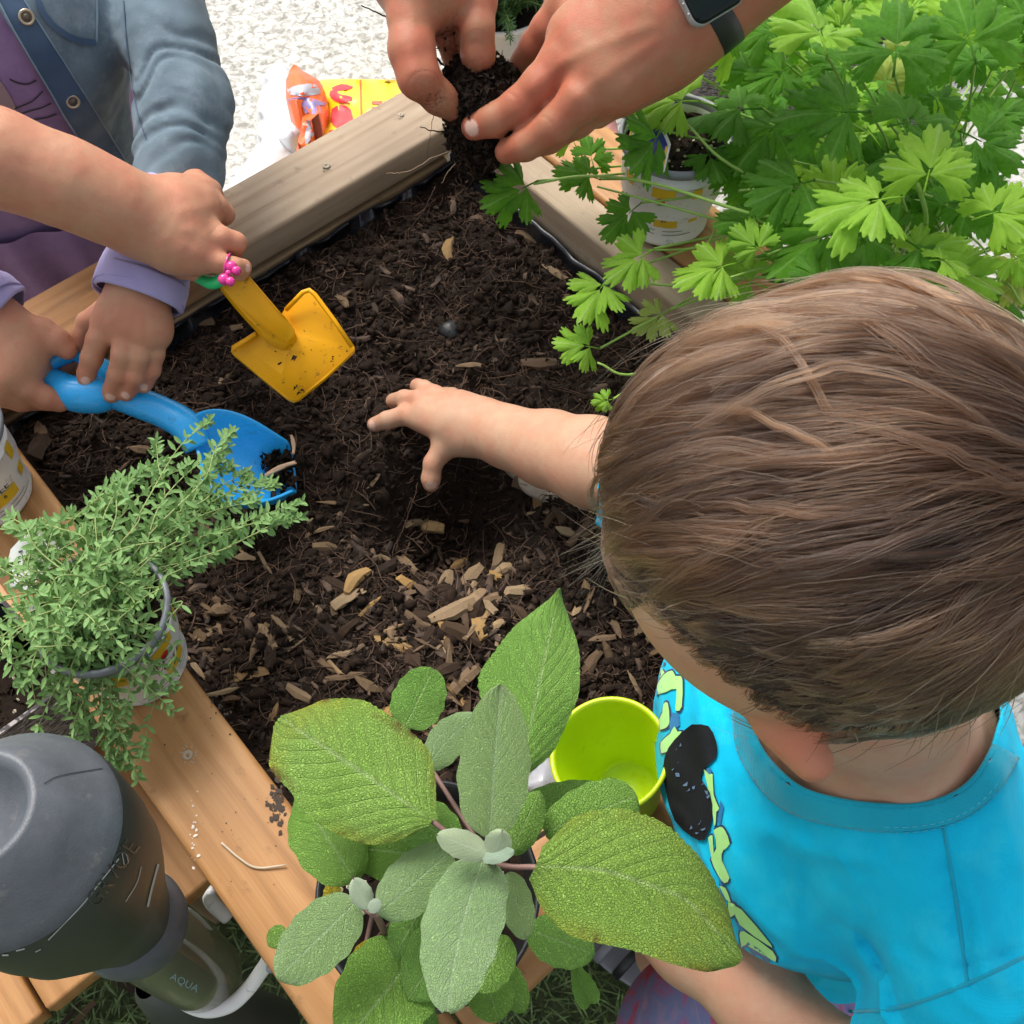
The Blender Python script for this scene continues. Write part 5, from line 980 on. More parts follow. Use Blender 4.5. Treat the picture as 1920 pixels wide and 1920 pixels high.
# ---------------- clod of soil with roots, held by the adult ----------------
rbl = thing('root_ball', 'dark clump of soil and roots held between the adult hands', 'root ball', P(903, 200, .76))
pr0 = [(chain([(892, 165, .795, 58), (908, 205, .785, 66), (900, 262, .765, 44), (893, 308, .745, 20)]), .02, .01), (chain([(935, 160, .79, 30), (925, 200, .78, 50)]), .01, .015), (chain([(860, 140, .79, 26), (880, 175, .785, 40)]), .01, .015), (chain([(905, 330, .735, 10), (898, 300, .745, 22)]), .006, .01)]
rv, rf = field(pr0, .0016, disp=lambda X: vnoise(X, 90, 3) * .004 + vnoise(X, 240, 4) * .0025 + vnoise(X, 500, 6) * .001); obj('clod', rv, rf, M['soil'], rbl)
sel = rv[RNG.choice(len(rv), 4200)]; n_ = len(sel); s_ = RNG.gamma(2, .0008, n_).clip(.0004, .0032); V = (sel[:, None] + RNG.normal(0, 1, (n_, 6, 3)) * s_[:, None, None]).reshape(-1, 3); f_ = np.array([(0, 2, 4), (2, 1, 4), (1, 3, 4), (3, 0, 4), (2, 0, 5), (1, 2, 5)])
tag(obj('soil_crumbs', V, (f_[None] + 6 * np.arange(n_)[:, None, None]).reshape(-1, 3), M['crumb'], rbl), kind='stuff')
def root(pts, r, mat='fibre', wob=.0012, par=rbl):
    Q = catmull([P(*q) for q in pts], 9); Q = Q + np.stack([vnoise(Q, 260, k) for k in (1, 2, 3)], -1) * wob; V, F, U = tube_vf(Q, np.linspace(r, r * .45, len(Q)), 5); return obj('root', V, F, M[mat], par)
root([(832, 122, .79), (800, 95, .80), (770, 72, .81), (735, 40, .82), (705, 22, .825), (678, 12, .83)], .0013, 'soil'); root([(862, 255, .775), (830, 248, .775), (805, 243, .776), (788, 238, .777)], .0009, 'soil')
M['root_pale'] = plain('pale_root', (.36, .25, .16), .7, 400)
root([(858, 278, .76), (820, 292, .75), (770, 320, .735), (725, 326, .72)], .0006, 'root_pale'); root([(856, 302, .75), (842, 320, .74), (828, 345, .72)], .0006, 'root_pale'); root([(830, 195, .78), (815, 215, .775), (808, 245, .76), (800, 300, .735)], .0004, 'fibre'); root([(870, 320, .74), (880, 335, .73), (872, 342, .725)], .0005, 'root_pale')
for k in range(26):
    x, y = RNG.uniform(845, 950), RNG.uniform(200, 330); root([(x, y, .76), (x + RNG.normal(0, 14), y + RNG.uniform(5, 22), .75), (x + RNG.normal(0, 24), y + RNG.uniform(18, 46), .735)], .0003, 'fibre')
root([(782, 905, .575), (778, 930, .570), (765, 965, .566), (748, 1010, .568), (742, 1030, .570)], .0003, 'fibre', par=SOIL); root([(815, 350, .6), (800, 385, .59), (770, 430, .575)], .0004, 'fibre', par=SOIL)
# ---------------- people ----------------
def ridges(lines, amp, w):
    def f(X):
        px, py = px_of(X); o = np.zeros(len(X))
        for pts in lines:
            pts = np.array(pts, float); p = np.stack([px, py], -1); dm = np.full(len(p), 1e9)
            for a, b in zip(pts, pts[1:]): ba = b - a; t = np.clip(((p - a) @ ba) / (ba @ ba), 0, 1); dm = np.minimum(dm, np.linalg.norm(p - a - t[:, None] * ba, axis=1))
            o -= amp * np.exp(-(dm / w) ** 2)
        return o + vnoise(X, 130, 3) * .00025
    return f
def skinmesh(name, parts, mat, parent, pinks=(), nails=(), dirts=(), creases=(), reds=(), h=.0016):
    """parts: list of (groups, h); joined into one body mesh with tint attributes"""
    VV = []; FF = []; n = 0
    for groups, hh, disp in parts:
        v, f = field(groups, hh, disp=disp); v = relax(v, f, 2); VV.append(v); FF.append(f + n); n += len(v)
    V = np.concatenate(VV); F = np.concatenate(FF); pk = np.zeros(len(V)); nl = pk.copy(); dt = pk.copy(); cr = pk.copy()
    for x, y, z, r, s in pinks: p = P(x, y, z); pk += s * gauss(V, p, rad(r, p))
    for x, y, z, r, s in dirts: p = P(x, y, z); dt += s * gauss(V, p, rad(r, p))
    rd_ = np.zeros(len(V))
    for x, y, z, r, s in reds: p = P(x, y, z); rd_ += s * gauss(V, p, rad(r, p))
    for p, ax_, r, l in nails:
        q = V - p; a = q @ ax_; tocam = nrm(CAM - p); hgt = q @ tocam; b = q - np.outer(a, ax_) - np.outer(hgt, tocam); e = (a / l) ** 2 + (b ** 2).sum(1) / (r * r); nl = np.maximum(nl, np.clip((1.15 - e) * 4, 0, 1) * (hgt > -r * .2))
    for (x, y, z), (dx, dy), w, r in creases:
        p = P(x, y, z); q = P(x + dx, y + dy, z); ax_ = nrm(q - p); d = (V - p) @ ax_; cr += np.exp(-(d / w) ** 2) * (((V - p) ** 2).sum(1) < rad(r, p) ** 2)
    cand = np.where(dt > .38)[0]
    if len(cand) > 50:
        sel = V[RNG.choice(cand, min(len(cand) // 6, 230))]; n_ = len(sel); s_ = RNG.gamma(1.6, .00032, n_).clip(.0002, .0015); VV_ = (sel[:, None] + RNG.normal(0, 1, (n_, 6, 3)) * s_[:, None, None]).reshape(-1, 3); f_ = np.array([(0, 2, 4), (2, 1, 4), (1, 3, 4), (3, 0, 4), (2, 0, 5), (1, 2, 5)])
        tag(obj('soil_specks', VV_, (f_[None] + 6 * np.arange(n_)[:, None, None]).reshape(-1, 3), M['crumb'], parent), kind='stuff')
    return obj(name, V, F, mat, parent, attrs=dict(red=np.clip(rd_, 0, 1), pink=np.clip(pk, 0, 1), nail=nl, dirt=np.clip(dt, 0, 1), crease=np.clip(cr, 0, 1)))
def finger(pts, kj=.004, k=.003): return (chain(pts), k, kj)
def nail(tip, frm, r, l):
    p = P(*tip[:3]); q = P(*frm[:3]); a = nrm(p - q); rr = rad(tip[3], p); up = nrm(CAM - p); up = nrm(up - a * (up @ a)); return (p + up * rr * .9 - a * rr * .05, a, rad(r, p), rad(l, p))
# --- boy ---
boy = thing('person', 'small boy with brown hair in a turquoise shirt reaching into the soil, seen from above', 'person', P(1560, 1500, 0))
HA, HB = P(1534, 974, 1.055), P(1612, 967, 1.065); HR = rad(393, (HA + HB) / 2)
I1 = [(826, 792, .602, 36), (760, 778, .592, 19), (726, 788, .585, 17), (702, 796, .577, 14)]; I2 = [(822, 765, .602, 24), (788, 750, .600, 19), (758, 748, .592, 17), (738, 752, .576, 15)]; I3 = [(845, 758, .602, 24), (815, 740, .600, 18), (795, 729, .592, 16), (783, 724, .576, 15)]; I4 = [(866, 765, .60, 22), (848, 742, .598, 15), (836, 737, .588, 12)]; TH = [(862, 815, .60, 36), (834, 838, .592, 24), (812, 868, .582, 18), (808, 898, .570, 18), (808, 908, .566, 15)]
arm = chain([(868, 788, .604, 44), (915, 805, .610, 46), (960, 822, .622, 52), (1030, 842, .642, 66), (1110, 866, .668, 78), (1230, 905, .705, 80), (1400, 1000, .78, 86), (1580, 1090, .83, 92)])
fine = [(arm, .02, .01), (chain([(850, 780, .604, 40), (800, 770, .602, 26)]) + chain([(850, 800, .604, 40), (870, 820, .602, 34)]) + chain([(860, 765, .603, 30), (900, 790, .606, 38)]), .014, .014), finger(I1, .006), finger(I2, .005), finger(I3, .005), finger(I4, .005), finger(TH, .008)]
fd = nrm(np.array([-.72, -.28, -.63])); lat = nrm(np.cross(fd, (0, 0, 1))); upv = np.cross(lat, fd); FC = (HA + HB) / 2
face = chain([(1520, 1015, 1.03, 300), (1474, 1088, .985, 224), (1430, 1110, .945, 175)])
E_ = P(1490, 1395, .975)
ear = [Pr(P(1462, 1350, 1.02), P(1524, 1428, 1.012), rad(48, E_), rad(38, E_), None), Pr(P(1452, 1345, 1.01), P(1475, 1390, .985), rad(40, E_), rad(30, E_), None)]
torso = chain([(1500, 1340, .72, 225), (1560, 1540, .72, 228)]) + chain([(1520, 1400, .58, 185), (1570, 1650, .56, 190)]) + chain([(1640, 1180, .835, 95), (1660, 1400, .845, 105), (1800, 1740, .825, 100)]) + chain([(1500, 1340, .72, 210), (1660, 1390, .785, 190)]) + chain([(1560, 1540, .72, 215), (1760, 1640, .78, 150)])
legs = [Pr(P(1500, 1560, .52), P(1520, 1560, .30), .07, .055), Pr(P(1520, 1560, .30), np.array([P(1500, 1700, .06)[0], P(1500, 1700, .06)[1], .06]), .05, .035), Pr(P(1540, 1700, .52), P(1420, 1790, .30), .07, .055), Pr(P(1420, 1790, .30), P(1240, 1790, .07), .05, .032)]
larm = chain([(1820, 1850, .82, 100), (1650, 2040, .70, 84), (1640, 2045, .69, 80), (1430, 1880, .655, 76), (1290, 1775, .632, 62), (1225, 1725, .63, 50)])
lhand = [(chain([(1225, 1725, .63, 48), (1170, 1690, .632, 46)]), .01, .012)] + [finger([(1165 - k * 6, 1700 - k * 14, .632, 18), (1120 - k * 4, 1690 - k * 16, .628, 15), (1085 - k * 3, 1688 - k * 15, .618, 13)], .005) for k in range(4)] + [finger([(1190, 1670, .63, 22), (1165, 1630, .628, 16), (1140, 1610, .622, 14)], .006)]
nose = [Pr(FC + fd * (HR * 1.02) - upv * .035, FC + fd * (HR * 1.12) - upv * .05, .008, .011)]
coarse = [([Pr(HA, HB, HR * .985, HR * .985)] + face, .03, .02), (nose, .01, .012), (chain([(1600, 1150, .98, 190), (1645, 1270, .925, 150), (1655, 1365, .865, 138)]), .03, .03), (ear, .008, .004), (torso, .05, .03), (legs, .03, .03), (larm, .02, .02)] + lhand
pk = [(x, y, z, 26, .55) for x, y, z, r in (I1[1], I1[-1], I2[1], I2[-1], I3[1], I3[-1], TH[-1], TH[2])] + [(1505, 1395, 1.02, 110, 2.2), (1250, 1190, .97, 120, .25), (1210, 1130, .98, 60, .3)]
nl = [nail(I1[-1], I1[-2], 10, 11), nail(TH[-1], TH[-2], 11, 11)]
skinmesh('body', [(fine, .0015, None), (coarse, .0034, None)], M['skin_boy'], boy, pk, nl, [(838, 735, .6, 16, .6), (806, 905, .57, 16, .5), (738, 752, .577, 14, .3), (820, 765, .605, 18, .25)], [((898, 800, .61), (10, 4), .0012, 60)], reds=[(1465, 1350, 1.02, 40, .55), (1495, 1390, 1.02, 34, .55), (1535, 1440, 1.012, 26, .3)])
for s in (-1, 1):   # eyes and brows, turned down to the soil
    e = FC + fd * (HR * .99) - upv * .018 + lat * s * .028; V, F, U = lathe_vf([(.0003, -.010), (.007, -.006), (.0085, 0), (.007, .0045), (.0003, .0062)], e, fd, n=16); obj('eye', V, F, M['tag'], boy)
V, F, U = tube_vf(catmull([FC + fd * (HR * 1.03) - upv * .072 + lat * x - upv * abs(x) * .1 for x in (-.018, 0, .018)], 4), [.002] * 9, 6); obj('mouth', V, F, M['film_pink'], boy)
# shirt
def grow(prs, g): return [Pr(p.a, p.b, p.ra + g, p.rb + g, p.flat) for p in prs]
sleeveR = chain([(1140, 898, .690, 92), (1330, 960, .75, 112), (1580, 1090, .83, 125)]); sleeveL = chain([(1820, 1850, .825, 118), (1740, 1965, .765, 118), (1690, 2030, .73, 118)])
fold = lambda X: vnoise(X * np.array([1, 1, .5]), 16, 2) * .0040 + vnoise(X * np.array([1, .6, 1.4]), 34, 5) * .0022 - .0025 * np.maximum(0, 1 - np.abs(vnoise(X * np.array([.8, .35, .8]), 26, 9)) * 7) - .0022 * np.exp(-((X @ nrm((.8, -.5, .1)) * 60) % 3.1 - 1.5) ** 2 * 3) * (vnoise(X, 10, 7) > .1)
sf1 = ridges([[(1590, 1760), (1640, 1840), (1652, 1910)], [(1800, 1600), (1835, 1700), (1845, 1830)], [(1380, 1260), (1425, 1400)], [(1865, 1450), (1905, 1620)], [(1440, 1560), (1520, 1600), (1640, 1610)]], .0030, 20); sf2 = ridges([[(1620, 1750), (1668, 1830), (1680, 1905)], [(1770, 1620), (1800, 1720), (1812, 1850)], [(1350, 1290), (1395, 1420)], [(1700, 1780), (1780, 1820), (1900, 1790)]], -.0030, 15); fold0 = fold; fold = lambda X: fold0(X) + sf1(X) + sf2(X)
tv, tf = field([(grow(torso, .007), .055, .03), (grow(chain([(1540, 1440, .60, 200), (1600, 1640, .50, 215)]), .006), .04, .04), (sleeveR, .02, .03), (sleeveL, .02, .025)], .0034, disp=fold); tv = relax(tv, tf, 1)
px, py = px_of(tv); hole = [(1405, 1000), (1408, 1320), (1413, 1362), (1422, 1398), (1452, 1440), (1500, 1480), (1560, 1500), (1640, 1512), (1720, 1512), (1785, 1495), (1830, 1460), (1862, 1400), (1880, 1340), (1880, 1000)]
sh_ = np.where(tv[:, 2] > .76, np.maximum(poly_sd(px, py, hole) * .0004, np.linalg.norm(tv - P(1650, 1370, .86), axis=1) - .085), 1.0)
endR = P(1150, 912, .690); axR = nrm(P(1330, 960, .75) - endR); axR = nrm(np.array([1, -.30, .15])); endL = P(1690, 2030, .73); axL = nrm(P(1820, 1850, .825) - endL)
sR = np.where((px < 1300) & (py < 1120), (tv - endR) @ axR + .002 + .002 * np.sin(tv[:, 1] * 300), 1.0); sL = np.where((px > 1500) & (py > 1850) & (((tv - endL) ** 2).sum(1) < .006), (tv - endL) @ axL, 1.0)
tv2, tf2 = clip(tv, tf, np.minimum(np.minimum(sh_, sR), np.minimum(sL, tv[:, 2] - .50)))
shirt = obj('shirt', tv2, tf2, M['tee'], boy); so = shirt.modifiers.new('t', 'SOLIDIFY'); so.thickness = .0016; so.offset = -1
tb_ = bvh_of(tv, tf)
# collar band and stitching
inner = catmull([(1408, 1322), (1411, 1362), (1420, 1395), (1450, 1437), (1498, 1478), (1560, 1499), (1640, 1511), (1720, 1511), (1785, 1493), (1832, 1456), (1866, 1400)], 5); outer = []
for i in range(len(inner)):
    d = nrm(inner[min(i+1, len(inner)-1)] - inner[max(i-1, 0)]); nn_ = np.array([-d[1], d[0]]); w_ = 28 + 16 * min(1, i / 18); outer.append(inner[i] + nn_ * w_)
M['rib'] = cloth('ribbed_collar', (.004, .34, .49), (.008, .40, .55), 2400)
col = decal('collar', [tuple(q) for q in inner] + [tuple(q) for q in outer[::-1]], tb_, .0022, M['rib'], boy, 9); so = col.modifiers.new('t', 'SOLIDIFY'); so.thickness = .0022; so.offset = 0
Q = []
for q in inner:
    loc = tb_.ray_cast(Vector(CAM), Vector(nrm(ray(*q))))[0]
    if loc is not None: Q.append(np.array(loc) + nrm(CAM - np.array(loc)) * .0016)
if len(Q) > 4: V, F, U = tube_vf(Q, .0019, 8); obj('collar_edge', V, F, M['rib'], boy)
M['stitch'] = plain('pale_stitching', (.06, .50, .62), .8); M['seam_'] = plain('seam_shadow_thread', (.004, .17, .27), .9)
mb = MB()
def stitches(line, ext, dash=9, gap=5, w=1.6, off=.0026):
    acc = 0
    for i in range(len(line) - 1):
        a, b = line[i], line[i + 1]; L_ = np.linalg.norm(b - a); k = max(1, int(L_ / (dash + gap)))
        for j in range(k):
            s = a + (b - a) * (j + .15) / k; e = a + (b - a) * (j + .8) / k; pts = []
            for q in (s, e):
                loc = tb_.ray_cast(Vector(CAM), Vector(nrm(ray(*q))))[0]
                if loc is not None: pts.append(np.array(loc) + nrm(CAM - np.array(loc)) * off)
            if len(pts) == 2: V, F, U = tube_vf(pts, .00028, 4); ext.add(V, F)
off_line = np.array([o_ - (o_ - i_) * .12 for i_, o_ in zip(inner, outer)]); out2 = np.array([o_ + (o_ - i_) * .10 for i_, o_ in zip(inner, outer)])
stitches(off_line, mb, off=.0040); stitches(out2, mb, off=.0012); mb.obj('stitching', M['stitch'], boy)
for ln in ([(1768, 1545), (1785, 1640), (1800, 1740), (1815, 1850)], [(1560, 1898), (1680, 1890), (1800, 1850), (1920, 1795)]):
    Q = []
    for q in catmull([np.array(a, float) for a in ln], 8):
        loc = tb_.ray_cast(Vector(CAM), Vector(nrm(ray(*q))))[0]
        if loc is not None: Q.append(np.array(loc))
    if len(Q) > 3: V, F, U = tube_vf(Q, .0011, 6); obj('seam', V, F, M['rib'], boy)
# printed lettering and patches on the shirt front
M['p_green'] = cloth('pale_green_print', (.36, .74, .20), (.42, .80, .26), 2400, rough=.7); M['p_navy'] = cloth('navy_outline', (.01, .035, .12), None, 2400); M['p_blue'] = cloth('blue_print', (.015, .16, .36), None, 2400); M['p_black'] = cloth('black_print', (.006, .007, .008), (.016, .017, .020), 2400, rough=.75, sheen=0); M['p_grey'] = cloth('grey_blue_print', (.08, .15, .26), None, 2400)
glyphs = [[(1221, 1192), (1232, 1210), (1243, 1222), (1238, 1232), (1246, 1242), (1240, 1248), (1232, 1240), (1232, 1252), (1236, 1262), (1228, 1260), (1224, 1240)], [(1236, 1302), (1234, 1286), (1246, 1266), (1262, 1258), (1268, 1268), (1276, 1268), (1281, 1276), (1280, 1325), (1271, 1333), (1268, 1326), (1270, 1292), (1250, 1298)],
          [(1240, 1368), (1238, 1350), (1244, 1336), (1246, 1320), (1254, 1318), (1257, 1345), (1256, 1358), (1250, 1365)], [(1242, 1412), (1241, 1392), (1258, 1376), (1266, 1362), (1272, 1372), (1280, 1372), (1262, 1395), (1256, 1408)],
          [(1321, 1440), (1332, 1452), (1338, 1452), (1340, 1490), (1350, 1515), (1345, 1522), (1344, 1540), (1341, 1548), (1336, 1510)], [(1340, 1556), (1352, 1550), (1360, 1555), (1370, 1582), (1358, 1594), (1355, 1612), (1370, 1645), (1360, 1655), (1348, 1640), (1335, 1610), (1345, 1590)], [(1378, 1700), (1392, 1704), (1446, 1768), (1440, 1770), (1388, 1732)],
          [(1388, 1752), (1396, 1744), (1450, 1782), (1456, 1800), (1448, 1798), (1400, 1770), (1392, 1776)], [(1366, 1690), (1378, 1694), (1384, 1706), (1376, 1716), (1368, 1716)]]
def gro(poly, g):
    c = np.mean(poly, 0); return [tuple(c + (np.array(p) - c) * (1 + g / max(8, np.linalg.norm(np.array(p) - c)))) for p in poly]
decal('print_patch', [(1225, 1200), (1245, 1255), (1232, 1300), (1240, 1420), (1262, 1430), (1300, 1500), (1330, 1640), (1400, 1780), (1470, 1820), (1470, 1800), (1380, 1680), (1345, 1560), (1340, 1460), (1290, 1350), (1262, 1330), (1256, 1300), (1240, 1250)], tb_, .0006, M['p_blue'], boy, 8) if 0 else None
for g in glyphs:
    decal('letter_outline', gro(g, 4), tb_, .0008, M['p_navy'], boy, 7, 2); decal('letter', g, tb_, .0014, M['p_green'], boy, 7, 2)
decal('dark_patch', [(1300, 1358), (1330, 1362), (1345, 1390), (1345, 1420), (1324, 1440), (1317, 1460), (1334, 1486), (1338, 1530), (1324, 1574), (1300, 1568), (1268, 1538), (1252, 1486), (1246, 1440), (1256, 1402), (1280, 1374)], tb_, .0020, M['p_black'], boy, 7, 2)
for g in ([(1262, 1336), (1274, 1338), (1276, 1360), (1258, 1372), (1256, 1356)], [(1326, 1440), (1334, 1440), (1336, 1470), (1326, 1466)], [(1344, 1600), (1352, 1640), (1362, 1690), (1352, 1680)], [(1376, 1720), (1400, 1745), (1390, 1748)], [(1352, 1500), (1358, 1512), (1352, 1548), (1346, 1540)]): decal('blue_patch', g, tb_, .0010, M['p_blue'], boy, 6, 1)
for g in ([(1330, 1570), (1338, 1566), (1340, 1600), (1352, 1640), (1338, 1618)], [(1350, 1660), (1362, 1664), (1372, 1690), (1362, 1684)], [(1248, 1262), (1238, 1272), (1232, 1262), (1240, 1252)]): decal('letter_outline', gro(g, 3), tb_, .0008, M['p_navy'], boy, 6, 2); decal('letter', g, tb_, .0015, M['p_green'], boy, 6, 2)
for (x, y) in ((1268, 1402), (1275, 1396), (1290, 1480), (1318, 1468), (1326, 1486), (1272, 1426), (1296, 1550), (1328, 1492), (1284, 1470), (1300, 1476), (1312, 1540), (1320, 1552), (1308, 1560), (1262, 1440), (1270, 1452)): decal('print_fleck', [(x + RNG.normal(0, 3), y + RNG.normal(0, 3)) for _ in range(1)] + [(x + RNG.uniform(3, 10), y - RNG.uniform(0, 5)), (x + RNG.uniform(4, 9), y + RNG.uniform(1, 4)), (x + RNG.uniform(0, 3), y + RNG.uniform(3, 6))], tb_, .0028, M['p_grey'], boy, 4)
decal('print_patch', [(1388, 1770), (1405, 1765), (1442, 1795), (1450, 1838), (1435, 1830), (1392, 1795)], tb_, .0014, M['p_grey'], boy, 8, 2)
# shorts and sandal
m = N('tie_dye_shorts'); co = m.co(); w_ = m.noise(m.co(scale=(3, 1, 1)), 11, 3, dist=1.5); M['shorts'] = m.out(m.ramp(w_, [(.36, (.55, .10, .16)), (.45, (.35, .20, .42)), (.55, (.20, .26, .50)), (.65, (.42, .27, .45))]), .85, m.bump(m.noise(co, 400, 3), .4, .0005))
sv, sf = field([(chain([(1540, 1560, .50, 180), (1600, 1760, .48, 180)]), .03, .02), ([Pr(P(1500, 1600, .50), P(1480, 1640, .30), .085, .085)], .03, .03), ([Pr(P(1560, 1760, .50), P(1330, 1960, .33), .085, .088)], .03, .02)], .005, disp=lambda X: vnoise(X, 22, 3) * .004); obj('shorts', sv, sf, M['shorts'], boy)
sd_ = thing('sandal', 'grey strappy child sandal on the artificial grass below the large sage leaf', 'sandal', P(1190, 1790, 0)); sc_ = P(1185, 1785, .02); sdir = nrm(P(1130, 1745, .02) - P(1240, 1830, .02)); sl = np.cross((0, 0, 1), sdir)
def oval(z, a, b, n=28): return [sc_ + sdir * a * math.cos(t) + sl * b * math.sin(t) * (1 + .12 * math.cos(t)) + np.array([0, 0, z]) for t in np.arange(n) * 6.2832 / n]
V = oval(-.018, .078, .034) + oval(.002, .082, .037) + oval(.004, .078, .033) + oval(.003, .02, .01); F = [(i*28+k, i*28+(k+1) % 28, (i+1)*28+(k+1) % 28, (i+1)*28+k) for i in range(3) for k in range(28)] + [tuple(range(3*28, 4*28))]; obj('sole', V, F, M['pot_rim'], sd_)
for k, a in enumerate((-.035, -.005, .025, .05)):
    bp = [sc_ + sdir * (a + .006 * math.cos(t)) + sl * .036 * math.cos(t) + np.array([0, 0, .002 + .034 * math.sin(t)]) for t in np.linspace(0, math.pi, 14)]; V, F, U = tube_vf(bp, .006, 8, flat=.35); obj('strap', V, F, M['black_pot'] if k % 2 else M['pot_rim'], sd_)
V, F, U = lathe_vf([(.0002, .003), (.004, .002), (.005, 0)], sc_ + np.array([0, 0, .040]) + sdir * .01, n=12); obj('buckle', V, F, M['blue'], sd_)
# hair
def hairs():
    n_g, n_s, npt = 800, 32000, 15
    ax_ = HB - HA; Wp = None
    def surf(p, lift):
        t = np.clip(((p - HA) @ ax_) / (ax_ @ ax_), 0, 1)[:, None]; c = HA + t * ax_; d = p - c; d /= np.linalg.norm(d, axis=1)[:, None]; return c + d * (HR * .985 + lift)[:, None], d
    # whorl on the visible crown
    W0 = P(1930, 1045, 1.09); Wp = surf(W0[None], np.zeros(1))[0][0]
    hx = [900, 1120, 1205, 1260, 1330, 1440, 1560, 1700, 1830, 1930, 2100, 2400]; hy = [1215, 1205, 1140, 1185, 1252, 1328, 1386, 1412, 1410, 1385, 1310, 1200]
    def roots(n):
        out = []
        while sum(map(len, out)) < n:
            d = RNG.normal(size=(n * 2, 3)); p, nn = surf((HA + HB) / 2 + nrm_rows(d) * .1 + ax_ * RNG.uniform(-.5, .5, (n * 2, 1)), np.zeros(n * 2)); px, py = px_of(p); lim = np.interp(px, hx, hy); front = ((CAM - p) * nn).sum(1) > 0
            ok = np.where(front, py < lim - 4, p[:, 2] > HA[2] - .03); out.append(p[ok])
        return np.concatenate(out)[:n]
    def nrm_rows(d): return d / np.linalg.norm(d, axis=1)[:, None]
    def grow_(r, seedo, jit, lmul=1.0, rs_=.07):
        n = len(r); ra_ = RNG.normal(0, rs_, n); px, py = px_of(r); marg = np.clip((np.interp(px, hx, hy) - py) / 380, 0, 1); front = ((CAM - r) * surf(r, np.zeros(n))[1]).sum(1) > 0; marg = np.where(front, marg, .6)
        L_ = (.0045 + .095 * marg ** 1.6) * RNG.uniform(.75, 1.1, n) * lmul; dw = np.linalg.norm(r - Wp, axis=1); L_ = np.minimum(L_, .085)
        pts = [r]; p = r; lift0 = RNG.uniform(.0, .0050, n) * (.15 + marg) + .0050 * np.maximum(0, vnoise(r, 70, 12)) * marg
        for k in range(npt - 1):
            t = k / (npt - 1); c, nn = surf(p, np.zeros(n)); rad_ = nrm_rows(p - Wp + 1e-5); rad_ = nrm_rows(rad_ - nn * (rad_ * nn).sum(1)[:, None]); sw = np.cross(nn, rad_); wgt = np.exp(-(np.linalg.norm(p - Wp, axis=1) / .05) ** 2)
            fwd = np.array([-.93, -.10, -.25]); ff = nrm_rows(fwd - nn * (nn @ fwd)[:, None]); nz = np.stack([vnoise(r, 17, s) for s in (1, 2, 3)], -1) * .50 + np.stack([vnoise(r, 62, s + seedo) for s in (4, 5, 6)], -1) * .20 + jit * RNG.normal(0, .11, (n, 3)); nz += .16 * sw * np.sin(dw * 26)[:, None]
            down = np.array([0, 0, -1.0]); d = rad_ * .95 + ff * .32 * marg[:, None] + sw * (wgt * .9)[:, None] + nz + down * (.25 * (1 - marg) + .25 * t)[:, None]; d = nrm_rows(d - nn * (d * nn).sum(1)[:, None]); d = d * np.cos(ra_)[:, None] + np.cross(nn, d) * np.sin(ra_ * (1 - .6 * t))[:, None]; p = p + d * (L_ / (npt - 1))[:, None]
            lift = (lift0 + .0022) * np.sin(min(1, t * 1.6 + .12) * math.pi / 2) ; q, _ = surf(p, lift); pts.append(q); p = q
        return np.stack(pts, 1)
    g = roots(n_g); G = grow_(g, 0, .4, 1.0, .20); r = roots(n_s); K = grow_(r, 0, 1.0)
    # pull every strand towards its guide
    idx = np.empty(len(r), int)
    for a in range(0, len(r), 3000): idx[a:a+3000] = ((r[a:a+3000, None] - g[None]) ** 2).sum(2).argmin(1)
    t = np.linspace(0, 1, npt)[None, :, None]; pull = .80 * t ** .9 * RNG.uniform(.35, 1, (len(r), 1, 1)); lenk = np.linalg.norm(K[:, -1] - K[:, 0], axis=1); lg = np.linalg.norm(G[idx, -1] - G[idx, 0], axis=1); ok = (np.abs(lenk / (lg + 1e-5) - 1) < .6)[:, None, None]
    K = K * (1 - pull * ok) + G[idx] * (pull * ok)
    fly = RNG.random(len(r)) < .02; K[fly] += (RNG.normal(0, 1, (fly.sum(), 1, 3)) * t * .006) + (K[fly] - (HA + HB) / 2) * (t * .05)
    # heavier locks lying over the rest, each a tapering bundle
    lg_ = roots(900); px, py = px_of(lg_); lg_ = lg_[(np.interp(px, hx, hy) - py > 260)][:230]; LG = grow_(lg_, 3, 1.2, 1.0, .36); locks = []; lid = []
    for q in LG:
        li = int(RNG.integers(0, n_g)); w_ = RNG.uniform(.0010, .0036); m_ = int(RNG.integers(18, 44)); hi = RNG.uniform(.001, .0050); tt = np.linspace(0, 1, npt)[:, None]; c, nn = surf(q, np.zeros(len(q))); tang = nrm_rows(np.gradient(q, axis=0)); sd2 = np.cross(nn, tang)
        q = q + nn * hi * np.sin(tt * math.pi * .8 + .2) + sd2 * RNG.normal(0, .006) * tt ** 1.5; q = c + (q - c)
        for _ in range(m_): o1, o2 = RNG.normal(0, w_), abs(RNG.normal(0, w_ * .5)); lid.append(li); locks.append(q + (sd2 * o1 + nn * o2) * (1 - .82 * tt) + RNG.normal(0, .0012, 3) * tt)
    nl_ = [len(LG)]; K = np.concatenate([K, np.array(locks)]); idx = np.concatenate([idx, np.array(lid)])
    # loose fringe wisps past the forehead
    ex = []
    for k in range(80):
        b = P(RNG.normal(1185, 22), RNG.normal(1000, 22) if RNG.random() < .55 else RNG.uniform(700, 1050), 1.02); b = surf(b[None], np.full(1, .002))[0][0]; l = RNG.uniform(.012, .032); d0 = nrm(np.array([-.75, -.45, -.5]) + RNG.normal(0, .22, 3)); cv = RNG.normal(0, .4, 3); ex.append([b + d0 * l * s + cv * l * s * s * .35 + np.array([0, 0, -.006 * s * s]) for s in np.linspace(0, 1, npt)])
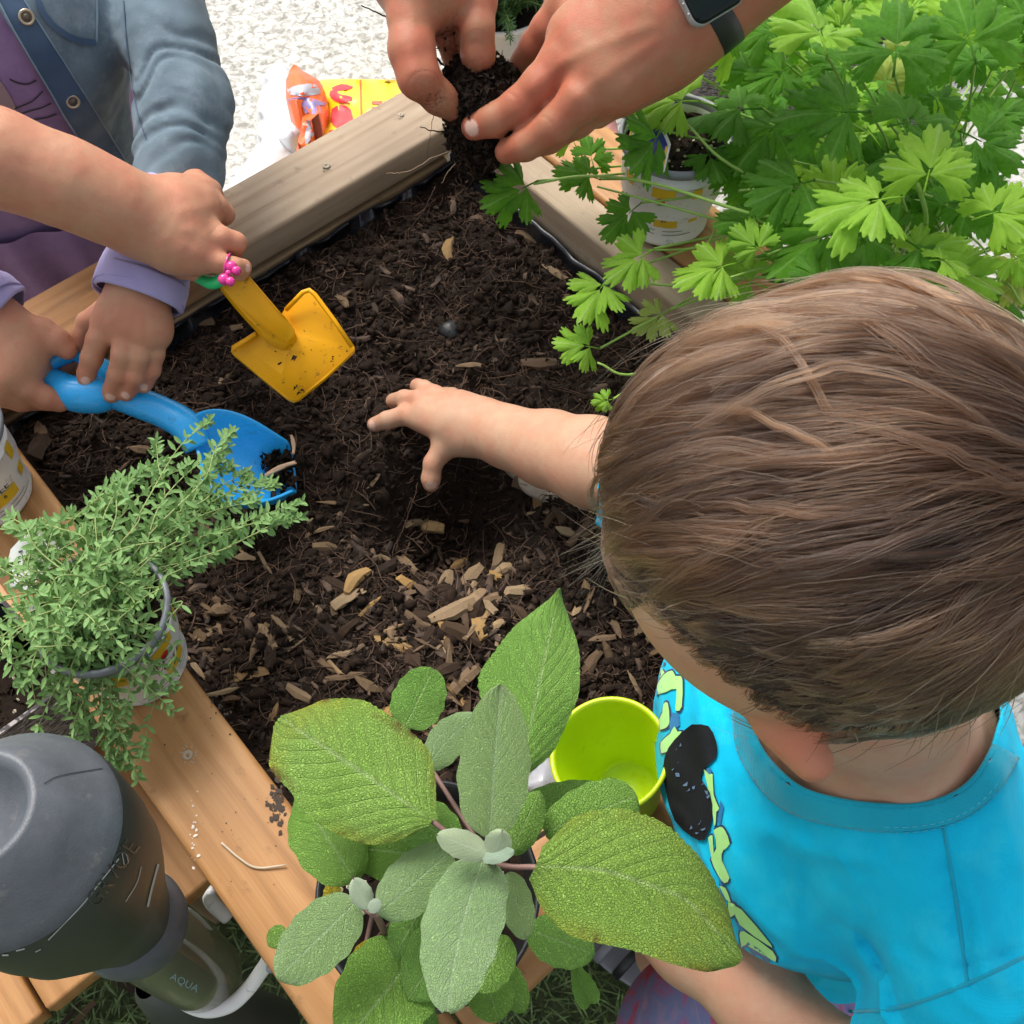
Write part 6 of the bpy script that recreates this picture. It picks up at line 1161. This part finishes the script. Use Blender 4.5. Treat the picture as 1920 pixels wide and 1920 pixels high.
    K = np.concatenate([K, np.array(ex)]); n = len(K); R_ = np.linspace(1, .25, npt)[None] * RNG.uniform(.00013, .00025, (n, 1)); R_ = np.maximum(R_, .00005); c_ = RNG.random(n)
    hc = bpy.data.hair_curves.new('hair'); hc.add_curves([npt] * n); hc.position_data.foreach_set('vector', (K - org(boy)).astype(np.float32).ravel())
    ra = hc.attributes.get('radius') or hc.attributes.new('radius', 'FLOAT', 'POINT'); ra.data.foreach_set('value', R_.astype(np.float32).ravel()); ca = hc.attributes.new('tone', 'FLOAT', 'CURVE')
    gt_ = RNG.normal(0, .22, n_g); gt_ = np.concatenate([gt_[idx], np.zeros(len(ex))]); tone = np.clip(.45 + .30 * vnoise(K[:, 0], 24, 31) + gt_ + RNG.normal(0, .22, n), 0, 1); tone[-len(ex):] = .08; ca.data.foreach_set('value', tone.astype(np.float32)); hc.materials.append(M['hair']); o = bpy.data.objects.new('hair', hc); C.objects.link(o); o.parent = boy; tag(o, kind='stuff')
    # scalp skin coloured by the short hair roots
    pts = roots(1)
m = bpy.data.materials.new('hair'); m.use_nodes = True; nt = m.node_tree; nt.nodes.clear(); h_ = nt.nodes.new('ShaderNodeBsdfHairPrincipled'); h_.parametrization = 'COLOR'; o_ = nt.nodes.new('ShaderNodeOutputMaterial'); at = nt.nodes.new('ShaderNodeAttribute'); at.attribute_name = 'tone'; rp_ = nt.nodes.new('ShaderNodeValToRGB')
rp_.color_ramp.elements[0].color = (.014, .007, .0038, 1); rp_.color_ramp.elements[1].color = (.20, .098, .047, 1); e_ = rp_.color_ramp.elements.new(.55); e_.color = (.048, .0225, .0112, 1); nt.links.new(at.outputs['Fac'], rp_.inputs[0]); nt.links.new(rp_.outputs[0], h_.inputs['Color']); nt.links.new(h_.outputs[0], o_.inputs[0])
h_.inputs['Roughness'].default_value = .34; h_.inputs['Radial Roughness'].default_value = .5; M['hair'] = m
hairs()
cv_, cf_ = field([([Pr(HA, HB, HR * .985 + .0012, HR * .985 + .0012)], .01, .01)], .003); px, py = px_of(cv_); keep = (py < np.interp(px, [900, 1120, 1205, 1260, 1330, 1440, 1560, 1700, 1830, 1930, 2100, 2400], [1205, 1195, 1132, 1178, 1246, 1322, 1380, 1407, 1405, 1380, 1305, 1195])) & (cv_[:, 2] > HA[2] - .045)
kf = cf_[keep[cf_].all(1)]; us = np.unique(kf); mp = -np.ones(len(cv_), int); mp[us] = np.arange(len(us)); obj('scalp_hair', cv_[us], mp[kf], plain('short_dark_hair', (.045, .028, .019), .8, 900, .3), boy)
# --- child with bare arm and yellow shovel ---
kid = thing('person', 'bare forearm of a child reaching from the left, gripping the yellow shovel', 'person', P(-150, 260, .80))
fa = chain([(-420, 130, .90, 92), (-200, 215, .88, 86), (0, 298, .855, 76), (130, 345, .83, 68), (225, 388, .805, 60), (262, 405, .792, 60)])
FA = [(378, 372, .772, 32), (406, 392, .768, 24), (421, 402, .76, 19), (408, 412, .752, 17)]; FB = [(380, 430, .775, 32), (415, 448, .772, 23), (442, 455, .765, 20), (438, 470, .755, 18)]; FC_ = [(375, 480, .768, 30), (410, 492, .765, 20), (440, 500, .762, 17), (456, 502, .756, 15), (450, 515, .748, 13)]; FD = [(368, 352, .768, 34), (392, 360, .764, 24), (400, 372, .757, 20)]
hand = [(fa, .03, .01), (chain([(262, 408, .790, 60), (330, 405, .782, 60), (372, 395, .776, 42)]) + chain([(285, 430, .782, 56), (340, 456, .772, 52), (372, 474, .768, 36)]) + chain([(330, 378, .780, 46), (375, 362, .772, 34)]), .02, .012), finger(FA, .005), finger(FB, .005), finger(FC_, .005), finger(FD, .006), finger([(300, 480, .752, 30), (340, 505, .742, 18), (372, 515, .738, 14)], .006)]
skinmesh('body', [(hand, .0016, ridges([[(398, 384), (340, 395)], [(405, 442), (350, 430)], [(395, 486), (345, 465)]], .0006, 11))], M['skin_kid2'], kid, [(385, 362, .775, 34, .35), (385, 428, .778, 34, .3), (421, 402, .765, 20, .5), (442, 455, .768, 22, .5), (458, 502, .758, 18, .6)], [nail(FC_[3], FC_[2], 8, 8)], [], [((398, 384, .77), (10, 5), .0012, 34), ((408, 446, .775), (10, 3), .0012, 34)])
ring = thing('ring', 'pink plastic butterfly ring on the finger above the yellow shovel', 'ring', P(430, 510, .775))
for x, y, r in ((420, 524, 11), (432, 528, 9), (434, 500, 11), (443, 508, 9), (428, 512, 6)):
    p = P(x, y, .782); rr = rad(r, p); V, F, U = lathe_vf([(.0001, rr * .45), (rr * .55, rr * .36), (rr, 0), (rr * .7, -rr * .35), (.0001, -rr * .45)], p, nrm(CAM - p), n=18); obj('wing', V, F, M['pink'], ring)
c0 = P(427, 497, .764); axf = nrm(P(440, 500, .762) - P(410, 492, .765)); a_, b_, _ = frame(axf); rr = rad(21, c0); V, F, U = tube_vf([c0 + rr * (a_ * math.cos(t) + b_ * math.sin(t)) for t in np.linspace(0, 6.2832, 25)], .0011, 6); obj('band', V, F, M['pink'], ring)
# --- child in denim ---
girl = thing('person', 'young child in a faded denim jacket over a purple top, digging with the blue trowel', 'person', P(60, 200, 0))
h1 = [(chain([(275, 500, .728, 50), (262, 545, .722, 50), (252, 575, .716, 50)]), .02, .01), (chain([(240, 590, .711, 46), (262, 596, .711, 46)]) + chain([(210, 600, .706, 34), (288, 615, .705, 32)]) + chain([(212, 612, .704, 28), (282, 630, .703, 28)]), .016, .012)]
J1 = [(205, 608, .706, 28), (184, 638, .702, 22), (172, 672, .690, 20), (162, 700, .678, 17), (160, 712, .674, 15)]; J2 = [(236, 622, .705, 26), (230, 665, .700, 21), (222, 702, .684, 20), (212, 730, .668, 18), (208, 740, .664, 16)]; J3 = [(264, 628, .703, 24), (262, 670, .697, 19), (254, 706, .682, 18), (240, 730, .668, 16), (236, 739, .665, 14)]; J4 = [(288, 630, .700, 22), (292, 664, .692, 16), (286, 695, .680, 15), (274, 718, .668, 13), (270, 726, .666, 12)]; J5 = [(195, 590, .696, 28), (164, 604, .690, 20), (150, 630, .682, 17), (146, 648, .678, 15)]
h2 = [(chain([(-180, 480, .76, 56), (-60, 560, .73, 50), (0, 610, .708, 52)]), .02, .01), (chain([(5, 630, .702, 54), (40, 660, .696, 50)]) + chain([(0, 660, .695, 50), (20, 700, .688, 44)]), .02, .014), finger([(40, 620, .705, 32), (78, 622, .70, 27), (108, 640, .694, 24), (126, 656, .688, 19)], .008), finger([(20, 705, .690, 34), (50, 728, .68, 26), (85, 746, .668, 23), (112, 754, .66, 19)], .006), finger([(0, 730, .68, 34), (40, 748, .668, 24), (75, 752, .656, 18)], .005), finger([(60, 690, .68, 28), (90, 700, .662, 20), (112, 694, .655, 17), (130, 682, .658, 15)], .005)]
skinmesh('body', [(h1 + [finger(J1, .004), finger(J2, .003, .003), finger(J3, .003), finger(J4, .003), finger(J5, .008)], .0015, ridges([[(205, 608), (226, 580)], [(234, 620), (245, 585)], [(264, 628), (264, 590)], [(288, 630), (280, 596)]], .0006, 8)), (h2, .0018, None)], M['skin_kid'], girl,
         [(x, y, z, 20, .5) for x, y, z, r in (J1[1], J1[2], J1[-1], J2[-1], J3[-1], J4[-1], J2[2], J3[2], J4[2])] + [(245, 585, .72, 40, .15), (126, 656, .69, 24, .6), (110, 754, .665, 26, .5)], [nail(J1[-1], J1[-2], 8, 9), nail(J2[-1], J2[-2], 9, 9), nail(J3[-1], J3[-2], 8, 8), nail(J4[-1], J4[-2], 7, 7)], [(126, 668, .68, 14, .5)],
         [((172, 672, .694), (-3, 10), .0009, 20), ((222, 702, .688), (-3, 10), .0009, 20), ((254, 706, .686), (-3, 10), .0009, 18), ((286, 696, .684), (-3, 10), .0009, 16), ((223, 698, .688), (-3, 10), .0009, 20)])
def sleeve(name, pts, endpt, mat, thick=.0016, h=.003, disp=None):
    v, f = field([(chain(pts), .02, .01)], h, disp=disp); e = P(*endpt[:3]); a = nrm(P(*pts[-2][:3]) - P(*pts[-1][:3])); v, f = clip(v, f, (v - e) @ a); o = obj(name, v, f, mat, girl); s = o.modifiers.new('t', 'SOLIDIFY'); s.thickness = thick; s.offset = -1; return o
cl_ = lambda X: vnoise(X * np.array([1, 1, 1.5]), 40, 4) * .0025 + vnoise(X, 90, 6) * .0010
sleeve('shirt_sleeve', [(315, 380, .742, 66), (290, 460, .736, 68), (262, 545, .722, 72), (245, 600, .715, 74)], (262, 556, .722), M['lav'], disp=cl_); sleeve('shirt_sleeve', [(-240, 430, .77, 66), (-80, 535, .735, 60), (-8, 585, .715, 60), (20, 606, .71, 60)], (-2, 590, .712), M['lav'], disp=cl_)
for c_, n_2, r_ in ((P(265, 540, .7235), nrm(P(290, 460, .740) - P(262, 545, .722)), 76), (P(-14, 581, .717), nrm(P(-80, 535, .735) - P(-8, 585, .715)), 63)):
    a_, b_, _ = frame(n_2); rr = rad(r_, c_); prof = [(rr - .001, -.010), (rr + .0018, -.010), (rr + .0028, -.008), (rr + .0022, .010), (rr + .0012, .013), (rr - .001, .012)]
    V, F, U = lathe_vf(prof, c_, n_2, n=60, wob=lambda a, h: 1 + .03 * math.sin(a * 2 + 1) + .012 * math.sin(a * 7)); obj('cuff', V, F, M['lav'], girl)
JZ, JY = .52, P(40, 60, .80)[1] + .02
gt = chain([(40, 60, .80, 170), (40, 200, .66, 190)]) + chain([(-60, 40, .79, 180), (-60, 230, .65, 200)]); gs = chain([(40, 200, .66, 190), (60, 400, .50, 175)]) + chain([(-90, 230, .65, 195), (-60, 420, .50, 185)])
gv, gf = field([(gt + gs, .05, .03)], .0034, disp=lambda X: vnoise(X, 24, 3) * .0030 + vnoise(X, 60, 5) * .0012); obj('top', gv, gf, M['purple'], girl); gb = bvh_of(gv, gf)
# ruffled skirt
waist, V = [], []; cw = P(20, 400, .60); nS, nT = 14, 150
for i in range(nS + 1):
    t = i / nS; z = .60 - .26 * t; cx = P(15, 400, .56)
    for k in range(nT):
        a = 6.2832 * k / nT; rr = .122 + .055 * t ** .8 + (.0035 + .012 * t) * math.sin(a * 19 + 1.3 * math.sin(a * 3)) + .005 * math.sin(a * 7 + t * 3); V.append(np.array([cx[0] + math.cos(a) * rr * 1.15, cx[1] + .01 + math.sin(a) * rr * .8 + .05 * t, z]))
F = [(i*nT+k, i*nT+(k+1) % nT, (i+1)*nT+(k+1) % nT, (i+1)*nT+k) for i in range(nS) for k in range(nT)]; F = [f[::-1] for f in F]; obj('skirt', V, F, M['purple'], girl)
for s in (-1, 1): V, F, U = tube_vf([np.array([cx[0] + s * .06, cx[1] + .06, .4]), np.array([cx[0] + s * .06, cx[1] + .07, .04])], [.05, .035], 16); obj('leggings', V, F, M['denim_dark'], girl)
# jacket: torso panel and sleeve
slv = chain([(255, -260, .86, 84), (272, -110, .84, 82), (312, 70, .795, 82), (346, 205, .765, 80), (338, 310, .748, 76), (318, 395, .738, 72)])
def jdisp(X):
    e = P(350, 215, .765); d = np.linalg.norm(X - e, axis=1); ax2 = nrm(P(338, 330, .745) - P(300, 60, .80)); s = (X - e) @ ax2; w = np.exp(-(d / .07) ** 2); n1 = vnoise(X, 25, 9)
    return vnoise(X * np.array([1, 1, 1.5]), 18, 4) * .0035 + w * .0046 * np.maximum(-.35, np.sin(s * 230 + n1 * 6 + 3.2 * vnoise(X, 30, 2))) * (.4 + .6 * (vnoise(X, 22, 14) > -.2)) + vnoise(X, 70, 8) * .0012
jv, jf = field([(grow(gt + gs[:1], .010), .05, .03), (slv, .02, .010)], .003, disp=jdisp); px, py = px_of(jv)
lx = np.interp(py, [-400, -60, 0, 100, 200, 300, 360, 420], [-160, -45, -8, 52, 112, 172, 215, 260]); onT = np.min([p.sd(jv) for p in slv], 0) > .006
e = P(318, 395, .738); aS = nrm(P(338, 310, .748) - e); sj = np.where(onT, np.minimum((px - lx + 4) * .0004, np.minimum(jv[:, 2] - JZ, np.minimum(JY - jv[:, 1], px + 150))), (jv - e) @ aS)
jv2, jf2 = clip(jv, jf, sj); jk = obj('jacket', jv2, jf2, M['denim'], girl); so = jk.modifiers.new('t', 'SOLIDIFY'); so.thickness = .002; so.offset = -1; jb = bvh_of(jv2, jf2)
decal('placket', [(-12, -10), (38, -10), (88, 70), (150, 165), (205, 255), (262, 345), (240, 372), (214, 358), (150, 262), (90, 162), (30, 62)], jb, .0016, M['denim_dark'], girl, 8)
decal('pocket_flap', [(62, -12), (72, 10), (92, 40), (120, 62), (150, 78), (176, 84), (182, 60), (182, -12)], jb, .0022, M['denim'], girl, 8); decal('pocket_edge', stroke([(68, -6), (80, 24), (104, 52), (140, 74), (178, 80)], 11), jb, .0030, M['denim_dark'], girl, 5)
decal('pocket_edge', stroke([(178, -12), (180, 30), (179, 78)], 4), jb, .0030, M['denim_pale'], girl, 5)
for ln, w_ in (([(-8, -8), (34, 70), (90, 165), (150, 265), (218, 362)], 3), ([(40, -8), (92, 74), (154, 170), (208, 258), (256, 338)], 2)): decal('seam', stroke(ln, w_), jb, .0030, M['denim_pale'], girl, 5)
decal('seam', stroke([(232, 0), (240, 100), (256, 200), (275, 262)], 2), jb, .0012, M['denim_dark'], girl, 5)
M['brass'] = plain('old_brass', (.42, .36, .26), .35, Metallic=.9); M['brass_d'] = plain('dark_brass', (.12, .10, .075), .5, Metallic=.8)
for x, y, r in ((50, 32, 15), (137, 191, 13)):
    loc, nor, _, _ = jb.ray_cast(Vector(CAM), Vector(nrm(ray(x, y))))
    if loc is None: continue
    p = np.array(loc) + nrm(CAM - np.array(loc)) * .003; ax_ = nrm(np.array(nor) if np.array(nor) @ (CAM - p) > 0 else -np.array(nor)); ax_ = nrm(ax_ + nrm(CAM - p)); rr = rad(r, p); V, F, U = lathe_vf([(rr, -.002), (rr, .0003), (rr * .88, .0012), (rr * .72, .0010), (rr * .62, .0002)], p, ax_, n=28); s_ = obj('snap', V, F, M['brass'], girl)
    V, F, U = lathe_vf([(rr * .64, .0001), (rr * .42, .0003), (rr * .36, .0011), (rr * .2, .0014), (.0001, .0015)], p, ax_, n=24); k_ = obj('snap_centre', V, F, M['brass_d'], s_)
for ln, w_ in (([(18, 148), (34, 155), (52, 157), (68, 150)], 3.4), ([(28, 203), (45, 196), (62, 188), (80, 170)], 2.4), ([(38, 213), (60, 206), (76, 202), (95, 193)], 2.4), ([(44, 226), (66, 223), (86, 220), (106, 213)], 2.4)): decal('printed_line', stroke(ln, w_), gb, .0012, M['ink'], girl, 5)
decal('printed_patch', [(-30, 120), (0, 150), (25, 190), (36, 226), (10, 232), (-30, 225)], gb, .0008, cloth('pale_print', (.30, .22, .24)), girl, 8, 2)
# --- adult ---
ad = thing('person', 'adult whose two soil-stained hands hold a clump of roots, watch on the right wrist', 'person', P(1000, -300, .8))
Rw = chain([(1700, -420, 1.02, 150), (1400, -120, .92, 128), (1290, -10, .885, 112), (1235, 40, .868, 104)])
Rp = chain([(1235, 40, .868, 100), (1160, 90, .850, 84), (1110, 120, .842, 66)]) + chain([(1190, 20, .862, 90), (1090, 70, .850, 62)]) + chain([(1215, 90, .855, 84), (1150, 150, .842, 62)])
K1 = [(1105, 75, .852, 50), (1052, 118, .843, 42), (1012, 160, .830, 35), (975, 197, .814, 33), (925, 226, .800, 29), (889, 238, .792, 25)]; K2 = [(1130, 140, .845, 56), (1090, 185, .835, 40), (1040, 235, .812, 33), (985, 272, .790, 28), (950, 285, .778, 23)]; K3 = [(1160, 150, .840, 50), (1130, 185, .828, 38), (1085, 225, .805, 30), (1030, 262, .782, 24), (990, 280, .77, 20)]; K4 = [(1120, -30, .862, 60), (1062, 10, .850, 38), (1025, 52, .832, 28), (1000, 85, .815, 25), (975, 118, .798, 21)]
K5 = [(1190, 140, .842, 46), (1165, 178, .826, 34), (1120, 215, .80, 26)]
Lw = chain([(560, -560, 1.0, 140), (700, -240, .92, 120), (790, -90, .885, 100), (800, -30, .868, 84)])
M1 = [(785, -40, .87, 60), (772, 30, .862, 44), (772, 95, .85, 42), (785, 145, .838, 38), (822, 182, .815, 30), (852, 205, .797, 24)]; M2 = [(900, -60, .868, 44), (898, 0, .862, 33), (895, 55, .850, 31), (896, 100, .832, 31), (897, 128, .815, 29)]; M3 = [(830, -20, .85, 40), (838, 30, .842, 30), (838, 70, .828, 24), (850, 108, .808, 21), (868, 130, .795, 17)]; M4 = [(800, -50, .865, 50), (840, 5, .858, 26), (870, 18, .852, 22)]
Lp = chain([(800, -60, .872, 90), (820, -20, .868, 60)]) + chain([(820, -80, .872, 90), (895, -50, .868, 50)])
Q1 = [(Rw, .03, .01), (Rp, .03, .02), finger(K1, .006, .006), finger(K2, .005, .006), finger(K3, .004, .006), finger(K5, .006), finger(K4, .012, .006)]; Q2 = [(Lw, .03, .01), (Lp, .03, .02), finger(M1, .010, .008), finger(M2, .008, .006), finger(M3, .006), finger(M4, .006)]
cre = [((x, y, z), d, .0010, r) for x, y, z, d, r in ((897, 84, .845, (0, 10), 40), (897, 92, .84, (1, 10), 40), (897, 101, .838, (-1, 10), 40), (897, 110, .833, (0, 10), 36), (975, 195, .825, (-10, 6), 40), (968, 201, .82, (-10, 5), 40), (1004, 92, .83, (-6, 10), 34), (1000, 99, .825, (-6, 10), 34), (790, 150, .845, (5, 10), 34), (1035, 240, .82, (-10, 6), 36))]
skinmesh('body', [(Q1, .0022, ridges([[(1052, 118), (1120, 85), (1215, 50)], [(1085, 180), (1150, 130), (1230, 80)], [(1165, 178), (1200, 140), (1245, 105)], [(1000, 165), (1035, 135), (1060, 112)]], .0011, 12)), (Q2, .0022, ridges([[(775, 30), (760, -60)], [(900, 0), (890, -70)], [(772, 95), (775, 130)]], .0010, 12))], M['skin_adult'], ad, [(1040, 128, .85, 48, .8), (975, 197, .825, 44, .8), (1010, 160, .84, 30, .3), (889, 238, .80, 30, .8), (1090, 186, .84, 44, .5), (950, 285, .785, 34, .7), (760, 90, .86, 40, .4), (1165, 178, .83, 36, .5), (785, 145, .845, 40, .5), (838, 60, .835, 60, .5), (1000, 85, .82, 30, .6)],
         [nail((889, 238, .792, 23), K1[-2], 15, 17)], [(850, 190, .80, 34, .9), (838, 160, .81, 26, .7), (896, 125, .82, 30, .9), (880, 96, .835, 12, 1.4), (890, 110, .83, 8, 1.6), (858, 118, .80, 30, 1.0), (800, 175, .83, 30, .4), (826, 20, .86, 40, .35), (835, 65, .835, 40, .6), (955, 285, .78, 20, .6), (815, 190, .82, 30, .5), (870, 245, .79, 14, .5)], cre)
# watch
wt = thing('watch', 'smart watch with a black screen and pale case on the adult wrist', 'watch', P(1310, 10, .93))
wc = P(1322, -34, .925); wz = nrm(nrm(CAM - wc) * .9 + np.array([.35, .1, .3])); wx = nrm(P(1380, -30, .93) - P(1262, 40, .92)); wx = nrm(wx - wz * (wx @ wz)); wy = np.cross(wz, wx)
def rrect(a, b, r, z, n=6):
    out = []
    for cx_, cy_, s in ((a - r, b - r, 0), (-a + r, b - r, 1), (-a + r, -b + r, 2), (a - r, -b + r, 3)):
        for k in range(n + 1): t = (s + k / n) * math.pi / 2; out.append(wc + wx * (cx_ + r * math.cos(t)) + wy * (cy_ + r * math.sin(t)) + wz * z)
    return out
def rr_loft(name, specs, mat, cap0=True):
    V = []; 
    for s in specs: V += rrect(*s)
    n = 28; F = [(i*n+k, i*n+(k+1) % n, (i+1)*n+(k+1) % n, (i+1)*n+k) for i in range(len(specs) - 1) for k in range(n)] + [tuple(range((len(specs)-1)*n, len(specs)*n)), tuple(range(n-1, -1, -1))]; return obj(name, V, F, mat, wt)
rr_loft('case', [(.0235, .0275, .009, -.009), (.0250, .029, .010, -.006), (.0250, .029, .010, .001), (.0242, .0282, .0095, .0030)], plastic('watch_case_grey', (.36, .36, .35), .35)); m = N('black_glass'); m.b.inputs['Specular IOR Level'].default_value = .25; rr_loft('screen', [(.0243, .0283, .0095, .0029), (.0238, .0276, .009, .0052), (.021, .025, .008, .0062), (.010, .012, .005, .0063)], m.out((.003, .008, .007), .18))
for k in range(4): V, F, U = lathe_vf([(.0001, .0012), (.0007, .0009), (.0008, 0)], wc + wx * -.0248 + wy * (-.015 + .009 * k) + wz * .0012, -wx, n=8); obj('stud', V, F, M['tag'], wt)
bc_ = P(1300, -5, .885); a_, b_, dW = frame(nrm(P(1400, -120, .92) - P(1235, 40, .868))); V, F, U = lathe_vf([(rad(112, bc_) + .001, -.011), (rad(112, bc_) + .003, -.010), (rad(115, bc_) + .003, .010), (rad(115, bc_) + .001, .011)], bc_, dW, n=48); obj('band', V, F, M['black_pot'], wt)
